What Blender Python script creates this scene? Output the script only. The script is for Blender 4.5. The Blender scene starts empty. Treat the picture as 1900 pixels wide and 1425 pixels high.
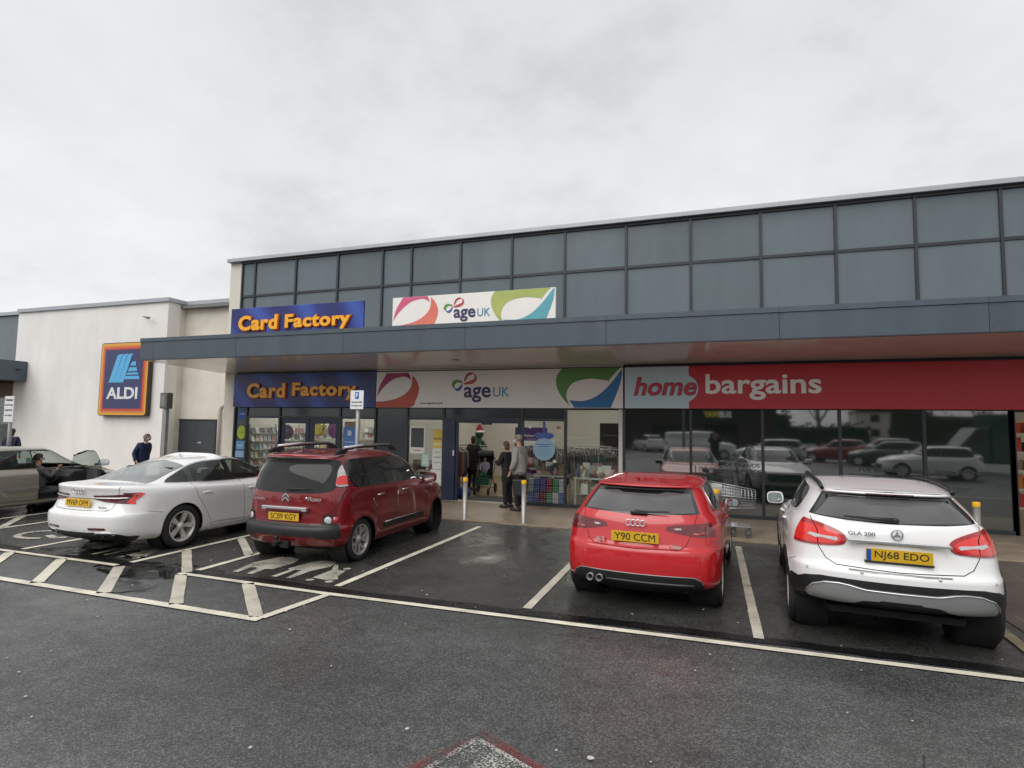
import bpy, bmesh, math, random
import numpy as np
from mathutils import Vector, Matrix
from mathutils.geometry import tessellate_polygon
from mathutils.bvhtree import BVHTree
random.seed(7)
SC = bpy.context.scene
COL = SC.collection
R = math.radians
PI = math.pi

# ------------------------------------------------------------------ helpers
def tag(o, label=None, cat=None, group=None, kind=None):
    if label: o['label'] = label
    if cat: o['category'] = cat
    if group: o['group'] = group
    if kind: o['kind'] = kind
    return o

def thing(name, label, cat, loc=(0, 0, 0), rz=0.0, group=None):
    o = bpy.data.objects.new(name, None)
    COL.objects.link(o)
    o.empty_display_size = .2
    o.location = loc
    o.rotation_euler = (0, 0, rz)
    return tag(o, label, cat, group)

def copy_tree(o, parent=None):
    c = o.copy()
    COL.objects.link(c)
    c.parent = parent
    for ch in list(o.children):
        copy_tree(ch, c)
    return c

class MB:
    """collects shapes in one bmesh, then links them as ONE mesh object"""
    def __init__(self):
        self.bm = bmesh.new()
        self.mi = 0
    def _v(self, pts):
        return [self.bm.verts.new(p) for p in pts]
    def face(self, pts):
        f = self.bm.faces.new(self._v(pts)); f.material_index = self.mi
        return f
    def fill(self, pts):
        v = self._v(pts)
        for t in tessellate_polygon([[Vector(p) for p in pts]]):
            try: self.bm.faces.new([v[i] for i in t])
            except ValueError: pass
        bmesh.ops.recalc_face_normals(self.bm, faces=self.bm.faces[:])
        return self
    def box(self, a, b, bev=0.0, M=None):
        x0, y0, z0 = a; x1, y1, z1 = b
        P = [(x0, y0, z0), (x1, y0, z0), (x1, y1, z0), (x0, y1, z0), (x0, y0, z1), (x1, y0, z1), (x1, y1, z1), (x0, y1, z1)]
        if M is not None: P = [M @ Vector(p) for p in P]
        v = self._v(P)
        fs = [self.bm.faces.new([v[i] for i in q]) for q in ((3, 2, 1, 0), (4, 5, 6, 7), (0, 1, 5, 4), (1, 2, 6, 5), (2, 3, 7, 6), (3, 0, 4, 7))]
        for f in fs: f.material_index = self.mi
        if bev > 0:
            es = list({e for f in fs for e in f.edges})
            r = bmesh.ops.bevel(self.bm, geom=es, offset=bev, segments=2, affect='EDGES', profile=.6)
            for f in r['faces']: f.material_index = self.mi
        return self
    def prism(self, poly, d0, d1, axis='y', bev=0.0, M=None):
        """poly 2D extruded along axis from d0 to d1. axis y: poly=(x,z); x: poly=(y,z); z: poly=(x,y)"""
        def mk(p, d):
            q = {'y': (p[0], d, p[1]), 'x': (d, p[0], p[1]), 'z': (p[0], p[1], d)}[axis]
            return M @ Vector(q) if M is not None else q
        a = self._v([mk(p, d0) for p in poly]); b = self._v([mk(p, d1) for p in poly])
        n = len(poly); fs = []
        fs.append(self.bm.faces.new(a)); fs.append(self.bm.faces.new(list(reversed(b))))
        for i in range(n):
            j = (i + 1) % n
            fs.append(self.bm.faces.new((a[j], a[i], b[i], b[j])))
        for f in fs: f.material_index = self.mi
        if bev > 0:
            es = list(set(fs[0].edges) | set(fs[1].edges))
            r = bmesh.ops.bevel(self.bm, geom=es, offset=bev, segments=2, affect='EDGES', profile=.6)
            for f in r['faces']: f.material_index = self.mi
        return self
    def tube(self, pts, rad, n=8, caps=True, closed=False):
        """round bar along a polyline; rad scalar or list"""
        P = [Vector(p) for p in pts]
        m = len(P)
        rr = [rad] * m if not hasattr(rad, '__len__') else rad
        rings = []
        up = None
        for i in range(m):
            if closed: t = (P[(i + 1) % m] - P[i - 1])
            elif i == 0: t = P[1] - P[0]
            elif i == m - 1: t = P[-1] - P[-2]
            else: t = (P[i + 1] - P[i]).normalized() + (P[i] - P[i - 1]).normalized()
            if t.length < 1e-9: t = Vector((0, 0, 1))
            t.normalize()
            if up is None:
                up = Vector((0, 0, 1)) if abs(t.z) < .9 else Vector((1, 0, 0))
            s = t.cross(up)
            if s.length < 1e-6: s = t.orthogonal()
            s.normalize(); u = s.cross(t).normalized(); up = u
            rings.append(self._v([P[i] + (s * math.cos(2 * PI * k / n) + u * math.sin(2 * PI * k / n)) * rr[i] for k in range(n)]))
        rng = range(m) if closed else range(m - 1)
        for i in rng:
            a, b = rings[i], rings[(i + 1) % m]
            for k in range(n):
                f = self.bm.faces.new((a[k], a[(k + 1) % n], b[(k + 1) % n], b[k])); f.material_index = self.mi; f.smooth = True
        if caps and not closed:
            f = self.bm.faces.new(list(reversed(rings[0]))); f.material_index = self.mi
            f = self.bm.faces.new(rings[-1]); f.material_index = self.mi
        return self
    def lathe(self, prof, n=32, M=None, cap=False):
        """prof list of (r, h) turned about local Z; M places it"""
        M = M or Matrix()
        rings = []
        for r, hh in prof:
            rings.append(self._v([M @ Vector((r * math.cos(2 * PI * k / n), r * math.sin(2 * PI * k / n), hh)) for k in range(n)]))
        for a, b in zip(rings, rings[1:]):
            for k in range(n):
                f = self.bm.faces.new((a[k], a[(k + 1) % n], b[(k + 1) % n], b[k])); f.material_index = self.mi; f.smooth = True
        if cap:
            for rg in (list(reversed(rings[0])), rings[-1]):
                f = self.bm.faces.new(rg); f.material_index = self.mi
        return self
    def ball(self, c, r, u=14, v=9, M=None):
        rx, ry, rz = (r, r, r) if not hasattr(r, '__len__') else r
        c = Vector(c)
        rows = []
        for j in range(v + 1):
            th = PI * j / v
            n = 1 if j in (0, v) else u
            row = []
            for k in range(n):
                p = Vector((rx * math.sin(th) * math.cos(2 * PI * k / u), ry * math.sin(th) * math.sin(2 * PI * k / u), rz * math.cos(th)))
                if M is not None: p = M @ p
                row.append(self.bm.verts.new(c + p))
            rows.append(row)
        for j in range(v):
            a, b = rows[j], rows[j + 1]
            for k in range(u):
                k2 = (k + 1) % u
                if j == 0: f = self.bm.faces.new((a[0], b[k], b[k2]))
                elif j == v - 1: f = self.bm.faces.new((a[k], b[0], a[k2]))
                else: f = self.bm.faces.new((a[k], b[k], b[k2], a[k2]))
                f.smooth = True; f.material_index = self.mi
        return self
    def torus(self, c, R0, r0, axis='y', n=24, m=8):
        pts = []
        for k in range(n):
            a = 2 * PI * k / n
            q = {'y': (c[0] + R0 * math.cos(a), c[1], c[2] + R0 * math.sin(a)), 'z': (c[0] + R0 * math.cos(a), c[1] + R0 * math.sin(a), c[2]), 'x': (c[0], c[1] + R0 * math.cos(a), c[2] + R0 * math.sin(a))}[axis]
            pts.append(q)
        return self.tube(pts, r0, m, closed=True)
    def build(self, name, mats, parent=None, smooth=None, loc=None, fixn=True):
        me = bpy.data.meshes.new(name)
        if fixn: bmesh.ops.recalc_face_normals(self.bm, faces=self.bm.faces[:])
        if smooth is not None:
            for f in self.bm.faces: f.smooth = smooth
        self.bm.to_mesh(me); self.bm.free()
        for m in (mats if isinstance(mats, (list, tuple)) else [mats]):
            me.materials.append(m)
        o = bpy.data.objects.new(name, me)
        COL.objects.link(o)
        if parent: o.parent = parent
        if loc is not None: o.location = loc
        return o

def text_obj(name, s, size, mat, parent=None, M=None, depth=.004, bold=0.0, shear=0.0, align='CENTER', spacing=1.0, width=None, height=None, edge=None):
    """lettering as a mesh, standing in XZ plane, facing -Y. width scales to a target width."""
    cu = bpy.data.curves.new(name, 'FONT')
    cu.body = s; cu.size = size; cu.extrude = depth; cu.offset = bold; cu.shear = shear
    cu.align_x = align; cu.align_y = 'CENTER'; cu.space_character = spacing; cu.resolution_u = 4
    t = bpy.data.objects.new(name, cu); COL.objects.link(t)
    dg = bpy.context.evaluated_depsgraph_get()
    me = bpy.data.meshes.new_from_object(t.evaluated_get(dg))
    bpy.data.objects.remove(t); bpy.data.curves.remove(cu)
    xs = [v.co.x for v in me.vertices]; ys = [v.co.y for v in me.vertices]
    if xs:
        w = max(xs) - min(xs); hh = max(ys) - min(ys)
        sx = width / w if width else 1; sy = height / hh if height else (sx if width else 1)
        cx = (max(xs) + min(xs)) / 2 if align == 'CENTER' else min(xs); cy = (max(ys) + min(ys)) / 2
        for v in me.vertices:
            x, y, z = (v.co.x - cx) * sx, (v.co.y - cy) * sy, v.co.z
            v.co = Vector((x, -z, y))
    if M is not None: me.transform(M)
    me.materials.clear()
    me.materials.append(mat)
    o = bpy.data.objects.new(name, me); COL.objects.link(o)
    if parent: o.parent = parent
    return o

def spline(pts, n=6, closed=False):
    """Catmull-Rom through 2D/3D points"""
    P = [Vector(p) for p in pts]; m = len(P); out = []
    rng = range(m) if closed else range(m - 1)
    for i in rng:
        p1, p2 = P[i], P[(i + 1) % m]
        p0 = P[i - 1] if (closed or i > 0) else p1 * 2 - p2
        p3 = P[(i + 2) % m] if (closed or i + 2 < m) else p2 * 2 - p1
        for k in range(n):
            t = k / n
            out.append(.5 * ((2 * p1) + (p2 - p0) * t + (2 * p0 - 5 * p1 + 4 * p2 - p3) * t * t + (3 * p1 - p0 - 3 * p2 + p3) * t ** 3))
    if not closed: out.append(P[-1])
    return [tuple(p) for p in out]

def rrect(x0, z0, x1, z1, r, n=4):
    out = []
    for cx, cz, a0 in ((x1 - r, z0 + r, -90), (x1 - r, z1 - r, 0), (x0 + r, z1 - r, 90), (x0 + r, z0 + r, 180)):
        for k in range(n + 1):
            a = R(a0 + 90 * k / n); out.append((cx + r * math.cos(a), cz + r * math.sin(a)))
    return out

# ------------------------------------------------------------------ materials
def mat(name, col, rough=.5, metal=0.0, coat=0.0, spec=.5, emit=0.0, var=0.0, scale=8.0, bump=0.0, bscale=60.0, rvar=0.0, coords='Object', ior=None, coat_rough=.04, stretch=1.0, orand=0.0):
    m = bpy.data.materials.new(name); m.use_nodes = True
    nt = m.node_tree; b = nt.nodes['Principled BSDF']; L = nt.links
    c = (*col, 1)
    b.inputs['Base Color'].default_value = c
    b.inputs['Roughness'].default_value = rough
    b.inputs['Metallic'].default_value = metal
    b.inputs['Coat Weight'].default_value = coat
    b.inputs['Coat Roughness'].default_value = coat_rough
    b.inputs['Specular IOR Level'].default_value = spec
    if ior: b.inputs['IOR'].default_value = ior
    if emit:
        b.inputs['Emission Color'].default_value = c; b.inputs['Emission Strength'].default_value = emit
    if var or bump or rvar:
        tc = nt.nodes.new('ShaderNodeTexCoord')
    if var or rvar:
        n = nt.nodes.new('ShaderNodeTexNoise'); n.inputs['Scale'].default_value = scale; n.inputs['Detail'].default_value = 6; n.inputs['Roughness'].default_value = .62
        mp = nt.nodes.new('ShaderNodeMapping'); mp.inputs['Scale'].default_value = (1, 1, stretch)
        L.new(tc.outputs[coords], mp.inputs[0]); L.new(mp.outputs[0], n.inputs['Vector'])
    if var:
        r = nt.nodes.new('ShaderNodeValToRGB')
        r.color_ramp.elements[0].position = .3; r.color_ramp.elements[1].position = .7
        r.color_ramp.elements[0].color = (*[x * (1 - var) for x in col], 1); r.color_ramp.elements[1].color = (*[min(1, x * (1 + var)) for x in col], 1)
        L.new(n.outputs['Fac'], r.inputs['Fac']); L.new(r.outputs['Color'], b.inputs['Base Color'])
    if orand:
        oi = nt.nodes.new('ShaderNodeObjectInfo'); m3 = nt.nodes.new('ShaderNodeMapRange'); m3.inputs[3].default_value = 1 - orand; m3.inputs[4].default_value = 1 + orand
        L.new(oi.outputs['Random'], m3.inputs[0]); vs = nt.nodes.new('ShaderNodeVectorMath'); vs.operation = 'SCALE'
        if var: L.new(r.outputs['Color'], vs.inputs[0])
        else: vs.inputs[0].default_value = col
        L.new(m3.outputs[0], vs.inputs['Scale']); L.new(vs.outputs[0], b.inputs['Base Color'])
    if rvar:
        mr = nt.nodes.new('ShaderNodeMapRange'); mr.inputs[1].default_value = .3; mr.inputs[2].default_value = .7
        mr.inputs[3].default_value = max(.0, rough - rvar); mr.inputs[4].default_value = rough + rvar
        L.new(n.outputs['Fac'], mr.inputs[0]); L.new(mr.outputs[0], b.inputs['Roughness'])
    if bump:
        n2 = nt.nodes.new('ShaderNodeTexNoise'); n2.inputs['Scale'].default_value = bscale; n2.inputs['Detail'].default_value = 4
        L.new(tc.outputs[coords], n2.inputs['Vector'])
        bp = nt.nodes.new('ShaderNodeBump'); bp.inputs['Strength'].default_value = bump; bp.inputs['Distance'].default_value = .01
        L.new(n2.outputs['Fac'], bp.inputs['Height']); L.new(bp.outputs['Normal'], b.inputs['Normal'])
    return m

def glass(name, tint, ior=1.5, dust_sheen=0.0, dust_sheen_col=(.25, .25, .25), rough=0.0):
    """thin pane: tinted see-through + mirror reflection by Fresnel + a dusty veil that also paints in sky reflection"""
    m = bpy.data.materials.new(name); m.use_nodes = True
    nt = m.node_tree; nt.nodes.clear(); N = nt.nodes.new; L = nt.links
    out = N('ShaderNodeOutputMaterial'); tr = N('ShaderNodeBsdfTransparent'); gl = N('ShaderNodeBsdfGlossy')
    tr.inputs[0].default_value = (*tint, 1); gl.inputs['Roughness'].default_value = rough
    gl.inputs['Color'].default_value = (.95, .97, .97, 1)
    fr = N('ShaderNodeFresnel'); fr.inputs[0].default_value = ior
    # same Fresnel from both sides of the thin sheet
    geo = N('ShaderNodeNewGeometry'); mv = N('ShaderNodeMath'); mv.operation = 'MULTIPLY_ADD'
    inv = 1 / ior - ior
    L.new(geo.outputs['Backfacing'], mv.inputs[0]); mv.inputs[1].default_value = inv; mv.inputs[2].default_value = ior
    L.new(mv.outputs[0], fr.inputs[0])
    mx = N('ShaderNodeMixShader'); L.new(fr.outputs[0], mx.inputs[0]); L.new(tr.outputs[0], mx.inputs[1]); L.new(gl.outputs[0], mx.inputs[2])
    last = mx
    if dust_sheen:
        df = N('ShaderNodeBsdfDiffuse'); df.inputs[0].default_value = (*dust_sheen_col, 1)
        tc = N('ShaderNodeTexCoord'); n = N('ShaderNodeTexNoise'); n.inputs['Scale'].default_value = 3.5; n.inputs['Detail'].default_value = 7
        L.new(tc.outputs['Object'], n.inputs['Vector'])
        mr = N('ShaderNodeMapRange'); mr.inputs[1].default_value = .3; mr.inputs[2].default_value = .75; mr.inputs[3].default_value = dust_sheen * .8; mr.inputs[4].default_value = dust_sheen * 1.2
        L.new(n.outputs['Fac'], mr.inputs[0])
        m2 = N('ShaderNodeMixShader'); L.new(mr.outputs[0], m2.inputs[0]); L.new(mx.outputs[0], m2.inputs[1]); L.new(df.outputs[0], m2.inputs[2]); last = m2
    L.new(last.outputs[0], out.inputs[0])
    return m

M_ = {}
def MM(k, *a, **kw):
    if k not in M_: M_[k] = mat(k, *a, **kw)
    return M_[k]
BLACKP = mat('black_plastic', (.012, .012, .013), .45, var=.3, scale=20)
RUBBER = mat('tyre_rubber', (.016, .016, .017), .75, bump=.3, bscale=90)
CHROME = mat('chrome', (.75, .76, .78), .12, 1.0)
ALLOY = mat('alloy_silver', (.72, .70, .66), .28, .35, var=.12, scale=14)
ALLOYD = mat('alloy_grey', (.42, .41, .40), .3, .4, var=.15, scale=14)
DARK = mat('dark_void', (.006, .006, .006), .8)
GAP = mat('shut_line', (.01, .01, .011), .9)
CABIN = mat('cabin_trim', (.05, .05, .052), .75, var=.3, scale=9)
SEATM = mat('seat_cloth', (.05, .05, .054), .85, var=.25, scale=15)
YPLATE = mat('plate_yellow', (.72, .44, .02), .38, coat=.3, var=.06, scale=14)
PLETTER = mat('plate_black', (.012, .012, .012), .5)
REDLENS = mat('red_lens', (.36, .008, .012), .12, coat=1.0, var=.3, scale=30)
DARKRED = mat('dark_red_lens', (.09, .008, .012), .12, coat=1.0, var=.3, scale=30)
CLEARL = mat('clear_lens', (.55, .55, .55), .12, coat=1.0, var=.2, scale=40)
MIRRORM = mat('mirror_glass', (.6, .65, .67), .03, 1.0)
GL_TINT = glass('car_glass_privacy', (.045, .05, .052), 1.40, .09, (.3, .3, .31))
GL_REAR = glass('car_glass_tinted', (.16, .17, .17), 1.7, .22, (.42, .41, .42))  # diffuse layer covers fogging and a painted-in sky reflection
GL_SIDE = glass('car_glass_clear', (.55, .62, .59), 1.55, .04)
# ------------------------------------------------------------------ camera
cam_d = bpy.data.cameras.new('camera'); cam = bpy.data.objects.new('camera', cam_d); COL.objects.link(cam)
f_px, pitch, roll, yaw = 1065.0, .0740612823, .0149141969, .335239555
cam_d.sensor_fit = 'HORIZONTAL'; cam_d.sensor_width = 36.0; cam_d.lens = 36.0 * f_px / 1900.0
cam_d.clip_start = .05; cam_d.clip_end = 2000
fwd = Vector((-math.sin(yaw) * math.cos(pitch), math.cos(yaw) * math.cos(pitch), math.sin(pitch)))
rt = Vector((math.cos(yaw), math.sin(yaw), 0)); up = rt.cross(fwd)
r2 = rt * math.cos(roll) + up * math.sin(roll); u2 = -rt * math.sin(roll) + up * math.cos(roll)
CAMZ = 2.02
cam.matrix_world = Matrix(((r2.x, u2.x, -fwd.x, 0), (r2.y, u2.y, -fwd.y, 0), (r2.z, u2.z, -fwd.z, CAMZ), (0, 0, 0, 1)))
SC.camera = cam

# ------------------------------------------------------------------ sky and light
SUN_EL, SUN_AZ = R(50), R(198)      # behind the camera, to the left
w = bpy.data.worlds.new('World'); SC.world = w; w.use_nodes = True
nt = w.node_tree; nt.nodes.clear(); N = nt.nodes.new; L = nt.links
out = N('ShaderNodeOutputWorld'); bg = N('ShaderNodeBackground'); bg.inputs['Strength'].default_value = .1
sky = N('ShaderNodeTexSky'); sky.sky_type = 'NISHITA'; sky.sun_disc = False; sky.sun_elevation = SUN_EL; sky.sun_rotation = SUN_AZ
sky.air_density = 1.0; sky.dust_density = 3.0
tc = N('ShaderNodeTexCoord')
# flatten the direction so that cloud forms stretch towards the horizon
sx = N('ShaderNodeSeparateXYZ'); L.new(tc.outputs['Generated'], sx.inputs[0])
ad = N('ShaderNodeMath'); ad.operation = 'ADD'; ad.inputs[1].default_value = .28; L.new(sx.outputs['Z'], ad.inputs[0])
mxm = N('ShaderNodeMath'); mxm.operation = 'MAXIMUM'; mxm.inputs[1].default_value = .06; L.new(ad.outputs[0], mxm.inputs[0])
dx = N('ShaderNodeMath'); dx.operation = 'DIVIDE'; L.new(sx.outputs['X'], dx.inputs[0]); L.new(mxm.outputs[0], dx.inputs[1])
dy = N('ShaderNodeMath'); dy.operation = 'DIVIDE'; L.new(sx.outputs['Y'], dy.inputs[0]); L.new(mxm.outputs[0], dy.inputs[1])
cb = N('ShaderNodeCombineXYZ'); L.new(dx.outputs[0], cb.inputs[0]); L.new(dy.outputs[0], cb.inputs[1])
n1 = N('ShaderNodeTexNoise'); n1.inputs['Scale'].default_value = 1.0; n1.inputs['Detail'].default_value = 9; n1.inputs['Roughness'].default_value = .52; n1.inputs['Distortion'].default_value = .35
L.new(cb.outputs[0], n1.inputs['Vector'])
n3 = N('ShaderNodeTexNoise'); n3.inputs['Scale'].default_value = 3.1; n3.inputs['Detail'].default_value = 8; n3.inputs['Roughness'].default_value = .6
L.new(cb.outputs[0], n3.inputs['Vector'])
mixn = N('ShaderNodeMath'); mixn.operation = 'MULTIPLY_ADD'; mixn.inputs[1].default_value = .35; L.new(n3.outputs['Fac'], mixn.inputs[0]); 
sc1 = N('ShaderNodeMath'); sc1.operation = 'MULTIPLY'; sc1.inputs[1].default_value = .65; L.new(n1.outputs['Fac'], sc1.inputs[0]); L.new(sc1.outputs[0], mixn.inputs[2])
rp = N('ShaderNodeValToRGB'); e = rp.color_ramp.elements
SKYK = 6.6
def skyc(v, t=(0.99, 1.0, 1.005)): return (v * SKYK * t[0], v * SKYK * t[1], v * SKYK * t[2], 1)
e[0].position = .30; e[0].color = skyc(.66); e[1].position = .66; e[1].color = skyc(1.04)
k = e.new(.40); k.color = skyc(.76)
k = e.new(.50); k.color = skyc(.93)
L.new(mixn.outputs[0], rp.inputs['Fac'])
# brighter band of thin cloud low down
lo = N('ShaderNodeMapRange'); lo.inputs[1].default_value = .0; lo.inputs[2].default_value = .55; lo.inputs[3].default_value = 1.08; lo.inputs[4].default_value = .90
L.new(sx.outputs['Z'], lo.inputs[0])
mc = N('ShaderNodeVectorMath'); mc.operation = 'SCALE'; L.new(rp.outputs['Color'], mc.inputs[0]); L.new(lo.outputs[0], mc.inputs['Scale'])
mx = N('ShaderNodeMix'); mx.data_type = 'RGBA'; mx.inputs['Factor'].default_value = .94
L.new(sky.outputs[0], mx.inputs['A']); L.new(mc.outputs[0], mx.inputs['B'])
L.new(mx.outputs['Result'], bg.inputs['Color']); L.new(bg.outputs[0], out.inputs[0])

sd = bpy.data.lights.new('sun', 'SUN'); so = bpy.data.objects.new('sun', sd); COL.objects.link(so)
sd.energy = 1.5; sd.angle = R(60); sd.color = (1, .97, .93)
dirv = Vector((math.sin(SUN_AZ) * math.cos(SUN_EL), math.cos(SUN_AZ) * math.cos(SUN_EL), math.sin(SUN_EL)))
so.rotation_euler = dirv.to_track_quat('Z', 'Y').to_euler()
SC.view_settings.view_transform = 'Standard'; SC.view_settings.look = 'None'; SC.view_settings.exposure = .52; SC.view_settings.gamma = 1
SC.cycles.use_denoising = True
SC.cycles.max_bounces = 8; SC.cycles.transparent_max_bounces = 16; SC.cycles.glossy_bounces = 4; SC.cycles.transmission_bounces = 4
SC.cycles.caustics_reflective = False; SC.cycles.caustics_refractive = False
# ------------------------------------------------------------------ cars: body = control rows wrapped round the car, then outlines are cut into the skin
def crv(P, n, crease=(), sym0=None, sym1=None):
    """centripetal Catmull-Rom through rows of P (K,3); n[k] samples per interval; returns list of points"""
    K = len(P); out = []
    for k in range(K - 1):
        p1, p2 = P[k], P[k + 1]
        p0 = (sym0 if sym0 is not None else 2 * p1 - p2) if k == 0 else (2 * p1 - p2 if k in crease else P[k - 1])
        p3 = (sym1 if sym1 is not None else 2 * p2 - p1) if k == K - 2 else (2 * p2 - p1 if (k + 1) in crease else P[k + 2])
        d = lambda a, b: max(np.linalg.norm(b - a), 1e-5) ** .5
        t0 = 0; t1 = d(p0, p1); t2 = t1 + d(p1, p2); t3 = t2 + d(p2, p3)
        for i in range(n[k]):
            t = t1 + (t2 - t1) * i / n[k]
            a1 = p0 * ((t1 - t) / (t1 - t0)) + p1 * ((t - t0) / (t1 - t0))
            a2 = p1 * ((t2 - t) / (t2 - t1)) + p2 * ((t - t1) / (t2 - t1))
            a3 = p2 * ((t3 - t) / (t3 - t2)) + p3 * ((t - t2) / (t3 - t2))
            b1 = a1 * ((t2 - t) / (t2 - t0)) + a2 * ((t - t0) / (t2 - t0))
            b2 = a2 * ((t3 - t) / (t3 - t1)) + a3 * ((t - t1) / (t3 - t1))
            out.append(b1 * ((t2 - t) / (t2 - t1)) + b2 * ((t - t1) / (t2 - t1)))
    out.append(P[-1])
    return out

def body_mesh(rows, wheels, flare=.0, NU=7, NV=None):
    """rows: dicts z=(rear,axle,mid,axle,front) w=(..5..) yr yf rc fc [c=crease]. Returns bmesh, closed round, open below"""
    grid = []
    for r in rows:
        z = r['z']; z = (z,) * 5 if not hasattr(z, '__len__') else z
        w = r['w']; w = (w,) * 5 if not hasattr(w, '__len__') else w
        yr, yf, rc, fc = r['yr'], r['yf'], r['rc'], r['fc']
        y3 = yr + .95 * rc; y7 = yf - .95 * fc
        yy = [yr, yr + .10 * rc, yr + .38 * rc, y3] + [y3 + (y7 - y3) * q for q in r.get('q', (.2, .5, .8))] + [y7, yf - .38 * fc, yf - .10 * fc, yf]
        ww = [0, .45 * w[0], .82 * w[0], .965 * w[0] * .6 + w[1] * .965 * .4, w[1], w[2], w[3], .965 * (w[4] * .6 + w[3] * .4), .82 * w[4], .45 * w[4], 0]
        dz = r.get('dz', 0)      # rear corner lift
        zz = [z[0], z[0] + dz * .2, z[0] + dz * .75, z[0] * .6 + z[1] * .4 + dz, z[1], z[2], z[3], z[4] * .6 + z[3] * .4, z[4], z[4], z[4]]
        grid.append([np.array((a, b, c), float) for a, b, c in zip(ww, yy, zz)])
    ncol = len(grid[0]); K = len(rows)
    nu = [NU] * (ncol - 1); nu[2] = nu[7] = NU + 2; nu[4] = nu[5] = NU + 4
    fine = []
    for g in grid:
        m0 = g[1] * np.array((-1, 1, 1)); m1 = g[-2] * np.array((-1, 1, 1))
        fine.append(crv(g, nu, (), m0, m1))
    creases = [k for k, r in enumerate(rows) if r.get('c')]
    nv = NV or [r.get('n', 4) for r in rows[:-1]]
    U = len(fine[0]); colpts = []
    for u in range(U):
        P = [fine[k][u] for k in range(K)]
        colpts.append(crv(P, nv, creases, None, P[-2] * np.array((-1, 1, 1))))
    V = len(colpts[0])
    for cp in colpts:
        for p in cp:
            for (wy, wz, wr) in wheels:
                if p[0] > .5:
                    d = math.hypot(p[1] - wy, p[2] - wz)
                    p[0] += flare * math.exp(-((d - wr - .03) / .075) ** 2) * min(1, max(0, (1.15 - p[2]) / .2))
    bm = bmesh.new()
    gv = {}
    for s in (1, -1):
        for u in range(U):
            for v in range(V):
                p = colpts[u][v]
                centre = u in (0, U - 1) or v == V - 1
                if s == -1 and centre: gv[s, u, v] = gv[1, u, v]; continue
                gv[s, u, v] = bm.verts.new((0 if centre else s * p[0], p[1], p[2]))
        for u in range(U - 1):
            for v in range(V - 1):
                q = [gv[s, u, v], gv[s, u + 1, v], gv[s, u + 1, v + 1], gv[s, u, v + 1]]
                if s == -1: q.reverse()
                try: bm.faces.new(q)
                except ValueError: pass
    bmesh.ops.remove_doubles(bm, verts=bm.verts[:], dist=1e-5)
    for f in bm.faces: f.smooth = True
    bm.normal_update()
    return bm

PROJ = {'rear': (lambda c: (c.x, c.z), lambda n: n.y < -.05, lambda dx, dz: Vector((dz, 0, -dx))),
        'front': (lambda c: (c.x, c.z), lambda n: n.y > .05, lambda dx, dz: Vector((dz, 0, -dx))),
        'side': (lambda c: (c.y, c.z), lambda n: abs(n.x) > .12, lambda dx, dz: Vector((0, dz, -dx))),
        'top': (lambda c: (c.x, c.y), lambda n: n.z > .25, lambda dx, dz: Vector((dz, -dx, 0)))}

def inpoly(p, poly):
    x, y = p; c = False; n = len(poly); j = n - 1
    for i in range(n):
        xi, yi = poly[i]; xj, yj = poly[j]
        if (yi > y) != (yj > y) and x < (xj - xi) * (y - yi) / (yj - yi) + xi: c = not c
        j = i
    return c

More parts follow.
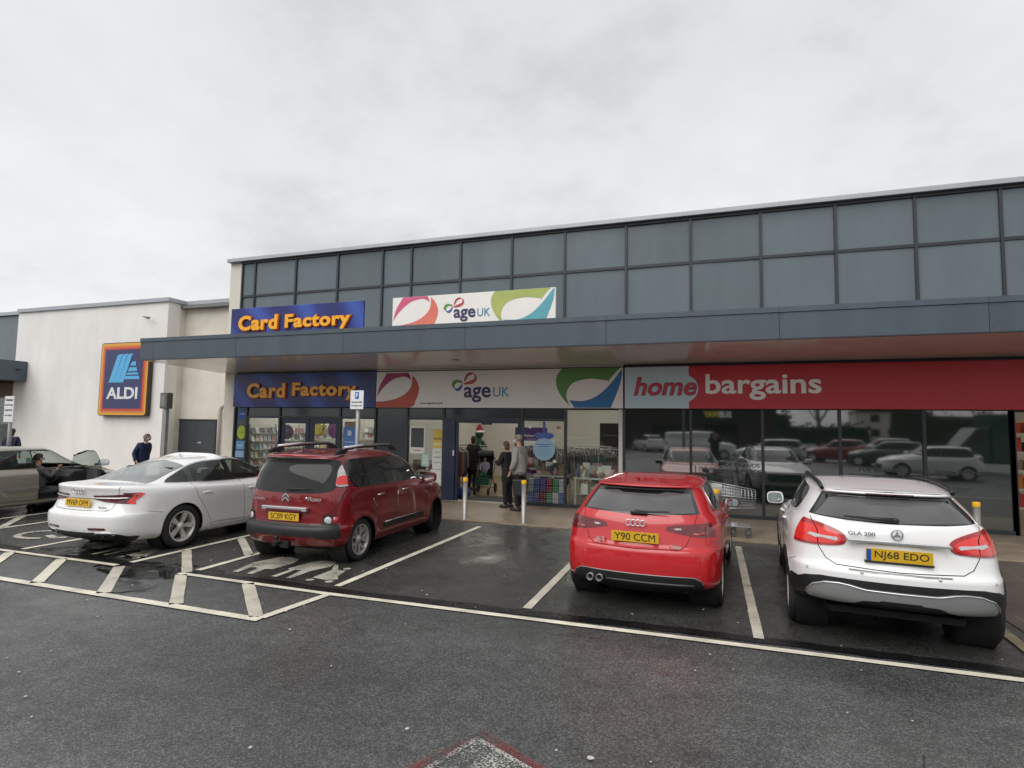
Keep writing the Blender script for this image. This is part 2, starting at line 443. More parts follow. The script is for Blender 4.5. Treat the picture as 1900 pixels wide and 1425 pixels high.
class Skin:
    def __init__(self, bm):
        self.bm = bm; self.lay = bm.faces.layers.int.new('reg'); self.names = ['body']
        self.bvh = BVHTree.FromBMesh(bm)
    def at(self, view, a, b, off=0.0, s=1):
        """point on the skin seen along a view, pushed out by off"""
        o, d = {'rear': ((a, -3, b), (0, 1, 0)), 'front': ((a, 9, b), (0, -1, 0)), 'side': ((3 * s, a, b), (-s, 0, 0)), 'top': ((a, b, 4), (0, 0, -1))}[view]
        p, n, i, t = self.bvh.ray_cast(Vector(o), Vector(d))
        if p is None: p = Vector(o) + Vector(d) * 3.2; n = -Vector(d)
        if n.dot(Vector(d)) > 0: n = -n
        return p + n * off
    def path(self, view, pts, off=0.0, s=1, n=4):
        out = []
        for a, b in zip(pts, pts[1:]):
            for k in range(n): out.append(self.at(view, a[0] + (b[0] - a[0]) * k / n, a[1] + (b[1] - a[1]) * k / n, off, s))
        return out + [self.at(view, pts[-1][0], pts[-1][1], off, s)]
    def patch(self, name, m, parent, view, poly, off=.006, th=.012, s=1):
        """a raised piece lying on the skin"""
        o = MB(); t = [self.at(view, *p, off, s) for p in poly]; b = [self.at(view, *p, off - th, s) for p in poly]
        T = o._v(t); B = o._v(b); c = o.bm.verts.new(self.at(view, sum(p[0] for p in poly) / len(poly), sum(p[1] for p in poly) / len(poly), off + .002, s))
        n = len(poly)
        for i in range(n):
            j = (i + 1) % n
            o.bm.faces.new((T[i], T[j], c)).smooth = True; o.bm.faces.new((T[j], T[i], B[i], B[j]))
        return o.build(name, m, parent)
    def cut(self, name, view, poly, over=None, xlim=None, ylim=None, zlim=None, side=0, side_of=None):
        bm = self.bm; pf, nf, pn = PROJ[view]; lay = self.lay
        poly = [tuple(p[:2]) for p in poly]
        if name not in self.names: self.names.append(name)
        rid = self.names.index(name)
        ok = [0] if over is None else [self.names.index(o) for o in over if o in self.names]
        x0 = min(p[0] for p in poly) - .002; x1 = max(p[0] for p in poly) + .002; y0 = min(p[1] for p in poly) - .002; y1 = max(p[1] for p in poly) + .002
        def cand(f):
            if f[lay] not in ok or not nf(f.normal): return False
            c = f.calc_center_median()
            if side and c.x * side < 0: return False
            if xlim and not (xlim[0] <= abs(c.x) <= xlim[1]): return False
            if ylim and not (ylim[0] - .3 <= c.y <= ylim[1] + .15): return False
            if zlim and not (zlim[0] <= c.z <= zlim[1]): return False
            q = [pf(v.co) for v in f.verts]
            return max(a for a, b in q) >= x0 and min(a for a, b in q) <= x1 and max(b for a, b in q) >= y0 and min(b for a, b in q) <= y1
        fs = [f for f in bm.faces if cand(f)]
        def slit(co, nrm, sel, fs):
            geom = list({v for f in sel for v in f.verts}) + list({e for f in sel for e in f.edges}) + sel
            r = bmesh.ops.bisect_plane(bm, geom=geom, dist=1e-6, plane_co=co, plane_no=nrm)
            s = set(f for f in fs if f.is_valid); s.update(g for g in r['geom'] if isinstance(g, bmesh.types.BMFace) and g.is_valid)
            return [f for f in s if f[lay] in ok]
        if ylim and fs: fs = slit(Vector((0, ylim[1], 0)), Vector((0, 1, 0)), [f for f in fs if min(v.co.y for v in f.verts) < ylim[1] < max(v.co.y for v in f.verts)], fs)
        n = len(poly)
        for i in range(n):
            a, b = poly[i], poly[(i + 1) % n]
            dx, dz = b[0] - a[0], b[1] - a[1]
            if dx * dx + dz * dz < 1e-10: continue
            # only faces near this edge
            ex0, ex1 = min(a[0], b[0]) - .001, max(a[0], b[0]) + .001; ez0, ez1 = min(a[1], b[1]) - .001, max(a[1], b[1]) + .001
            near = []
            for f in fs:
                q = [pf(v.co) for v in f.verts]
                if max(p for p, _ in q) >= ex0 and min(p for p, _ in q) <= ex1 and max(p for _, p in q) >= ez0 and min(p for _, p in q) <= ez1: near.append(f)
            if not near: continue
            if view != 'side': co = Vector((a[0], 0, a[1])) if view != 'top' else Vector((a[0], a[1], 0))
            else: co = Vector((0, a[0], a[1]))
            nrm = pn(dx, dz).normalized()
            fs = slit(co, nrm, near, fs)
        for f in fs:
            if f.is_valid and f[lay] in ok and inpoly(pf(f.calc_center_median()), poly):
                c = f.calc_center_median()
                if side and c.x * side < 0: continue
                if xlim and not (xlim[0] <= abs(c.x) <= xlim[1]): continue
                if ylim and not (ylim[0] <= c.y <= ylim[1]): continue
                f[lay] = rid
    def line(self, name, view, pts, wd, **kw):
        for a, b in zip(pts, pts[1:]):
            dx, dz = b[0] - a[0], b[1] - a[1]; l = math.hypot(dx, dz)
            if l < 1e-6: continue
            nx, nz = -dz / l * wd / 2, dx / l * wd / 2; ex, ez = dx / l * wd / 3, dz / l * wd / 3
            self.cut(name, view, [(a[0] - ex + nx, a[1] - ez + nz), (a[0] - ex - nx, a[1] - ez - nz), (b[0] + ex - nx, b[1] + ez - nz), (b[0] + ex + nx, b[1] + ez + nz)], **kw)
    def snap(self):
        self.bm.normal_update()
        self.bm.verts.ensure_lookup_table(); self.bm.verts.index_update()
        self.nrm = {v: v.normal.copy() for v in self.bm.verts}
    def obj(self, name, regs, mats, parent, offset=0.0, rim=0.0, side=0, flip=False, keep=None):
        """regs: region name or list (one material each)"""
        regs = [regs] if isinstance(regs, str) else regs
        ids = {self.names.index(r): i for i, r in enumerate(regs) if r in self.names}
        me = bpy.data.meshes.new(name); V = {}; vs = []; ns = []; faces = []; mi = []; smooth = []
        sel = []
        for f in self.bm.faces:
            if f[self.lay] in ids:
                c = f.calc_center_median()
                if side and c.x * side < 0: continue
                if keep and not keep(c): continue
                sel.append(f)
        if not sel: return None
        for f in sel:
            ix = []
            for v in f.verts:
                if v not in V:
                    V[v] = len(vs); n = self.nrm[v]; vs.append(v.co + n * offset); ns.append(-n if flip else n)
                ix.append(V[v])
            if flip: ix.reverse()
            faces.append(ix); mi.append(ids[f[self.lay]])
        if rim:
            S = set(sel); cnt = {}
            for f in sel:
                for e in f.edges: cnt[e] = cnt.get(e, 0) + 1
            low = {}
            for f in sel:
                for lp in f.loops:
                    if cnt[lp.edge] == 1:
                        a, b = lp.vert, lp.link_loop_next.vert
                        q = []
                        for v in (b, a):
                            q.append(V[v])
                        for v in (a, b):
                            if v not in low:
                                low[v] = len(vs); vs.append(v.co + self.nrm[v] * (offset - rim)); ns.append(self.nrm[v])
                            q.append(low[v])
                        faces.append(q); mi.append(ids[f[self.lay]])
        me.from_pydata([tuple(v) for v in vs], [], faces)
        me.polygons.foreach_set('material_index', mi)
        me.polygons.foreach_set('use_smooth', [True] * len(faces))
        me.update()
        me.normals_split_custom_set_from_vertices([tuple(n) for n in ns])
        for m in (mats if isinstance(mats, (list, tuple)) else [mats]): me.materials.append(m)
        o = bpy.data.objects.new(name, me); COL.objects.link(o); o.parent = parent
        return o

def wheel(parent, x, y, Rw, wd, rimr, style, side, steer=0.0, rimmat=ALLOY):
    """side +1: outer face towards +x"""
    root = bpy.data.objects.new('wheel', None); COL.objects.link(root); root.parent = parent
    root.location = (x, y, Rw); root.rotation_euler = (0, 0, steer)
    M = Matrix.Rotation(R(90) * side, 4, 'Y')     # local z -> outward
    h = wd / 2
    t = MB()
    t.lathe([(rimr, -h * .9), (rimr + .02, -h), (Rw - .03, -h * 1.02), (Rw - .008, -h * .86), (Rw, -h * .6), (Rw, -h * .15), (Rw - .006, -h * .13), (Rw - .006, -h * .07), (Rw, -h * .05), (Rw, h * .05), (Rw - .006, h * .07), (Rw - .006, h * .13), (Rw, h * .15), (Rw, h * .6), (Rw - .008, h * .86), (Rw - .03, h * 1.02), (rimr + .02, h), (rimr + .004, h * .93), (rimr, h * .9)], 40, M)
    t.build('tyre', RUBBER, root)
    r = MB()
    r.lathe([(rimr + .004, h * .93), (rimr - .012, h * .95), (rimr - .02, h * .86), (rimr - .035, h * .3), (rimr - .04, -h * .8)], 40, M)
    f0 = h * .9
    def spoke(pts, w0, w1, a, zz=f0, dp=.035):
        # bar along polyline of (radius, angle offset)
        L = []; Rr = []
        for i, (rad, ao) in enumerate(pts):
            q = i / (len(pts) - 1); wv = w0 + (w1 - w0) * q
            ang = a + ao; d = wv / 2 / max(rad, .01)
            L.append((rad * math.cos(ang - d), rad * math.sin(ang - d), rad)); Rr.append((rad * math.cos(ang + d), rad * math.sin(ang + d), rad))
        zf = lambda rad: zz - .028 + .03 * (rad / rimr) ** 2
        top = []
        for a_, b_ in zip(L, Rr):
            za = zf(a_[2])
            top.append([M @ Vector((a_[0], a_[1], za)), M @ Vector((b_[0], b_[1], za)), M @ Vector((b_[0], b_[1], za - dp)), M @ Vector((a_[0], a_[1], za - dp))])
        for p, q in zip(top, top[1:]):
            for k in range(4):
                r.face([p[k], p[(k + 1) % 4], q[(k + 1) % 4], q[k]])
    ro = rimr - .02
    if style == 'star5':      # five double-bladed arms
        for k in range(5):
            a = PI / 2 + k * 2 * PI / 5
            spoke([(.05, 0), (ro * .6, 0), (ro, 0)], .05, .085, a)
            spoke([(ro * .55, .0), (ro, .17)], .02, .018, a, f0 - .006); spoke([(ro * .55, .0), (ro, -.17)], .02, .018, a, f0 - .006)
    elif style == 'twist':    # five split, curved arms
        for k in range(5):
            a = PI / 2 + k * 2 * PI / 5
            spoke([(.045, 0), (ro * .35, -.05), (ro * .65, -.24), (ro, -.30)], .045, .036, a)
            spoke([(.045, 0), (ro * .35, .05), (ro * .65, .20), (ro, .34)], .045, .036, a)
    elif style == 'many':
        for k in range(10):
            a = PI / 2 + k * 2 * PI / 10
            spoke([(.045, 0), (ro, .0)], .028, .03, a)
    elif style == 'cover':
        for k in range(7):
            a = PI / 2 + k * 2 * PI / 7
            spoke([(.04, 0), (ro * .5, 0), (ro, 0)], .06, .1, a, f0 + .005, .02)
    else:
        for k in range(5):
            a = PI / 2 + k * 2 * PI / 5
            spoke([(.05, -.2), (ro, -.13)], .03, .05, a); spoke([(.05, .2), (ro, .13)], .03, .05, a)
    r.lathe([(.0001, f0 - .008), (.03, f0 - .008), (.036, f0 - .014), (.06, f0 - .024), (.065, f0 - .06)], 20, M)
    r.build('rim', rimmat, root)
    d = MB(); d.lathe([(.02, h * .1), (rimr * .66, h * .1), (rimr * .66, h * .02)], 28, M)
    d.build('brake_disc', MM('brake_steel', (.2, .19, .18), .4, .9), root)
    b = MB(); b.lathe([(.001, -h * .3), (rimr - .03, -h * .3)], 28, M); b.build('hub_back', DARK, root)
    return root

def plate(parent, s, c, w=.52, h=.111, tilt=0.0, band=None, mat_=YPLATE, rzl=0.0):
    """number plate centred at c facing -y"""
    M = Matrix.Translation(c) @ Matrix.Rotation(rzl, 4, 'Z') @ Matrix.Rotation(tilt, 4, 'X')
    o = MB(); o.prism(rrect(-w / 2, -h / 2, w / 2, h / 2, .008), -.008, 0, 'y', M=M)
    p = o.build('number_plate', mat_, parent)
    off = 0.02 if band else 0
    text_obj('lettering', s, .1, PLETTER, p, M @ Matrix.Translation((off, -.0095, 0)), depth=.001, bold=.0, width=(w - (.1 if band else .075)), height=h * .72)
    if band:
        b = MB(); b.box((-w / 2 + .004, -.0092, -h / 2 + .006), (-w / 2 + .042, -.0086, h / 2 - .006), M=M); b.build('blue_band', band, p)
    return p

def mirror(parent, side, c, sz, paint, glassy=True, lean=0.0):
    """door mirror: shell, foot, glass. c = centre of the shell"""
    x, y, z = c; w, h, d = sz
    o = MB()
    prof = spline([(-w * .5, -h * .42), (w * .35, -h * .5), (w * .52, -h * .1), (w * .45, h * .38), (0, h * .5), (-w * .5, h * .4)], 4, True)
    M = Matrix.Translation(c) @ Matrix.Scale(side, 4, (1, 0, 0)) @ Matrix.Rotation(lean, 4, 'Z')
    rings = []
    for yy, s in ((-d * .4, .97), (-d * .3, 1.0), (0, 1.0), (d * .3, .86), (d * .5, .5), (d * .55, .1)):
        rings.append([o.bm.verts.new(M @ Vector((px * s, yy, pz * s))) for px, pz in prof])
    n = len(prof)
    for a, b in zip(rings, rings[1:]):
        for k in range(n):
            f = o.bm.faces.new((a[k], a[(k + 1) % n], b[(k + 1) % n], b[k])); f.smooth = True
    o.bm.faces.new(rings[0]); o.bm.faces.new(rings[-1])
    m = o.build('door_mirror', paint, parent)
    g = MB(); g.prism([(px * .86, pz * .84) for px, pz in prof], -d * .4 - .004, -d * .4 - .001, 'y', M=M); g.build('mirror_glass', MIRRORM, m)
    ft = MB(); ft.prism([(-w * .9, -h * .5), (-w * .2, -h * .45), (-w * .3, -h * .1), (-w * .85, -h * .15)], -d * .2, d * .3, 'y', .006, M=M); ft.build('mirror_foot', BLACKP, m)
    return m

def interior(parent, S, seat_y, rear_y, w, floor=.28, H=1.05, dash_y=2.6, rhd=1):
    m = MB()
    m.box((-w, rear_y - .2, floor - .04), (w, dash_y + .3, floor))
    m.build('cabin_floor', CABIN, parent)
    def seat(name, x, y, sw, hh):
        s = MB()
        s.box((x - sw / 2, y, floor + .12), (x + sw / 2, y + .5, floor + .3), .05)
        Mx = Matrix.Translation((x, y, floor + .28)) @ Matrix.Rotation(R(12), 4, 'X')
        s.box((-sw / 2, -.1, 0), (sw / 2, .03, hh), .045, Mx)
        s.box((-.13, -.085, hh + .04), (.13, .01, hh + .22), .035, Mx)
        s.box((-.08, -.05, hh - .02), (-.065, -.04, hh + .06), 0, Mx); s.box((.065, -.05, hh - .02), (.08, -.04, hh + .06), 0, Mx)
        s.build(name, SEATM, parent)
    seat('front_seat', -.36, seat_y, .5, .62); seat('front_seat', .36, seat_y, .5, .62)
    s = MB()
    s.box((-w + .06, rear_y, floor + .1), (w - .06, rear_y + .5, floor + .3), .05)
    Mx = Matrix.Translation((0, rear_y, floor + .26)) @ Matrix.Rotation(R(16), 4, 'X')
    s.box((-w + .06, -.1, 0), (w - .06, .03, .58), .05, Mx)
    for hx in (-.38, .38): s.box((hx - .13, -.08, .6), (hx + .13, .0, .76), .035, Mx)
    s.build('rear_bench', SEATM, parent)
    d = MB()
    d.prism([(dash_y - .18, floor + .3), (dash_y - .2, H - .22), (dash_y - .05, H - .1), (dash_y + .55, H - .08), (dash_y + .55, floor + .3)], -w, w, 'x', .02)
    d.build('dashboard', CABIN, parent)
    st = MB()
    Mx = Matrix.Translation((.36 * rhd, dash_y - .32, H - .2)) @ Matrix.Rotation(R(65), 4, 'X')
    pts = [Mx @ Vector((.18 * math.cos(a), .18 * math.sin(a), 0)) for a in [2 * PI * k / 24 for k in range(24)]]
    st.tube(pts, .016, 6, closed=True)
    st.tube([Mx @ Vector((-.17, 0, 0)), Mx @ Vector((0, -.02, .03)), Mx @ Vector((.17, 0, 0))], .02, 6)
    st.tube([Mx @ Vector((0, 0, .03)), Mx @ Vector((0, 0, -.28))], .03, 6)
    st.build('steering_wheel', CABIN, parent)

def circ(cy, cz, r, n=28, a0=0, a1=360):
    return [(cy + r * math.cos(R(a0 + (a1 - a0) * k / n)), cz + r * math.sin(R(a0 + (a1 - a0) * k / n))) for k in range(n + (0 if a1 - a0 >= 360 else 1))]

def mir(poly): return [(-a, b) for a, b in reversed(poly)]

def wiper(parent, p0, p1, surf_y, thick=.018, pivot=True):
    o = MB(); o.tube([p0, tuple((Vector(p0) + Vector(p1)) / 2 + Vector((0, -.012, 0))), p1], [thick, thick * .7, thick * .35], 6)
    if pivot: o.ball(p0, (.03, .022, .024), 10, 6)
    return o.build('rear_wiper', BLACKP, parent)
# ------------------------------------------------------------------ ground
def asphalt(name, base, light, grain=1.0, wet=.5, scale=95, rough0=.16, rough1=.5, lanes=False):
    m = bpy.data.materials.new(name); m.use_nodes = True; nt = m.node_tree; N = nt.nodes.new; L = nt.links; b = nt.nodes['Principled BSDF']
    tc = N('ShaderNodeTexCoord')
    def noise(s, d=4, r=.6):
        n = N('ShaderNodeTexNoise'); n.inputs['Scale'].default_value = s; n.inputs['Detail'].default_value = d; n.inputs['Roughness'].default_value = r
        L.new(tc.outputs['Object'], n.inputs['Vector']); return n
    v = N('ShaderNodeTexVoronoi'); v.inputs['Scale'].default_value = scale; L.new(tc.outputs['Object'], v.inputs['Vector'])
    big = noise(.35, 6, .6); mid = noise(5, 5)
    sv = N('ShaderNodeSeparateColor'); L.new(v.outputs['Color'], sv.inputs[0])
    pw = N('ShaderNodeMath'); pw.operation = 'POWER'; pw.inputs[1].default_value = 2.6; L.new(sv.outputs[0], pw.inputs[0])
    mx = N('ShaderNodeMix'); mx.data_type = 'RGBA'; mx.inputs['A'].default_value = (*base, 1); mx.inputs['B'].default_value = (*light, 1); L.new(pw.outputs[0], mx.inputs['Factor'])
    mr = N('ShaderNodeMapRange'); mr.inputs[1].default_value = .3; mr.inputs[2].default_value = .7; mr.inputs[3].default_value = .68; mr.inputs[4].default_value = 1.2; L.new(big.outputs['Fac'], mr.inputs[0])
    mr2 = N('ShaderNodeMapRange'); mr2.inputs[1].default_value = .25; mr2.inputs[2].default_value = .75; mr2.inputs[3].default_value = .75; mr2.inputs[4].default_value = 1.22; L.new(mid.outputs['Fac'], mr2.inputs[0])
    mu = N('ShaderNodeMath'); mu.operation = 'MULTIPLY'; L.new(mr.outputs[0], mu.inputs[0]); L.new(mr2.outputs[0], mu.inputs[1])
    if lanes:     # bands polished by tyres along the lane, and darker damp patches
        mp = N('ShaderNodeMapping'); mp.inputs['Scale'].default_value = (.05, .75, 1); L.new(tc.outputs['Object'], mp.inputs[0])
        ln = noise(1.0, 4, .55); L.new(mp.outputs[0], ln.inputs['Vector'])
        ml = N('ShaderNodeMapRange'); ml.inputs[1].default_value = .3; ml.inputs[2].default_value = .7; ml.inputs[3].default_value = .72; ml.inputs[4].default_value = 1.18; L.new(ln.outputs['Fac'], ml.inputs[0])
        m3 = N('ShaderNodeMath'); m3.operation = 'MULTIPLY'; L.new(mu.outputs[0], m3.inputs[0]); L.new(ml.outputs[0], m3.inputs[1]); mu = m3
    sc = N('ShaderNodeVectorMath'); sc.operation = 'SCALE'; L.new(mx.outputs['Result'], sc.inputs[0]); L.new(mu.outputs[0], sc.inputs['Scale'])
    L.new(sc.outputs[0], b.inputs['Base Color'])
    wn = noise(.55, 5, .65)
    rr = N('ShaderNodeMapRange'); rr.inputs[1].default_value = .36; rr.inputs[2].default_value = .60; rr.inputs[3].default_value = rough0; rr.inputs[4].default_value = rough1; L.new(wn.outputs['Fac'], rr.inputs[0])
    L.new(rr.outputs[0], b.inputs['Roughness'])
    bp = N('ShaderNodeBump'); bp.inputs['Distance'].default_value = .006
    bs = N('ShaderNodeMapRange'); bs.inputs[1].default_value = .36; bs.inputs[2].default_value = .60; bs.inputs[3].default_value = .12 * grain; bs.inputs[4].default_value = .7 * grain; L.new(wn.outputs['Fac'], bs.inputs[0])
    L.new(bs.outputs[0], bp.inputs['Strength']); L.new(v.outputs['Distance'], bp.inputs['Height']); L.new(bp.outputs['Normal'], b.inputs['Normal'])
    return m
A_LANE = asphalt('asphalt_lane', (.050, .053, .052), (.158, .163, .160), rough0=.22, rough1=.50, grain=.7, lanes=True)
A_BAY = asphalt('asphalt_bay', (.027, .027, .0255), (.10, .10, .094), scale=110, grain=.7, rough0=.10, rough1=.5)
A_SEAM = asphalt('tar_seam', (.008, .008, .009), (.02, .02, .02), rough0=.1, rough1=.35)

def sheet(name, poly, z, m, kind='structure'):
    o = MB(); o.face([(x, y, z) for x, y in poly]); return tag(o.build(name, m, fixn=False), kind=kind)
sheet('ground', [(-260, -260), (260, -260), (260, 260), (-260, 260)], 0, A_LANE)
sheet('parking_bay_road', [(-60, 6.02), (-10.6, 6.02), (-8.8, 5.98), (-4.4, 5.93), (.4, 6.11), (2.6, 6.10), (16, 6.4), (16, 11.35), (-60, 11.35)], .004, A_BAY)

def ragged(x0, x1, y, w, step=.14):
    a = []; b = []
    x = x0
    while x <= x1:
        yy = y(x) if callable(y) else y
        a.append((x, yy - w * .5 + random.uniform(-.012, .012))); b.append((x, yy + w * .5 + random.uniform(-.02, .02))); x += step
    return a + b[::-1]
def strip_mesh(name, poly, z, m):
    n = len(poly) // 2; o = MB()
    for i in range(n - 1):
        j = len(poly) - 1 - i
        o.face([(*poly[i], z), (*poly[i + 1], z), (*poly[j - 1], z), (*poly[j], z)])
    bmesh.ops.remove_doubles(o.bm, verts=o.bm.verts[:], dist=1e-4)
    return tag(o.build(name, m, fixn=False), kind='structure')
seam_y = lambda x: 6.10 if x < -8 else (6.05 if x < -4 else 6.05 + min(1, (x + 4) / 4) * .13)
strip_mesh('road_seam', ragged(-30, 14, seam_y, .17), .008, A_SEAM)

# painted markings, worn
def roadpaint(name, col, wear=.5, scale=30, op=None):
    m = bpy.data.materials.new(name); m.use_nodes = True; nt = m.node_tree; N = nt.nodes.new; L = nt.links; b = nt.nodes['Principled BSDF']
    tc = N('ShaderNodeTexCoord'); n = N('ShaderNodeTexNoise'); n.inputs['Scale'].default_value = scale; n.inputs['Detail'].default_value = 8; n.inputs['Roughness'].default_value = .7
    L.new(tc.outputs['Object'], n.inputs['Vector'])
    n2 = N('ShaderNodeTexNoise'); n2.inputs['Scale'].default_value = 3; n2.inputs['Detail'].default_value = 5; L.new(tc.outputs['Object'], n2.inputs['Vector'])
    r = N('ShaderNodeValToRGB'); r.color_ramp.elements[0].position = .3; r.color_ramp.elements[1].position = .7
    r.color_ramp.elements[0].color = (*[c * .62 for c in col], 1); r.color_ramp.elements[1].color = (*col, 1)
    L.new(n2.outputs['Fac'], r.inputs[0]); L.new(r.outputs[0], b.inputs['Base Color']); b.inputs['Roughness'].default_value = .5
    ad = N('ShaderNodeMath'); ad.operation = 'MULTIPLY_ADD'; ad.inputs[1].default_value = .45; L.new(n2.outputs['Fac'], ad.inputs[0]); L.new(n.outputs['Fac'], ad.inputs[2])
    al = N('ShaderNodeMapRange'); al.inputs[1].default_value = wear; al.inputs[2].default_value = wear + .12; al.inputs[3].default_value = 0; al.inputs[4].default_value = 1
    L.new(ad.outputs[0], al.inputs[0]); L.new(al.outputs[0], b.inputs['Alpha'])
    return m
LINE = roadpaint('line_paint', (.80, .76, .63), .44)
LINEW = roadpaint('line_paint_worn', (.50, .47, .39), .66, 45)
LINES = roadpaint('symbol_paint', (.50, .48, .41), .575, 50)
LINEG = roadpaint('line_paint_grey', (.60, .57, .48), .50, 40)
REDP = roadpaint('line_paint_red', (.26, .05, .05), .68, 70)
def ribbon(name, pts, w, m=LINE, z=.012):
    o = MB()
    for (ax, ay), (bx, by) in zip(pts, pts[1:]):
        l = math.hypot(bx - ax, by - ay); nx, ny = -(by - ay) / l * w / 2, (bx - ax) / l * w / 2
        k = max(1, int(l / .25)); L_ = []
        for i in range(k + 1):
            t = i / k; j = random.uniform(-.006, .006)
            L_.append((ax + (bx - ax) * t, ay + (by - ay) * t, nx * (1 + j * 8), ny * (1 + j * 8)))
        for p, q in zip(L_, L_[1:]):
            o.face([(p[0] + p[2], p[1] + p[3], z), (p[0] - p[2], p[1] - p[3], z), (q[0] - q[2], q[1] - q[3], z), (q[0] + q[2], q[1] + q[3], z)])
    bmesh.ops.remove_doubles(o.bm, verts=o.bm.verts[:], dist=1e-4)
    bmesh.ops.recalc_face_normals(o.bm, faces=o.bm.faces[:])
    for f in o.bm.faces:
        if f.normal.z < 0: f.normal_flip()
    return tag(o.build(name, m, fixn=False), kind='structure')
ribbon('road_line', [(-4.33, 5.885), (14, 6.16)], .09)
ribbon('road_line', [(-6.72, 5.93), (-4.33, 5.885)], .085)
ribbon('road_line', [(-24, 5.97), (-10.4, 5.94), (-7.86, 5.925)], .085)
ribbon('road_line', [(-24, 4.92), (-8.5, 4.90), (-4.40, 4.87)], .11)
ribbon('road_line', [(-4.43, 4.93), (-4.31, 5.84)], .10)
for x in (-14.6, -13.35, -12.2, -11.1, -10.05, -8.92, -7.76, -6.63, -5.52):
    ribbon('road_line', [(x, 5.885), (x + 1.02, 4.935)], .14, LINEG if -8 < x < -5 else LINE)
ribbon('road_line', [(-4.42, 6.20), (-4.42, 10.85)], .10)
ribbon('road_line', [(-1.96, 6.24), (-2.0, 10.85)], .10, LINEG)
ribbon('road_line', [(.41, 6.2), (.41, 10.85)], .10, LINEG)
ribbon('road_line', [(-7.84, 6.12), (-7.84, 10.85)], .10)
ribbon('road_line', [(-6.62, 6.14), (-6.66, 10.85)], .10)
ribbon('road_line', [(-10.14, 6.1), (-10.14, 10.85)], .10)
ribbon('road_line', [(-12.42, 6.6), (-12.42, 10.85)], .10)
ribbon('road_line', [(-13.6, 6.6), (-13.6, 10.85)], .10)
for (xa, xb) in ((-7.80, -6.66), (-13.55, -12.46)):
    for y in (7.0, 8.1, 9.2, 10.3): ribbon('road_line', [(xa, y), (xb, y - 1.0)], .13, LINEG)

def flat(name, poly, m=LINEG, z=.012):
    o = MB(); o.fill([(x, y, z) for x, y in poly])
    for q in o.bm.faces:
        if q.normal.z < 0: q.normal_flip()
    return tag(o.build(name, m, fixn=False), kind='structure')
# parent and child figures, and the pram, in two bays
for dx in (0.0, -3.38):
    m = LINES if dx == 0 else LINEW
    flat('road_symbol', [(x + dx, y) for x, y in [(-6.14, 6.26), (-6.05, 6.26), (-6.09, 6.53), (-6.03, 6.55), (-5.97, 6.53), (-5.89, 6.25), (-5.80, 6.25), (-5.84, 6.53), (-5.74, 6.56), (-5.70, 6.92), (-5.78, 7.16), (-6.0, 7.25), (-6.16, 7.18), (-6.27, 6.78), (-6.2, 6.52)]], m)
    flat('road_symbol', [(x + dx, y) for x, y in [(-5.5, 6.26), (-5.41, 6.26), (-5.43, 6.64), (-5.34, 6.67), (-5.26, 6.26), (-5.19, 6.28), (-5.2, 6.66), (-5.1, 6.98), (-5.18, 7.22), (-5.41, 7.26), (-5.52, 7.12), (-5.57, 6.67), (-5.5, 6.61)]], m)
    flat('road_symbol', [(x + dx, y) for x, y in [(-4.96, 6.41), (-4.70, 6.37), (-4.60, 6.46), (-4.70, 6.60), (-4.77, 6.87), (-4.89, 6.86), (-5.08, 7.13), (-5.13, 7.10), (-4.97, 6.83)]], m)
    for cx, cy in ((-4.92, 6.31), (-4.64, 6.33), (-4.82, 6.97)): flat('road_symbol', [(x + dx, y) for x, y in circ(cx, cy, .055, 12)], m)
PUD = roadpaint('puddle_water', (.020, .021, .021), .66, 2.2); PUD.node_tree.nodes['Principled BSDF'].inputs['Roughness'].default_value = .09
for pts in ([(-8.1, 5.75), (-7.5, 5.55), (-7.0, 5.35), (-6.75, 5.45), (-6.5, 5.8), (-6.2, 6.05), (-6.35, 6.3), (-7.0, 6.35), (-7.6, 6.25), (-8.0, 6.1)], [(-6.9, 5.1), (-6.55, 5.0), (-6.35, 5.25), (-6.6, 5.5), (-6.85, 5.4)], [(-9.9, 6.2), (-9.1, 6.1), (-8.3, 6.15), (-7.95, 6.4), (-8.5, 6.75), (-9.3, 6.7), (-9.8, 6.5)], [(-12.6, 6.05), (-11.6, 5.98), (-10.4, 6.02), (-9.9, 6.12), (-10.6, 6.22), (-11.9, 6.2)]):
    o = MB(); o.fill([(x, y, .0095) for x, y in spline(pts, 5, True)]); tag(o.build('water_puddle', PUD), kind='structure')
# wheelchair arc in the far bay
arc = [(-11.1 + .42 * math.cos(R(a)), 7.0 + .34 * math.sin(R(a))) for a in range(60, 330, 15)]
ribbon('road_symbol', arc, .11, LINEG); ribbon('road_symbol', [(-10.95, 6.98), (-10.62, 6.86), (-10.5, 6.98)], .12, LINEG)
# worn arrow head by the camera
flat('road_arrow_border', [(-1.45, 3.70), (-1.72, 3.15), (-2.05, 2.4), (-1.92, 2.4), (-1.60, 3.15), (-1.45, 3.58), (-1.05, 3.40), (-.55, 3.1), (-.55, 3.22)], REDP, .012)
flat('road_arrow', [(-1.445, 3.585), (-1.58, 3.2), (-1.85, 2.4), (-.55, 2.4), (-.55, 3.1), (-1.0, 3.37)], roadpaint('arrow_worn', (.55, .55, .5), .70, 60), .016)
ribbon('road_arrow', [(-1.60, 3.15), (-1.445, 3.57), (-1.02, 3.37), (-.6, 3.12)], .035, roadpaint('arrow_edge', (.55, .54, .5), .64, 60), .020)
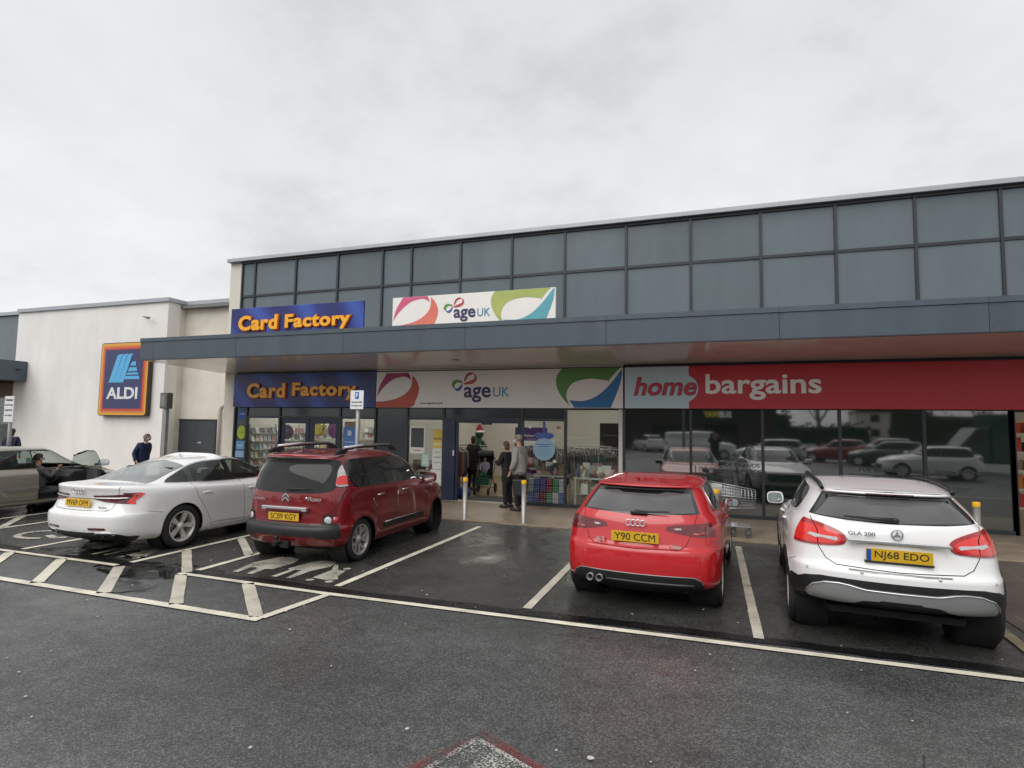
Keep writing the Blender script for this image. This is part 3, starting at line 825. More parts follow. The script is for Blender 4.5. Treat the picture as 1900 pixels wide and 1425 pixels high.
# pale chewing gum and grit on the asphalt
GUM = mat('gum', (.5, .49, .45), .7)
for i in range(90):
    x = random.uniform(-8, 5); y = random.uniform(2.6, 9)
    if i == 0: x, y = -.72, 3.62
    r = random.choice((.006, .008, .011, .014)) if i else .022
    o = MB(); o.prism([(x + r * math.cos(a) * random.uniform(.8, 1.2), y + r * math.sin(a) * random.uniform(.8, 1.2)) for a in [k * PI / 4 for k in range(8)]], .013, .016, 'z')
    tag(o.build('chewing_gum', GUM), 'flat pale spot of old chewing gum trodden into the asphalt', 'chewing gum', 'spots of chewing gum on the asphalt')

# ------------------------------------------------------------------ pavement in front of the shops
def paving(name, c1, c2, joint, bw, rh, off=.5, rough=.5):
    m = bpy.data.materials.new(name); m.use_nodes = True; nt = m.node_tree; N = nt.nodes.new; L = nt.links; b = nt.nodes['Principled BSDF']
    tc = N('ShaderNodeTexCoord'); br = N('ShaderNodeTexBrick'); L.new(tc.outputs['Object'], br.inputs['Vector'])
    br.inputs['Scale'].default_value = 1; br.inputs['Brick Width'].default_value = bw; br.inputs['Row Height'].default_value = rh; br.inputs['Mortar Size'].default_value = .006; br.offset = off
    br.inputs['Color1'].default_value = (*c1, 1); br.inputs['Color2'].default_value = (*c2, 1); br.inputs['Mortar'].default_value = (*joint, 1)
    n = N('ShaderNodeTexNoise'); n.inputs['Scale'].default_value = 2.2; n.inputs['Detail'].default_value = 8; n.inputs['Roughness'].default_value = .7; L.new(tc.outputs['Object'], n.inputs['Vector'])
    mr = N('ShaderNodeMapRange'); mr.inputs[1].default_value = .25; mr.inputs[2].default_value = .75; mr.inputs[3].default_value = .6; mr.inputs[4].default_value = 1.3; L.new(n.outputs['Fac'], mr.inputs[0])
    sc = N('ShaderNodeVectorMath'); sc.operation = 'SCALE'; L.new(br.outputs['Color'], sc.inputs[0]); L.new(mr.outputs[0], sc.inputs['Scale']); L.new(sc.outputs[0], b.inputs['Base Color'])
    r2 = N('ShaderNodeMapRange'); r2.inputs[1].default_value = .3; r2.inputs[2].default_value = .7; r2.inputs[3].default_value = rough - .2; r2.inputs[4].default_value = rough + .15; L.new(n.outputs['Fac'], r2.inputs[0]); L.new(r2.outputs[0], b.inputs['Roughness'])
    bp = N('ShaderNodeBump'); bp.inputs['Strength'].default_value = .4; bp.inputs['Distance'].default_value = .004; L.new(br.outputs['Fac'], bp.inputs['Height']); bp.invert = True; L.new(bp.outputs['Normal'], b.inputs['Normal'])
    return m
PAVE = paving('paving_flags', (.21, .165, .118), (.25, .195, .14), (.09, .075, .06), .6, .6)
PAVED = paving('paving_blocks', (.055, .042, .036), (.07, .055, .045), (.16, .13, .1), .9, .62, rough=.55)
o = MB(); o.box((-14.6, 11.44, -.05), (24, 14.3, .03)); tag(o.build('pavement', PAVE), kind='structure')
o = MB(); o.box((-14.6, 11.30, -.05), (24, 11.434, .034), .01); tag(o.build('kerb', mat('kerb_stone', (.22, .18, .13), .55, var=.3, scale=5)), kind='structure')
o = MB(); o.box((-60, 11.35, -.05), (-14.6, 15.3, .03)); tag(o.build('pavement', PAVE), kind='structure')
TANK = mat('tan_edging', (.17, .14, .085), .6, var=.3, scale=8)
o = MB(); o.box((2.98, 6.3, -.05), (24, 11.3, .016)); tag(o.build('crossing_pavement', PAVED), kind='structure')
ribbon('kerb_edging', [(2.74, 6.5), (2.96, 11.2)], .11, TANK, .02)
# ------------------------------------------------------------------ retail building
FY = 14.15
RENDER = mat('cream_render', (.68, .645, .57), .85, var=.10, scale=1.3, bump=.25, bscale=120)
RENDERW = mat('white_render', (.80, .785, .765), .85, var=.08, stretch=.35, scale=1.1, bump=.25, bscale=120)
COPING = mat('coping_metal', (.40, .42, .45), .4, .2, var=.06, scale=2)
FRAME = mat('frame_dark', (.028, .033, .040), .38, .1, var=.15, scale=4)
FRAMEB = mat('frame_navy', (.012, .02, .05), .35, var=.15, scale=4)
SPAN = mat('spandrel_glass', (.122, .153, .172), .16, 0, 0, .5, var=.08, stretch=.3, orand=.08, scale=1.3, rvar=.04, ior=1.5)
PANELD = mat('spandrel_panel', (.030, .038, .046), .16, 0, 0, .5, var=.1, scale=.7, ior=1.6)
CLAD = mat('canopy_cladding', (.070, .093, .115), .42, .15, 0, .5, var=.13, stretch=.12, orand=.05, scale=2.2)
SOFFIT = mat('soffit_panel', (.84, .81, .78), .2, 0, .3, .5, var=.08, scale=.8)
FILM = mat('film_glass', (.015, .022, .021), .03, 0, 0, .5, ior=2.7)
SHOPG = glass('shop_glass', (.86, .9, .88), 1.62, .015)
INWALL = mat('shop_wall', (.62, .6, .54), .8, var=.05)
INFLOOR = mat('shop_floor', (.26, .19, .10), .35, var=.2, scale=2)
INCEIL = mat('shop_ceiling', (.6, .6, .58), .9)
LAMP = mat('strip_light', (1, .97, .9), .5, emit=10)
B = thing('retail_building', 'long two storey retail unit with grey glazed upper front and canopy', 'building', (0, FY, 0))
def P(name, m, *boxes, par=None, bev=0.0):
    o = MB()
    for a, b in boxes: o.box((a[0], a[1] - FY, a[2]), (b[0], b[1] - FY, b[2]), bev)
    return o.build(name, m, par or B)
XE = 24.0
MUL = [-14.05, -13.54, -11.98, -10.46, -8.93, -7.99, -6.47, -4.98, -3.53, -1.97, -.44, 1.11, 2.64, 4.15, 5.65, 7.18, 8.70, 10.2, 11.7, 13.2, 14.8, 16.3]
# upper front: a pane per bay and row, bars, coping
for i, (a, b) in enumerate(zip(MUL, MUL[1:])):
    for z0, z1 in ((3.9, 5.97), (6.03, 7.04)):
        o = MB(); t1, t2 = random.uniform(-.007, .007), random.uniform(-.006, .006)
        p = [(a + .028, t1, z0), (b - .028, -t1, z0), (b - .028, -t1 + t2, z1), (a + .028, t1 + t2, z1)]
        o.face(p); f = o.build('spandrel_pane', SPAN, B, fixn=False)
for x in MUL: P('mullion', FRAME, ((x - .03, FY - .045, 3.7), (x + .03, FY + .06, 7.05)))
P('transom', FRAME, ((MUL[0] + .03, FY - .03, 5.965), (MUL[-1], FY + .05, 6.035)))
P('head_bar', FRAME, ((MUL[0] - .05, FY - .06, 7.05), (MUL[-1], FY + .06, 7.11)))
P('coping', COPING, ((-14.58, FY - .16, 7.11), (XE, FY + .35, 7.225)), bev=.012)
P('pier', RENDER, ((-14.54, FY - .02, 0), (-14.09, FY + .5, 7.11)))
P('side_wall', RENDER, ((-14.54, FY + .5, 0), (-14.2, FY + 18, 7.05)))
P('back_wall', INWALL, ((-14.2, FY + 17.7, 0), (XE, FY + 18, 7.05)))
P('roof', mat('roof_sheet', (.2, .2, .2), .8), ((-14.2, FY + .06, 6.9), (XE, FY + 17.7, 7.0)))
P('upper_floor', INCEIL, ((-14.2, FY + .06, 3.3), (XE, FY + 17.7, 3.5)))
P('wall_behind_signs', FRAME, ((-14.09, FY + .02, 2.46), (XE, FY + .06, 3.9)))
# canopy: panels with joints, lip, soffit
CYF = 11.36
J = [-14.72, -14.24, -11.40, -8.19, -5.06, -1.98, 1.18, 4.32, 7.4, 10.5, 13.6, 16.7]
for a, b in zip(J, J[1:]):
    P('fascia_panel', CLAD, ((a + .004, CYF, 3.69), (b - .004, CYF + .03, 4.165)))
    for xx, zz in ((a + .03, 3.74), (a + .03, 4.12)): P('fixing', FRAME, ((xx, CYF - .004, zz), (xx + .018, CYF, zz + .018)))
    P('fascia_lip', CLAD, ((a + .002, CYF - .02, 4.172), (b - .002, CYF + .2, 4.27)))
P('fascia_core', FRAME, ((-14.70, CYF + .034, 3.70), (16.7, CYF + .12, 4.16)))
P('canopy_end', CLAD, ((-14.72, CYF + .034, 3.69), (-14.705, FY - .03, 4.165)))
P('canopy_roof', FRAME, ((-14.70, CYF + .2, 4.15), (16.7, FY - .05, 4.2)))
P('fascia_drip', FRAME, ((-14.72, CYF - .006, 3.668), (16.7, CYF + .05, 3.688)))
o = MB()
for a, b in zip([-14.7, -8.94, -2.0, 4.3, 10.5], [-8.944, -2.004, 4.296, 10.496, 16.7]):
    o.prism([(CYF + .05 - FY, 3.672), (-.02, 3.575), (-.02, 3.60), (CYF + .05 - FY, 3.70)], a, b, 'x')
o.build('soffit', SOFFIT, B)
P('soffit_trim', mat('white_trim', (.6, .59, .56), .5), ((-8.94, FY - .10, 3.53), (-2.02, FY - .03, 3.57)))
for x in (-12.3, -5.9, -2.55, .2, 5.95): 
    o = MB(); o.lathe([(.09, 3.625), (.085, 3.612), (.06, 3.618), (.001, 3.62)], 20, Matrix.Translation((x, -1.45, 0)))
    o.build('downlight', mat('downlight_lens', (.5, .5, .48), .3) if x != 5.95 else mat('downlight_lit', (1, .97, .9), .4, emit=4), B)
# ground floor bars
GM = [-14.07, -13.60, -12.34, -10.18, -9.0, -7.98, -6.86, -4.62, -3.48, -2.02, -.47, 1.08, 2.62, 4.17, 5.66]
for x in GM: P('mullion', FRAME, ((x - .03, FY - .05, .03), (x + .03, FY + .06, 2.48)))
for a, b in ((-13.57, -12.37), (-12.31, -10.21), (-10.15, -9.03), (-7.95, -6.89), (-6.83, -4.65), (-4.59, -3.51)):
    P('transom', FRAME, ((a, FY - .04, 2.17), (b, FY + .05, 2.235)))
    P('top_panel', PANELD, ((a, FY - .01, 2.235), (b, FY + .02, 2.48)))
for a, b in ((-14.04, -13.63), (-13.57, -12.37), (-10.15, -9.03), (-8.97, -8.01), (-7.95, -6.89), (-4.59, -3.51), (-3.45, -2.05), (-1.99, -.5), (-.44, 1.05), (1.11, 2.59), (2.65, 4.14), (4.2, 5.63)):
    P('sill_bar', FRAME, ((a, FY - .045, .03), (b, FY + .05, .11)))
def pane(a, b, z0, z1, m, y=0.0):
    o = MB(); t = random.uniform(-.003, .003); u = random.uniform(-.004, .004)
    o.face([(a, y + t, z0), (b, y - t, z0), (b, y - t + u, z1), (a, y + t + u, z1)]); return o.build('window_pane', m, B, fixn=False)
for a, b, z1, m in ((-14.04, -13.63, 2.48, PANELD), (-13.57, -12.37, 2.17, SHOPG), (-10.15, -9.03, 2.17, SHOPG), (-8.97, -8.01, 2.48, PANELD), (-7.95, -6.89, 2.17, SHOPG), (-4.59, -3.51, 2.17, SHOPG), (-3.45, -2.12, 2.48, SHOPG),
                    (-1.99, -.5, 2.48, FILM), (-.44, 1.05, 2.48, FILM), (1.11, 2.59, 2.48, FILM), (2.65, 4.14, 2.48, FILM), (4.2, 5.63, 2.48, FILM)):
    pane(a, b, .11, z1, m)
P('white_post', mat('white_post', (.62, .62, .6), .5), ((-2.15, FY - .02, .11), (-2.055, FY + .2, 2.48)))
# card shop doors: two glazed leaves
for a, b in ((-12.31, -11.28), (-11.24, -10.21)):
    d = P('door_leaf', FRAMEB, ((a, FY + .0, .04), (a + .13, FY + .05, 2.17)), ((b - .13, FY + .0, .04), (b, FY + .05, 2.17)), ((a + .13, FY, 2.02), (b - .13, FY + .05, 2.17)), ((a + .13, FY, .04), (b - .13, FY + .05, .2)))
    o = MB(); o.face([(a + .13, .02, .2), (b - .13, .02, .2), (b - .13, .02, 2.02), (a + .13, .02, 2.02)]); o.build('door_glass', SHOPG, d, fixn=False)
# charity shop doorway: navy sliding leaf parked at the left, dark jamb at the right
d = P('sliding_door', FRAMEB, ((-6.83, FY - .06, .04), (-6.50, FY + .0, 2.17)), ((-6.50, FY - .03, .04), (-6.42, FY + .02, 2.17)), bev=.01)
P('door_sensor', mat('sensor_white', (.7, .7, .7), .5), ((-6.56, FY - .075, 1.22), (-6.52, FY - .061, 1.36)), par=d)
P('jamb', FRAMEB, ((-4.74, FY - .04, .04), (-4.65, FY + .05, 2.17)))
P('door_head', FRAMEB, ((-6.42, FY - .03, 2.10), (-4.74, FY + .1, 2.17)))
P('door_radar', BLACKP, ((-5.75, FY - .07, 2.06), (-5.45, FY - .031, 2.10)))
P('threshold', mat('threshold_metal', (.4, .38, .33), .4, .6), ((-6.83, FY - .05, .03), (-4.65, FY + .12, .045)))
# rooms
for a, b, yb, fm, wm in ((-14.0, -9.0, 21, INFLOOR, INWALL), (-8.9, -1.95, 22, INFLOOR, INWALL), (5.7, 14, 24, INFLOOR, INWALL)):
    P('shop_floor', fm, ((a, FY + .06, -.04), (b, FY + 8, .032)))
    P('partition', wm, ((a - .05, FY + .3, .032), (a, yb, 3.29)), ((b, FY + .3, .032), (b + .05, yb, 3.29)), ((a - .05, yb, .032), (b + .05, yb + .1, 3.29)))
    for k in range(3):
        for xx in ((a + b) / 2 - (b - a) * .25, (a + b) / 2 + (b - a) * .25):
            P('ceiling_light', LAMP, ((xx - .6, FY + 1.5 + k * 2.2, 3.255), (xx + .6, FY + 1.8 + k * 2.2, 3.295)))
P('dark_lining', DARK, ((-1.95, FY + .25, .03), (5.62, FY + .3, 3.29)), ((5.60, FY + .07, .03), (5.62, FY + .25, 3.29)))
P('corner_post', FRAME, ((5.63, FY - .05, .03), (5.71, FY + .1, 2.48)))
P('entrance_mat', mat('entrance_mat', (.05, .055, .05), .9), ((-6.4, FY + .15, .033), (-4.75, FY + 1.3, .04)))
P('storefront_wall', RENDER, ((9.0, FY - .01, .03), (XE, FY + .2, 2.46)))

# ------------------------------------------------------------------ supermarket with white rendered wall
A = thing('supermarket_building', 'white rendered supermarket wall with grey coping beside the retail unit', 'building', (-20, 15.3, 0))
def Q(name, m, *boxes, bev=0.0, par=None):
    o = MB()
    for a, b in boxes: o.box((a[0] + 20, a[1] - 15.3, a[2]), (b[0] + 20, b[1] - 15.3, b[2]), bev)
    return o.build(name, m, par or A)
Q('wall', RENDERW, ((-26.75, 15.3, 0), (-18.55, 15.8, 6.36)))
Q('return_wall', RENDER, ((-18.9, 15.8, 0), (-18.55, 16.05, 6.36)))
Q('recessed_wall', RENDER, ((-18.9, 16.05, 0), (-14.54, 16.4, 6.36)))
Q('coping', COPING, ((-26.75, 15.22, 6.36), (-18.47, 15.75, 6.5)), ((-18.9, 15.75, 6.36), (-18.47, 15.97, 6.5)), ((-18.9, 15.97, 6.36), (-14.56, 16.4, 6.5)))
Q('glazed_front', SPAN, ((-40, 15.42, 3.9), (-26.83, 15.5, 6.3)))
for x in (-26.79, -28.3, -29.8): Q('mullion', FRAME, ((x - .04, 15.37, 3.6), (x + .04, 15.42, 6.3)))
Q('coping_left', COPING, ((-40, 15.30, 6.30), (-26.76, 15.75, 6.44)))
Q('roof', mat('flat_roof', (.2, .2, .2), .8), ((-40, 15.8, 6.2), (-14.6, 34, 6.3)))
Q('far_side_wall', RENDERW, ((-40.3, 15.3, 0), (-40, 34, 6.36))); Q('rear_wall', RENDERW, ((-40, 34, 0), (-14.6, 34.3, 6.36)))
Q('canopy', CLAD, ((-40, 12.9, 3.55), (-25.95, 15.28, 4.33)), bev=.01)
Q('lamp_bracket', FRAME, ((-26.05, 14.9, 3.95), (-25.7, 14.98, 4.0)))
Q('entrance_lining', mat('entrance_brown', (.16, .10, .06), .6, var=.3), ((-40, 15.40, 2.9), (-26.85, 15.5, 3.5)))
Q('shop_back', mat('shop_inside', (.35, .33, .28), .6, var=.4, scale=1.5), ((-40, 19, 0), (-26.9, 19.1, 3.5)))
for x in (-27.2, -28.6): Q('ceiling_light', LAMP, ((x - .5, 16.5, 2.8), (x + .5, 16.8, 2.85)))
Q('entrance_glass', SHOPG, ((-40, 15.44, .1), (-26.85, 15.45, 2.9)))
# grey double doors in the recess
D = Q('service_door', mat('door_grey', (.042, .048, .056), .45, var=.1, scale=3), ((-18.64, 16.02, .03), (-17.75, 16.06, 2.06)), ((-17.74, 16.02, .03), (-16.84, 16.06, 2.06)))
Q('door_frame', FRAME, ((-18.7, 16.0, .03), (-18.645, 16.06, 2.12)), ((-16.835, 16.0, .03), (-16.78, 16.06, 2.12)), ((-18.645, 16.0, 2.065), (-16.835, 16.06, 2.12)), par=D)
Q('lock_plate', CHROME, ((-17.60, 16.005, 1.25), (-17.45, 16.018, 1.3)), par=D)
# rain pipe and small wall fixings
o = MB(); o.tube([(4.3, .58, 3.62), (4.3, .58, 3.1), (4.25, .58, 2.95), (3.55, .58, 2.55), (3.5, .58, 2.42), (3.5, .58, .05)], .075, 10)
o.build('drainpipe', mat('pipe_white', (.5, .48, .45), .45, var=.08, scale=4), A)
o = MB(); o.tube([(.45, -.02, 5.83), (.45, -.18, 5.82), (.72, -.2, 5.77)], .02, 6); o.box((.66, -.26, 5.73), (.78, -.16, 5.79)); o.build('wall_bracket', MM('bracket_grey', (.15, .15, .15), .5), A)
def paint(name, col, metal=.0, rough=.35, var=.03):
    return mat(name, col, rough, metal, 1.0, .5, 0, var, 3.0, coat_rough=.03)
P_RED = paint('paint_bright_red', (.50, .004, .010), .0, .38)
P_DRED = paint('paint_dark_red', (.21, .008, .014), .4, .38)
P_WHITE = paint('paint_white', (.80, .80, .80))
P_WHITE2 = paint('paint_white_pearl', (.80, .80, .80))
P_GOLD = paint('paint_bronze_silver', (.33, .305, .255), .55, .38)
SILVERP = mat('skid_silver', (.33, .335, .34), .42, .4, 0, var=.03, scale=4)
WHITEB = mat('badge_silver', (.78, .78, .8), .2, .9)
REDBRIGHT = mat('lamp_red_bright', (.75, .02, .015), .15, coat=1)
SMOKE = mat('smoked_trim', (.02, .012, .014), .15, coat=.8)
INSTRIP = mat('chrome_soft', (.68, .69, .7), .22, .9)
BLUEB = mat('plate_blue', (.02, .09, .42), .4)

def close_under(parent, y0, y1, w, z=.17):
    o = MB(); o.prism([(-w * .72, y0 + .12), (w * .72, y0 + .12), (w * .9, y0 + .4), (w * .9, y1 - .4), (w * .7, y1 - .1), (-w * .7, y1 - .1), (-w * .9, y1 - .4), (-w * .9, y0 + .4)], z + .04, z + .1, 'z'); return o.build('underbody', DARK, parent)

def wheelhouses(parent, wheels, r, w):
    for (wy, wz, wr) in wheels:
        for s in (-1, 1):
            o = MB(); M = Matrix.Translation((s * (w - .34), wy, wz)) @ Matrix.Rotation(R(90) * s, 4, 'Y')
            o.lathe([(.001, 0), (r, 0), (r, .30)], 28, M); o.build('wheel_arch_liner', DARK, parent)

def arches(sk, wheels, r, name='arch', clad=None, cw=.05):
    for (wy, wz, wr) in wheels:
        if clad: sk.cut(clad, 'side', circ(wy, wz, r + cw, 30), xlim=(.55, 2))
        sk.cut(name, 'side', circ(wy, wz, r, 30), over=['body', clad] if clad else None, xlim=(.5, 2))

def finish(sk, root, paintm, extra=(), lining_regs=('body',), w=.8):
    sk.snap()
    sk.obj('body', ['body', 'gap'] + [e[0] for e in extra], [paintm, GAP] + [e[1] for e in extra], root)
    sk.obj('cabin_lining', list(lining_regs), CABIN, root, -.035, flip=True, keep=lambda c: c.z > .55)

def hatch_a(root):
    """small red two-door hatchback"""
    Lc = 4.24; WB = [(.80, .315, .315), (3.40, .315, .315)]
    rows = [
        dict(z=(.21, .17, .17, .17, .18), w=(.62, .70, .74, .70, .6), yr=.22, yf=Lc - .25, rc=.3, fc=.5),
        dict(z=(.29, .22, .2, .22, .22), w=(.72, .82, .83, .82, .7), yr=.07, yf=Lc - .1, rc=.28, fc=.5),
        dict(z=(.34, .30, .28, .30, .30), w=(.82, .865, .86, .865, .8), yr=.025, yf=Lc - .03, rc=.30, fc=.55),
        dict(z=(.52, .5, .5, .5, .5), w=(.865, .884, .875, .884, .84), yr=.0, yf=Lc, rc=.34, fc=.62),
        dict(z=(.695, .68, .68, .66, .64), w=(.87, .888, .882, .888, .84), yr=.012, yf=Lc - .02, rc=.37, fc=.66, c=1),
        dict(z=(.725, .72, .72, .70, .68), w=(.868, .886, .880, .886, .84), yr=.048, yf=Lc - .04, rc=.37, fc=.66, c=1),
        dict(z=(.86, .86, .85, .83, .76), w=(.855, .885, .885, .885, .82), yr=.085, yf=Lc - .10, rc=.38, fc=.62),
        dict(z=(.985, .965, .93, .90, .80), w=(.82, .865, .87, .85, .76), yr=.115, yf=Lc - .26, rc=.38, fc=.5),
        dict(z=(1.055, 1.03, .985, .95, .93), w=(.775, .815, .835, .79, .72), yr=.15, yf=Lc - .75, rc=.38, fc=.4),
        dict(z=(1.075, 1.055, 1.005, .985, .985), w=(.755, .79, .81, .76, .70), yr=.165, yf=Lc - 1.12, rc=.36, fc=.42),
        dict(z=(1.20, 1.19, 1.17, 1.17, 1.17), w=(.685, .725, .745, .71, .66), yr=.31, yf=Lc - 1.42, rc=.34, fc=.38),
        dict(z=(1.32, 1.325, 1.325, 1.325, 1.325), w=(.60, .632, .66, .635, .60), yr=.47, yf=Lc - 1.72, rc=.30, fc=.35, n=2),
        dict(z=(1.345, 1.355, 1.365, 1.36, 1.35), w=(.585, .612, .635, .615, .57), yr=.40, yf=Lc - 1.79, rc=.34, fc=.34, n=3),
        dict(z=(1.372, 1.395, 1.41, 1.395, 1.372), w=(.47, .5, .52, .5, .46), yr=.47, yf=Lc - 1.86, rc=.3, fc=.3),
        dict(z=(1.378, 1.408, 1.424, 1.41, 1.378), w=0.0, yr=.50, yf=Lc - 1.9, rc=.3, fc=.3)]
    rows[-1]['w'] = (0, 0, 0, 0, 0)
    bm = body_mesh(rows, WB, .012)
    sk = Skin(bm)
    arches(sk, WB, .345)
    # rear screen with black surround, then the gate outline
    sk.cut('screen_trim', 'rear', [(-.665, 1.075), (0, 1.048), (.665, 1.075), (.55, 1.322), (0, 1.333), (-.55, 1.322)], ylim=(-1, 1.1))
    sk.cut('rear_glass', 'rear', [(-.625, 1.09), (0, 1.064), (.625, 1.09), (.545, 1.275), (.28, 1.29), (.2, 1.268), (-.2, 1.268), (-.28, 1.29), (-.545, 1.275)], over=['screen_trim'], ylim=(-1, 1.1))
    for pl in ([(.325, .905), (.335, .945), (.42, .965), (.80, .99), (.98, 1.0), (.98, .845), (.70, .842), (.50, .868)],):
        for q in (pl, mir(pl)): sk.cut('tail_lamp', 'rear', q, ylim=(-1, .40))
    sk.cut('diffuser', 'rear', [(-.72, .34), (-.69, .395), (-.62, .432), (.62, .432), (.69, .395), (.72, .34), (.66, .20), (-.66, .20)], ylim=(-1, .35))
    for s in (1, -1):
        sk.line('gap', 'rear', [(s * .64, 1.07), (s * .60, .90), (s * .535, .75), (s * .47, .712), (0, .70)], .007, ylim=(-1, .4))
    sk.line('gap', 'side', [(.30, .70), (.62, .66)], .006)
    # side glass, door
    sg = spline([(.86, 1.10), (.99, 1.055), (1.5, 1.025), (2.6, 1.0), (2.98, .99), (2.7, 1.16), (2.42, 1.30), (2.1, 1.345), (1.5, 1.345), (1.08, 1.32), (.92, 1.24)], 3, True)
    sk.cut('window_trim', 'side', sg, xlim=(.5, 2))
    cy = sum(p[0] for p in sg) / len(sg); cz = sum(p[1] for p in sg) / len(sg)
    sg2 = [(cy + (y - cy) * .975, cz + (z - cz) * .90) for y, z in sg]
    sk.cut('side_glass', 'side', sg2, over=['window_trim'], xlim=(.5, 2))
    sk.line('window_trim', 'side', [(1.62, 1.0), (1.68, 1.34)], .05, over=['side_glass'])
    door = [(1.45, 1.0), (1.40, .7), (1.38, .36), (1.45, .27), (2.80, .27), (2.94, .5), (2.98, .97)]
    sk.line('gap', 'side', door, .007, over=['body'])
    sk.cut('door', 'side', door, over=['body'], xlim=(.5, 2))
    ws = [(-.66, .99), (.66, .99), (.57, 1.325), (-.57, 1.325)]
    sk.cut('windscreen', 'front', ws, ylim=(2.2, 3.4))
    gr = [(-.35, .36), (.35, .36), (.47, .52), (.42, .66), (-.42, .66), (-.47, .52)]
    sk.cut('grille', 'front', gr, ylim=(3.6, 5))
    for q in ([(.46, .58), (.85, .62), (.86, .74), (.5, .69)],):
        for qq in (q, mir(q)): sk.cut('head_lamp', 'front', qq, ylim=(3.3, 5))
    finish(sk, root, P_RED)
    sk.obj('rear_screen_surround', ['screen_trim'], BLACKG, root, -.001)
    sk.obj('rear_window', 'rear_glass', GL_REAR, root, -.003)
    for s in (-1, 1):
        sk.obj('tail_lamp', 'tail_lamp', DARKRED2, root, .006, .02, side=s)
        d = sk.obj('door', 'door', P_RED, root, .0, side=s)
        h = MB(); h.tube([(s * .872, 1.52, .90), (s * .898, 1.56, .902), (s * .898, 1.70, .905), (s * .872, 1.74, .905)], .012, 6); h.build('door_handle', P_RED, d)
        sk.obj('window_frame', 'window_trim', BLACKG, root, .001, side=s)
        sk.obj('side_window', 'side_glass', GL_TINT, root, -.003, side=s)
        sk.obj('head_lamp', 'head_lamp', CLEARL, root, .004, .02, side=s)
        o = MB(); o.tube(sk.path('side', sg + sg[:1], .004, s, 2), .006, 5); o.build('window_bright_trim', INSTRIP, root)
    sk.obj('rear_diffuser', 'diffuser', BLACKP, root, .008, .03)
    sk.obj('windscreen', 'windscreen', GL_SIDE, root, -.003)
    sk.obj('grille', 'grille', BLACKP, root, .004, .02)
    wheelhouses(root, WB, .36, .87); close_under(root, .15, Lc - .2, .74)
    for (wy, wz, wr) in WB:
        for s in (-1, 1): wheel(root, s * .765, wy, .315, .225, .225, 'many', s)
    for s in (-1, 1):
        sk.patch('reversing_lamp', CLEARL, root, 'rear', [(s * .40, .925), (s * .45, .931), (s * .49, .93), (s * .48, .912), (s * .43, .908)], .010)
        sk.patch('fog_lamp', REDLENS2, root, 'rear', [(s * .60, .86), (s * .70, .86), (s * .78, .862), (s * .78, .89), (s * .70, .89), (s * .60, .885)], .009)
    plate(root, 'Y90 CCM', (0, .028, .825), tilt=R(6))
    b = MB()
    for k in (-1.5, -.5, .5, 1.5): b.torus((k * .052, .07, .972), .033, .0058, 'y', 24, 6)
    b.build('badge', WHITEB, root)
    text_obj('badge_lettering', 'A3', .07, WHITEB, root, Matrix.Translation((-.40, .052, .775)), .003, .002, width=.11, height=.045)
    text_obj('badge_lettering', 'TDI', .06, WHITEB, root, Matrix.Translation((.42, .052, .75)), .003, .002, width=.095, height=.034)
    wiper(root, (.0, .155, 1.085), (.36, .145, 1.105), 0, .016)
    o = MB(); o.box((-.07, .12, 1.062), (.12, .16, 1.088), .006); o.build('wiper_housing', BLACKP, root)
    # roof spoiler lip and brake lamp, aerial, twin exhausts, silver edge over the diffuser
    o = MB(); o.tube([(-.05, .62, 1.395), (-.05, .56, 1.44)], [.008, .004], 6); o.build('aerial', BLACKP, root)
    for ex in (-.50, -.395):
        o = MB(); M = Matrix.Translation((ex, .0, .345)) @ Matrix.Rotation(R(90), 4, 'X')
        o.lathe([(.036, -.12), (.039, .0), (.036, .005), (.033, -.002), (.031, -.10), (.001, -.10)], 24, M); o.build('exhaust_pipe', ALLOYD, root)
    o = MB(); o.tube(sk.path('rear', [(-.71, .345), (-.69, .395), (-.62, .432), (.62, .432), (.69, .395), (.71, .345)], .006, n=6), .006, 6); o.build('bumper_trim', MM('grey_trim', (.3, .3, .3), .35, .6), root)
    o = MB(); o.tube(sk.path('rear', [(-.32, .35), (.62, .35)], .012, n=8), .011, 6); o.build('diffuser_fin', MM('grey_plastic', (.06, .06, .06), .5), root)
    for s in (-1, 1): mirror(root, s, (s * .93, 2.62, .975), (.19, .125, .15), BLACKG)
    interior(root, None, 1.95, 1.0, .66, .30, 1.0, 2.75)

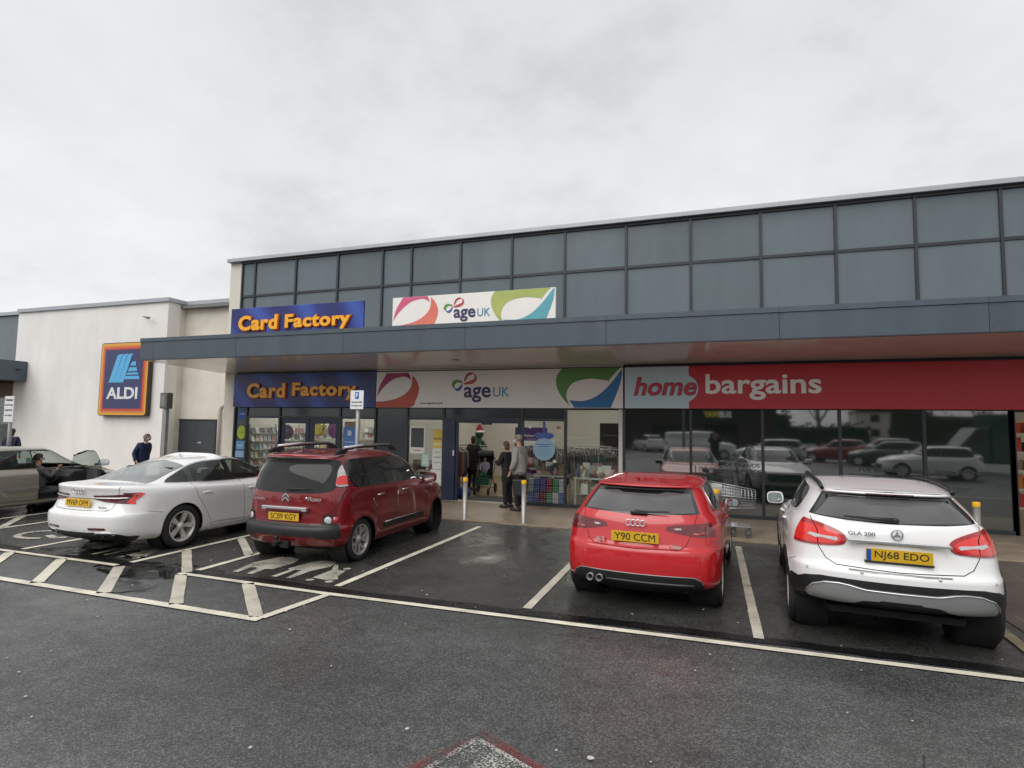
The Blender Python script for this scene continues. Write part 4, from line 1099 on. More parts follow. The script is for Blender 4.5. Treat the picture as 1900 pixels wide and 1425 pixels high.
def mpv_c(root):
    """dark red compact people carrier"""
    Lc = 4.08; WB = [(.72, .31, .31), (3.26, .31, .31)]
    rows = [
        dict(z=(.25, .19, .18, .19, .2), w=(.6, .68, .72, .68, .6), yr=.2, yf=Lc - .2, rc=.3, fc=.5),
        dict(z=(.29, .23, .22, .23, .24), w=(.72, .80, .80, .80, .7), yr=.08, yf=Lc - .1, rc=.28, fc=.5),
        dict(z=(.36, .30, .30, .30, .32), w=(.79, .845, .835, .845, .78), yr=.03, yf=Lc - .03, rc=.26, fc=.5),
        dict(z=(.42, .40, .40, .40, .42), w=(.81, .855, .845, .855, .8), yr=.0, yf=Lc, rc=.26, fc=.52),
        dict(z=(.54, .52, .52, .52, .55), w=(.815, .86, .85, .86, .8), yr=.0, yf=Lc, rc=.26, fc=.55),
        dict(z=(.585, .57, .57, .57, .6), w=(.81, .862, .852, .862, .8), yr=.045, yf=Lc - .01, rc=.26, fc=.56),
        dict(z=(.75, .75, .75, .75, .75), w=(.815, .862, .86, .86, .79), yr=.065, yf=Lc - .04, rc=.27, fc=.56),
        dict(z=(.92, .92, .92, .90, .86), w=(.82, .86, .862, .85, .76), yr=.075, yf=Lc - .14, rc=.28, fc=.5),
        dict(z=(1.02, 1.03, 1.02, .99, .96), w=(.815, .85, .855, .82, .70), yr=.085, yf=Lc - .45, rc=.29, fc=.42),
        dict(z=(1.10, 1.10, 1.08, 1.06, 1.06), w=(.805, .83, .835, .79, .68), yr=.10, yf=Lc - .82, rc=.3, fc=.42),
        dict(z=(1.30, 1.31, 1.30, 1.28, 1.28), w=(.765, .785, .785, .74, .65), yr=.145, yf=Lc - 1.17, rc=.32, fc=.42),
        dict(z=(1.455, 1.47, 1.47, 1.46, 1.46), w=(.70, .725, .725, .68, .6), yr=.205, yf=Lc - 1.52, rc=.32, fc=.42, n=2),
        dict(z=(1.515, 1.535, 1.535, 1.525, 1.515), w=(.665, .68, .68, .64, .56), yr=.17, yf=Lc - 1.68, rc=.34, fc=.4, n=3),
        dict(z=(1.56, 1.595, 1.60, 1.59, 1.56), w=(.52, .55, .55, .53, .46), yr=.25, yf=Lc - 1.78, rc=.32, fc=.36),
        dict(z=(1.57, 1.605, 1.62, 1.605, 1.57), w=(0, 0, 0, 0, 0), yr=.28, yf=Lc - 1.82, rc=.3, fc=.34)]
    bm = body_mesh(rows, WB, .028)
    sk = Skin(bm)
    arches(sk, WB, .345)
    sk.cut('rear_glass', 'rear', spline([(-.655, 1.06), (-.4, 1.025), (.4, 1.025), (.655, 1.06), (.705, 1.16), (.67, 1.40), (.60, 1.50), (.3, 1.515), (-.3, 1.515), (-.60, 1.50), (-.67, 1.40), (-.705, 1.16)], 3, True), ylim=(-1, .7))
    lamp = spline([(.70, 1.135), (.80, 1.125), (.86, 1.18), (.855, 1.34), (.80, 1.46), (.70, 1.49), (.665, 1.40), (.685, 1.25)], 3, True)
    lampo = [(.765 + (x - .765) * 1.16, 1.31 + (z - 1.31) * 1.07) for x, z in lamp]
    for q in (lampo, mir(lampo)): sk.cut('lamp_surround', 'rear', q, over=['body', 'rear_glass'], ylim=(-1, .42))
    for q in (lamp, mir(lamp)): sk.cut('tail_lamp', 'rear', q, over=['lamp_surround'], ylim=(-1, .42))
    for s in (1, -1):
        q = [(.6, 1.10), (.9, 1.10), (.9, 1.285), (.75, 1.30), (.6, 1.29)]; q = q if s > 0 else mir(q)
        sk.cut('lamp_low', 'rear', q, over=['tail_lamp'], ylim=(-1, .42))
        q = rrect(.688, 1.145, .80, 1.272, .035); sk.cut('lamp_red', 'rear', q if s > 0 else mir(q), over=['lamp_low'], ylim=(-1, .42))
    # black bumper band turning up round the corner lamps
    bp = [(-.9, .41), (-.55, .405), (-.5, .435), (.5, .435), (.55, .405), (.9, .41), (.9, .60), (.70, .60), (-.70, .60), (-.9, .60)]
    sk.cut('bumper', 'rear', bp, ylim=(-1, .24))
    for s in (1, -1):
        q = [(.57, .585), (.60, .72), (.66, .735), (.9, .735), (.9, .585)]
        sk.cut('bumper', 'rear', q if s > 0 else mir(q), ylim=(-1, .20), over=['body'])
        sk.line('gap', 'rear', [(s * .80, 1.10), (s * .775, .92), (s * .69, .76), (s * .58, .72)], .008, ylim=(-1, .4))
    sk.line('gap', 'rear', [(-.57, .615), (.57, .615)], .008, ylim=(-1, .3))
    # side: three lights, two doors, black rubbing strip
    sg = spline([(.50, 1.16), (.60, 1.09), (1.2, 1.08), (2.2, 1.065), (2.98, 1.05), (2.95, 1.10), (2.66, 1.33), (2.40, 1.465), (2.05, 1.505), (1.4, 1.51), (.66, 1.505), (.48, 1.46), (.43, 1.32)], 3, True)
    sk.cut('window_trim', 'side', sg, xlim=(.5, 2))
    def win(p): sk.cut('side_glass', 'side', p, over=['window_trim'], xlim=(.5, 2))
    win(spline([(.55, 1.14), (.80, 1.115), (.77, 1.475), (.55, 1.465), (.48, 1.38), (.48, 1.24)], 2, True))
    win([(.90, 1.11), (1.66, 1.10), (1.62, 1.48), (.86, 1.475)])
    win([(1.75, 1.10), (2.58, 1.085), (2.52, 1.24), (2.36, 1.40), (2.15, 1.468), (1.72, 1.48)])
    win([(2.64, 1.085), (2.87, 1.078), (2.60, 1.30), (2.58, 1.26)])
    rd = [(.96, 1.08), (.98, .92), (1.10, .74), (1.13, .60), (1.28, .31), (1.76, .30), (1.74, 1.07)]
    fd = [(1.74, 1.07), (1.76, .30), (2.62, .30), (2.80, .45), (2.86, .75), (2.84, 1.05)]
    for q in (rd, fd): sk.line('gap', 'side', q, .008, over=['body'])
    sk.line('gap', 'side', [(.95, 1.51), (1.02, 1.50)], .006)
    sk.cut('strip', 'side', [(1.35, .39), (1.33, .465), (2.66, .47), (2.71, .43), (2.69, .39)], xlim=(.5, 2))
    sk.cut('rear_door', 'side', rd, over=['body'], xlim=(.5, 2)); sk.cut('front_door', 'side', fd, over=['body'], xlim=(.5, 2))
    sk.cut('windscreen', 'front', [(-.62, 1.08), (.62, 1.08), (.54, 1.47), (-.54, 1.47)], ylim=(2.2, 3.6))
    for q in ([(.42, .62), (.74, .66), (.78, .86), (.60, .86)],):
        for qq in (q, mir(q)): sk.cut('head_lamp', 'front', qq, ylim=(3.2, 5))
    sk.cut('grille', 'front', [(-.45, .33), (.45, .33), (.5, .5), (-.5, .5)], ylim=(3.6, 5))
    finish(sk, root, P_DRED)
    sk.obj('rear_window', 'rear_glass', GL_TINT, root, .002, .01)
    sk.obj('rear_bumper', 'bumper', BLACKP, root, .012, .03)
    for s in (-1, 1):
        sk.obj('lamp_surround', 'lamp_surround', BLACKG, root, .001, side=s)
        sk.obj('tail_lamp', 'tail_lamp', CLEARL, root, .010, .02, side=s)
        l = sk.obj('tail_lamp', 'lamp_low', CLEARL, root, .008, .02, side=s)
        sk.obj('brake_lens', 'lamp_red', REDBRIGHT, l, .013, .01, side=s)
        d = sk.obj('rear_door', 'rear_door', P_DRED, root, 0, side=s)
        h = MB(); h.tube([(s * .862, 1.12, .93), (s * .885, 1.15, .93), (s * .885, 1.28, .935), (s * .862, 1.31, .935)], .012, 6); h.build('door_handle', INSTRIP, d)
        d = sk.obj('front_door', 'front_door', P_DRED, root, 0, side=s)
        h = MB(); h.tube([(s * .862, 1.90, .94), (s * .885, 1.93, .94), (s * .885, 2.06, .945), (s * .862, 2.09, .945)], .012, 6); h.build('door_handle', INSTRIP, d)
        sk.obj('window_frame', 'window_trim', BLACKG, root, .001, side=s)
        sk.obj('side_window', 'side_glass', GL_TINT, root, -.002, side=s)
        sk.obj('rubbing_strip', 'strip', BLACKP, root, .014, .03, side=s)
        o = MB(); o.tube(sk.path('side', [(1.36, .475), (2.65, .48)], .008, s), .009, 6); o.build('strip_trim', INSTRIP, root)
        # door edge guards
        for q in ([(1.0, .89), (1.10, .73)], [(1.755, .93), (1.765, .64)]):
            o = MB(); o.tube(sk.path('side', q, .004, s), .005, 5); o.build('edge_guard', INSTRIP, root)
        sk.obj('head_lamp', 'head_lamp', CLEARL, root, .004, .02, side=s)
        # roof rails on black feet
        o = MB(); o.tube([(s * .60, .36, 1.60), (s * .60, .46, 1.635), (s * .60, .60, 1.652), (s * .60, 1.85, 1.672), (s * .60, 1.95, 1.665), (s * .60, 2.08, 1.61)], .014, 6)
        ra = o.build('roof_rail', BLACKP, root)
        o = MB(); o.tube([(s * .60, .56, 1.665), (s * .60, 1.1, 1.692), (s * .60, 1.86, 1.686)], .022, 8); o.build('rail_bar', INSTRIP, ra)
        for q in ([(.30, 1.565), (.42, 1.625), (.62, 1.668), (.66, 1.64), (.58, 1.575)], [(1.82, 1.60), (1.82, 1.672), (1.95, 1.665), (2.14, 1.575)]):
            o = MB(); o.prism(q, s * .575, s * .625, 'x', .01); o.build('rail_foot', BLACKP, ra)
        p = sk.at('rear', s * .655, .655)
        o = MB(); M = Matrix.Translation(p) @ Matrix.Rotation(s * R(22), 4, 'Z') @ Matrix.Rotation(R(90), 4, 'X')
        o.lathe([(.060, -.03), (.058, .008), (.04, .016), (.001, .018)], 20, M); o.build('reversing_lamp', CLEARL, root)
        sk.patch('reflector', REDLENS, root, 'rear', [(s * .715, .605), (s * .745, .605), (s * .775, .62), (s * .775, .69), (s * .745, .705), (s * .715, .705)], .016, .02)
        mirror(root, s, (s * .965, 2.78, 1.08), (.2, .17, .16), P_DRED)
    sk.obj('windscreen', 'windscreen', GL_SIDE, root, -.003); sk.obj('grille', 'grille', BLACKP, root, .004, .02)
    wheelhouses(root, WB, .36, .85); close_under(root, .2, Lc - .2, .72)
    for i, (wy, wz, wr) in enumerate(WB):
        for s in (-1, 1): wheel(root, s * (.665 if i else .745), wy, .31, .205, .222, 'twist', s, R(26) if i else 0, ALLOYD)
    plate(root, 'SC09 KGY', (0, .035, .695), tilt=R(3))
    o = MB(); o.box((-.385, .02, .775), (.385, .08, .835), .012); o.build('boot_handle', INSTRIP, root)
    o = MB(); o.box((-.30, .012, .765), (.30, .05, .80), .006); o.build('handle_recess', MM('maroon_trim', (.10, .01, .02), .4), root)
    b = MB()
    for dz in (0, .052):
        b.prism([(-.06, .925 + dz), (0, .972 + dz), (.06, .925 + dz), (.06, .902 + dz), (0, .948 + dz), (-.06, .902 + dz)], .052, .07, 'y')
    b.build('badge', WHITEB, root)
    text_obj('badge_lettering', 'Picasso', .08, WHITEB, root, Matrix.Translation((.48, .072, .955)) @ Matrix.Rotation(R(5), 4, 'Z'), .003, .001, .35, width=.21, height=.06)
    o = MB(); o.ball((.345, .068, .962), (.022, .008, .016), 10, 6); o.build('badge_dot', WHITEB, root)
    text_obj('badge_lettering', 'CITROËN', .06, WHITEB, root, Matrix.Translation((-.47, .072, .925)) @ Matrix.Rotation(R(-5), 4, 'Z'), .003, .001, width=.2, height=.03)
    o = MB(); o.tube([(.02, .062, 1.075), (.22, .055, 1.09), (.40, .062, 1.088)], [.02, .014, .006], 6); o.build('rear_wiper', BLACKP, root)
    o = MB(); o.tube([(-.45, .18, 1.545), (0, .158, 1.552), (.45, .18, 1.545)], [.008, .02, .008], 6); o.build('high_brake_lamp', REDLENS, root)
    o = MB(); o.tube([(0, .42, 1.595), (0, .40, 1.66), (0, .36, 1.72)], [.01, .005, .003], 6); o.build('aerial', BLACKP, root)
    t = MB(); t.box((-.05, -.02, .30), (.05, .25, .36), .01); t.tube([(0, .0, .33), (0, -.09, .33), (0, -.10, .39)], .022, 8); t.ball((0, -.10, .42), .033); t.box((.02, -.05, .27), (.16, .02, .37), .012); t.box((-.11, -.06, .28), (-.05, -.0, .34), .01)
    t.build('tow_bar', MM('tow_black', (.02, .02, .022), .3, .4), root)
    interior(root, None, 1.85, .85, .66, .34, 1.15, 2.72)

def suv_g(root):
    """small white crossover"""
    Lc = 4.42; WB = [(.82, .345, .345), (3.52, .345, .345)]
    rows = [
        dict(z=(.385, .24, .21, .22, .24), w=(.6, .70, .74, .70, .6), yr=.22, yf=Lc - .2, rc=.3, fc=.5),
        dict(z=(.41, .29, .26, .28, .3), w=(.74, .82, .83, .82, .7), yr=.10, yf=Lc - .1, rc=.3, fc=.5),
        dict(z=(.45, .37, .34, .36, .38), w=(.82, .88, .86, .88, .8), yr=.04, yf=Lc - .03, rc=.32, fc=.55),
        dict(z=(.58, .54, .53, .54, .55), w=(.86, .90, .88, .90, .84), yr=.0, yf=Lc, rc=.36, fc=.6),
        dict(z=(.715, .70, .69, .70, .70), w=(.865, .903, .888, .903, .84), yr=.0, yf=Lc - .01, rc=.38, fc=.62, c=1),
        dict(z=(.755, .75, .74, .75, .75), w=(.862, .902, .888, .902, .84), yr=.05, yf=Lc - .03, rc=.38, fc=.62),
        dict(z=(.90, .91, .90, .89, .84), w=(.855, .90, .893, .895, .80), yr=.085, yf=Lc - .09, rc=.40, fc=.6),
        dict(z=(1.03, 1.04, 1.0, .97, .89), w=(.83, .885, .88, .86, .76), yr=.10, yf=Lc - .25, rc=.42, fc=.5),
        dict(z=(1.135, 1.12, 1.06, 1.03, 1.0), w=(.785, .835, .845, .80, .72), yr=.135, yf=Lc - .75, rc=.42, fc=.42),
        dict(z=(1.17, 1.15, 1.09, 1.06, 1.06), w=(.755, .80, .82, .77, .70), yr=.165, yf=Lc - 1.15, rc=.40, fc=.42),
        dict(z=(1.28, 1.27, 1.25, 1.25, 1.25), w=(.685, .73, .755, .72, .66), yr=.30, yf=Lc - 1.48, rc=.38, fc=.4),
        dict(z=(1.385, 1.395, 1.40, 1.40, 1.40), w=(.60, .645, .67, .645, .6), yr=.44, yf=Lc - 1.80, rc=.34, fc=.38, n=2),
        dict(z=(1.41, 1.425, 1.435, 1.435, 1.425), w=(.585, .625, .645, .625, .57), yr=.385, yf=Lc - 1.87, rc=.36, fc=.36, n=3),
        dict(z=(1.435, 1.465, 1.478, 1.468, 1.445), w=(.47, .5, .52, .5, .46), yr=.45, yf=Lc - 1.95, rc=.32, fc=.32),
        dict(z=(1.44, 1.475, 1.494, 1.48, 1.452), w=(0, 0, 0, 0, 0), yr=.48, yf=Lc - 2.0, rc=.3, fc=.3)]
    bm = body_mesh(rows, WB, .022)
    sk = Skin(bm)
    arches(sk, WB, .375, clad='cladding', cw=.055)
    sk.cut('screen_trim', 'rear', [(-.70, 1.185), (-.4, 1.165), (0, 1.158), (.4, 1.165), (.70, 1.185), (.555, 1.392), (0, 1.402), (-.555, 1.392)], ylim=(-1, 1.2))
    sk.cut('rear_glass', 'rear', [(-.655, 1.192), (0, 1.168), (.655, 1.192), (.515, 1.345), (.45, 1.362), (0, 1.368), (-.45, 1.362), (-.515, 1.345)], over=['screen_trim'], ylim=(-1, 1.1))
    lamp = spline([(.405, .985), (.43, 1.045), (.55, 1.10), (.72, 1.135), (.84, 1.11), (.93, 1.02), (.93, .92), (.80, .905), (.60, .915), (.45, .935)], 3, True)
    for q in (lamp, mir(lamp)): sk.cut('tail_lamp', 'rear', q, ylim=(-1, .45))
    lin = [(.66 + (x - .67) * .80, 1.005 + (z - 1.01) * .72) for x, z in lamp]
    for q in (lin, mir(lin)): sk.cut('lamp_inner', 'rear', q, over=['tail_lamp'], ylim=(-1, .45))
    lin2 = [(.47, .982), (.48, 1.002), (.60, 1.006), (.70, 1.018), (.72, .998), (.66, .978), (.6, .986), (.49, .968)]
    for q in (lin2, mir(lin2)): sk.cut('lamp_clear', 'rear', q, over=['lamp_inner'], ylim=(-1, .45))
    # black lower bumper
    low = [(-1, .60), (-.82, .585), (-.76, .622), (-.64, .645), (.64, .645), (.76, .622), (.82, .585), (1, .60), (1, .2), (-1, .2)]
    sk.cut('cladding', 'rear', low, ylim=(-1, .42))
    sk.cut('cladding', 'side', [(.1, .2), (.1, .36), (.3, .38), (4.2, .38), (4.4, .36), (4.4, .2)], xlim=(.55, 2))
    skh = [(0, .578), (.27, .578), (.34, .588), (.40, .60), (.48, .608), (.60, .60), (.69, .565), (.735, .51), (.745, .465), (.72, .44), (.60, .432), (.44, .432), (.36, .445), (.29, .475), (.17, .48), (.15, .492), (0, .492)]
    skid = skh + mir(skh)
    sk.cut('skid', 'rear', skid, over=['cladding', 'body'], ylim=(-1, .35))
    for s in (1, -1):
        sk.line('gap', 'rear', [(s * .71, 1.19), (s * .64, 1.05), (s * .64, .90), (s * .58, .80), (s * .50, .755), (0, .742)], .008, ylim=(-1, .4), over=['body', 'tail_lamp', 'lamp_inner'])
        sk.line('gap', 'side', [(.36, .74), (.50, .70)], .006)
    sg = spline([(.88, 1.235), (.98, 1.165), (1.5, 1.13), (2.4, 1.095), (3.05, 1.075), (2.8, 1.24), (2.52, 1.385), (2.1, 1.43), (1.5, 1.43), (1.08, 1.40), (.92, 1.33)], 3, True)
    sk.cut('window_trim', 'side', sg, xlim=(.5, 2))
    def win(p): sk.cut('side_glass', 'side', p, over=['window_trim'], xlim=(.5, 2))
    win(spline([(.93, 1.24), (1.0, 1.185), (1.30, 1.165), (1.86, 1.14), (1.84, 1.405), (1.5, 1.41), (1.1, 1.38), (.96, 1.32)], 2, True))
    win([(1.94, 1.135), (2.92, 1.10), (2.74, 1.24), (2.50, 1.365), (2.2, 1.405), (1.91, 1.408)])
    rd = [(1.02, 1.15), (1.02, .98), (1.22, .72), (1.30, .42), (1.40, .38), (1.92, .38), (1.92, 1.13)]
    fd = [(1.92, 1.13), (1.92, .38), (2.85, .38), (3.0, .55), (3.02, 1.06)]
    for q in (rd, fd): sk.line('gap', 'side', q, .008, over=['body'])
    sk.cut('rear_door', 'side', rd, over=['body'], xlim=(.5, 2)); sk.cut('front_door', 'side', fd, over=['body'], xlim=(.5, 2))
    sk.cut('windscreen', 'front', [(-.65, 1.07), (.65, 1.07), (.56, 1.405), (-.56, 1.405)], ylim=(2.2, 3.5))
    for q in ([(.42, .68), (.84, .72), (.85, .88), (.5, .80)],):
        for qq in (q, mir(q)): sk.cut('head_lamp', 'front', qq, ylim=(3.4, 5))
    sk.cut('grille', 'front', [(-.40, .58), (.40, .58), (.46, .70), (.42, .79), (-.42, .79), (-.46, .70)], ylim=(3.7, 5))
    sk.cut('grille', 'front', [(-.6, .33), (.6, .33), (.66, .48), (-.66, .48)], ylim=(3.7, 5))
    finish(sk, root, P_WHITE)
    sk.obj('rear_screen_surround', 'screen_trim', BLACKG, root, .0); sk.obj('rear_window', 'rear_glass', GL_REAR, root, -.003)
    sk.obj('cladding', 'cladding', BLACKP, root, .012, .03); sk.obj('skid_plate', 'skid', SILVERP, root, .026, .03)
    o = MB(); o.tube(sk.path('rear', [(x, z - .006) for x, z in reversed([(-a, b) for a, b in skh[1:9]])][::-1][::-1] + [(x, z - .006) for x, z in skh[0:9]], .03, n=2), .007, 6); o.build('skid_highlight', INSTRIP, root)  # pale bar put in as the highlight along the skid's top edge
    for s in (-1, 1):
        l = sk.obj('tail_lamp', 'tail_lamp', REDLENS, root, .010, .025, side=s)
        sk.obj('lamp_inner', 'lamp_inner', REDBRIGHT, l, .009, .0, side=s); sk.obj('reversing_lamp', 'lamp_clear', CLEARL, l, .013, .01, side=s)
        d = sk.obj('rear_door', 'rear_door', P_WHITE, root, 0, side=s)
        h = MB(); h.tube([(s * .884, 1.18, 1.02), (s * .908, 1.21, 1.02), (s * .908, 1.34, 1.018), (s * .884, 1.37, 1.016)], .013, 6); h.build('door_handle', P_WHITE, d)
        d = sk.obj('front_door', 'front_door', P_WHITE, root, 0, side=s)
        h = MB(); h.tube([(s * .882, 2.02, 1.0), (s * .906, 2.05, 1.0), (s * .906, 2.18, .998), (s * .882, 2.21, .996)], .013, 6); h.build('door_handle', P_WHITE, d)
        sk.obj('window_frame', 'window_trim', BLACKG, root, .001, side=s); sk.obj('side_window', 'side_glass', GL_TINT, root, -.002, side=s)
        sk.obj('head_lamp', 'head_lamp', CLEARL, root, .004, .02, side=s)
        o = MB(); o.tube([(s * .56, .60, 1.43), (s * .575, .72, 1.475), (s * .59, 1.1, 1.493), (s * .60, 1.7, 1.502), (s * .595, 2.1, 1.492), (s * .58, 2.36, 1.455)], [.02, .022, .021, .021, .021, .016], 8); o.build('roof_rail', BLACKP, root)
        mirror(root, s, (s * .965, 2.72, 1.09), (.19, .155, .16), P_WHITE)
    sk.obj('windscreen', 'windscreen', GL_SIDE, root, -.003); sk.obj('grille', 'grille', BLACKP, root, .004, .02)
    wheelhouses(root, WB, .39, .88); close_under(root, .2, Lc - .2, .74, .22)
    for (wy, wz, wr) in WB:
        for s in (-1, 1): wheel(root, s * .785, wy, .345, .225, .235, 'star5', s)
    plate(root, 'NJ68 EDO', (0, .055, .885), w=.52, h=.118, tilt=R(8), band=BLUEB)
    o = MB(); o.box((-.27, .05, .812), (.27, .09, .83), .004); o.build('plate_holder', BLACKP, root)
    o = MB(); o.prism([(-.415, .985), (.415, .985), (.40, 1.012), (-.40, 1.012)], .062, .10, 'y', .006); o.build('boot_trim', INSTRIP, root)
    b = MB(); b.torus((.0, .088, 1.075), .044, .0055, 'y', 28, 6)
    for k in range(3):
        a = PI / 2 + k * 2 * PI / 3
        b.prism([(.042 * math.cos(a), 1.075 + .042 * math.sin(a)), (.009 * math.cos(a + 1.05), 1.075 + .009 * math.sin(a + 1.05)), (.009 * math.cos(a - 1.05), 1.075 + .009 * math.sin(a - 1.05))], .084, .094, 'y')
    b.build('badge', MM('badge_grey', (.35, .35, .37), .25, .9), root)
    text_obj('badge_lettering', 'GLA 200', .06, M_['badge_grey'], root, Matrix.Translation((-.285, .088, 1.065)), .003, .001, width=.22, height=.036)
    o = MB(); o.tube([(-.02, .155, 1.195), (-.14, .15, 1.20), (-.42, .19, 1.205)], [.026, .02, .006], 6); o.ball((-.0, .16, 1.195), (.035, .025, .026), 10, 6); o.build('rear_wiper', BLACKP, root)
    o = MB(); o.tube([(-.2, .385, 1.412), (.2, .385, 1.412)], .007, 6); o.build('high_brake_lamp', DARKRED, root)
    sk.patch('loading_strip', SILVERP, root, 'rear', [(-.40, .722), (-.2, .718), (.2, .718), (.40, .722), (.40, .732), (.2, .73), (-.2, .73), (-.40, .732)], .005, .01)
    for sx_, sz_ in ((-.74, .70), (-.30, .715), (.30, .715), (.74, .70)):
        o = MB(); o.ball(sk.at('rear', sx_, sz_), (.016, .008, .016), 10, 6); o.build('parking_sensor', MM('sensor_grey', (.55, .55, .55), .4), root)
    interior(root, None, 2.0, .98, .68, .38, 1.08, 2.85)

def saloon_a(root):
    """large white saloon"""
    Lc = 4.94; WB = [(1.10, .345, .345), (4.02, .345, .345)]
    rows = [
        dict(z=(.22, .17, .16, .17, .17), w=(.62, .74, .78, .74, .62), yr=.25, yf=Lc - .25, rc=.3, fc=.5),
        dict(z=(.28, .21, .2, .21, .2), w=(.76, .86, .87, .86, .74), yr=.10, yf=Lc - .1, rc=.28, fc=.5),
        dict(z=(.37, .30, .27, .30, .30), w=(.85, .925, .90, .925, .82), yr=.03, yf=Lc - .03, rc=.30, fc=.55),
        dict(z=(.50, .48, .46, .48, .48), w=(.89, .94, .915, .94, .86), yr=.0, yf=Lc, rc=.34, fc=.62),
        dict(z=(.625, .62, .61, .61, .60), w=(.90, .943, .92, .943, .87), yr=.0, yf=Lc - .01, rc=.38, fc=.66),
        dict(z=(.66, .66, .66, .65, .64), w=(.895, .942, .925, .942, .87), yr=.05, yf=Lc - .03, rc=.38, fc=.66),
        dict(z=(.83, .83, .81, .79, .72), w=(.88, .94, .932, .938, .84), yr=.11, yf=Lc - .10, rc=.40, fc=.6),
        dict(z=(.95, .93, .89, .86, .77), w=(.85, .92, .918, .90, .8), yr=.085, yf=Lc - .3, rc=.42, fc=.5),
        dict(z=(1.025, .985, .935, .92, .90), w=(.80, .875, .88, .83, .74), yr=.06, yf=Lc - .8, rc=.40, fc=.42, n=5),
        dict(z=(1.045, 1.0, .95, .945, .955), w=(.76, .845, .855, .80, .72), yr=.12, yf=Lc - 1.2, rc=.36, fc=.42),
        dict(z=(1.065, 1.02, .965, .965, .985), w=(.70, .82, .835, .775, .69), yr=.52, yf=Lc - 1.42, rc=.36, fc=.42),
        dict(z=(1.18, 1.16, 1.15, 1.14, 1.15), w=(.63, .735, .755, .71, .65), yr=.86, yf=Lc - 1.74, rc=.36, fc=.42),
        dict(z=(1.315, 1.325, 1.335, 1.32, 1.315), w=(.565, .635, .655, .625, .59), yr=1.34, yf=Lc - 2.1, rc=.36, fc=.4, n=3),
        dict(z=(1.36, 1.385, 1.40, 1.385, 1.362), w=(.52, .58, .60, .575, .53), yr=1.50, yf=Lc - 2.24, rc=.36, fc=.4),
        dict(z=(1.39, 1.425, 1.445, 1.43, 1.395), w=(.38, .42, .44, .42, .38), yr=1.66, yf=Lc - 2.38, rc=.32, fc=.36),
        dict(z=(1.395, 1.435, 1.457, 1.438, 1.40), w=(0, 0, 0, 0, 0), yr=1.70, yf=Lc - 2.42, rc=.3, fc=.34)]
    bm = body_mesh(rows, WB, .012)
    sk = Skin(bm)
    arches(sk, WB, .375)
    # rear screen cut from above
    sk.cut('rear_glass', 'top', [(-.66, .62), (0, .57), (.66, .62), (.62, .9), (.545, 1.40), (0, 1.47), (-.545, 1.40), (-.62, .9)], zlim=(1.03, 1.40))
    lampR = [(.26, .90), (.50, .91), (.80, .93), (.97, .945), (.97, .80), (.90, .775), (.70, .79), (.45, .808), (.28, .845)]
    for q in (lampR, mir(lampR)): sk.cut('tail_lamp', 'rear', q, ylim=(-1, .36))
    sk.cut('tail_lamp', 'side', [(.05, .80), (.16, .775), (.33, .80), (.48, .925), (.42, .945), (.05, .945)], xlim=(.7, 2), ylim=(-1, .6), over=['body', 'tail_lamp'])
    for q in ([(.80, .78), (.745, .80), (.80, .935), (.97, .945), (.97, .78)],):
        for qq in (q, mir(q)): sk.cut('lamp_hot', 'rear', qq, over=['tail_lamp'], ylim=(-1, .36))
    sk.cut('lamp_hot', 'side', [(.2, .775), (.33, .80), (.48, .925), (.42, .945), (.2, .935)], xlim=(.8, 2), ylim=(-1, .6), over=['tail_lamp'])
    sk.cut('lamp_dark', 'side', [(.23, .815), (.32, .825), (.41, .91), (.35, .918), (.24, .905)], xlim=(.8, 2), ylim=(-1, .6), over=['lamp_hot'])
    # boot lid outline, bumper black lower, reflectors
    for s in (1, -1):
        sk.line('gap', 'rear', [(s * .66, 1.03), (s * .65, .93), (s * .60, .72), (s * .54, .685), (0, .68)], .007, ylim=(-1, .3), over=['body', 'tail_lamp'])
        q = [(.30, .44), (.58, .445), (.60, .425), (.58, .41), (.32, .405)]
        sk.cut('reflector', 'rear', q if s > 0 else mir(q), ylim=(-1, .3))
    sk.line('gap', 'side', [(.5, .66), (.73, .62)], .006)
    sk.cut('lower', 'rear', [(-.9, .29), (-.75, .36), (-.6, .395), (-.3, .375), (.3, .375), (.6, .395), (.75, .36), (.9, .29), (.8, .15), (-.8, .15)], ylim=(-1, .42))
    sg = spline([(.90, 1.06), (1.0, 1.03), (1.8, 1.0), (3.0, .98), (3.52, .985), (3.2, 1.14), (2.85, 1.27), (2.45, 1.355), (1.9, 1.365), (1.52, 1.305), (1.16, 1.18)], 3, True)
    sk.cut('bright', 'side', sg, xlim=(.5, 2))
    cy, cz = 2.1, 1.155
    sk.cut('window_trim', 'side', [(cy + (y - cy) * .985, cz + (z - cz) * .93) for y, z in sg], over=['bright'], xlim=(.5, 2))
    def win(p): sk.cut('side_glass', 'side', p, over=['window_trim'], xlim=(.5, 2))
    win([(1.0, 1.06), (1.06, 1.042), (1.27, 1.035), (1.31, 1.235), (1.16, 1.165)])
    win([(1.37, 1.035), (2.10, 1.02), (2.03, 1.335), (1.86, 1.335), (1.58, 1.30), (1.41, 1.255)])
    win([(2.23, 1.018), (3.32, .998), (3.12, 1.13), (2.80, 1.25), (2.45, 1.335), (2.16, 1.335)])
    rd = [(1.30, 1.02), (1.36, .80), (1.52, .58), (1.62, .42), (1.68, .27), (2.42, .25), (2.36, 1.0)]
    fd = [(2.36, 1.0), (2.42, .25), (3.42, .25), (3.50, .5), (3.50, .96)]
    for q in (rd, fd): sk.line('gap', 'side', q, .007, over=['body'])
    sk.cut('rear_door', 'side', rd, over=['body'], xlim=(.5, 2)); sk.cut('front_door', 'side', fd, over=['body'], xlim=(.5, 2))
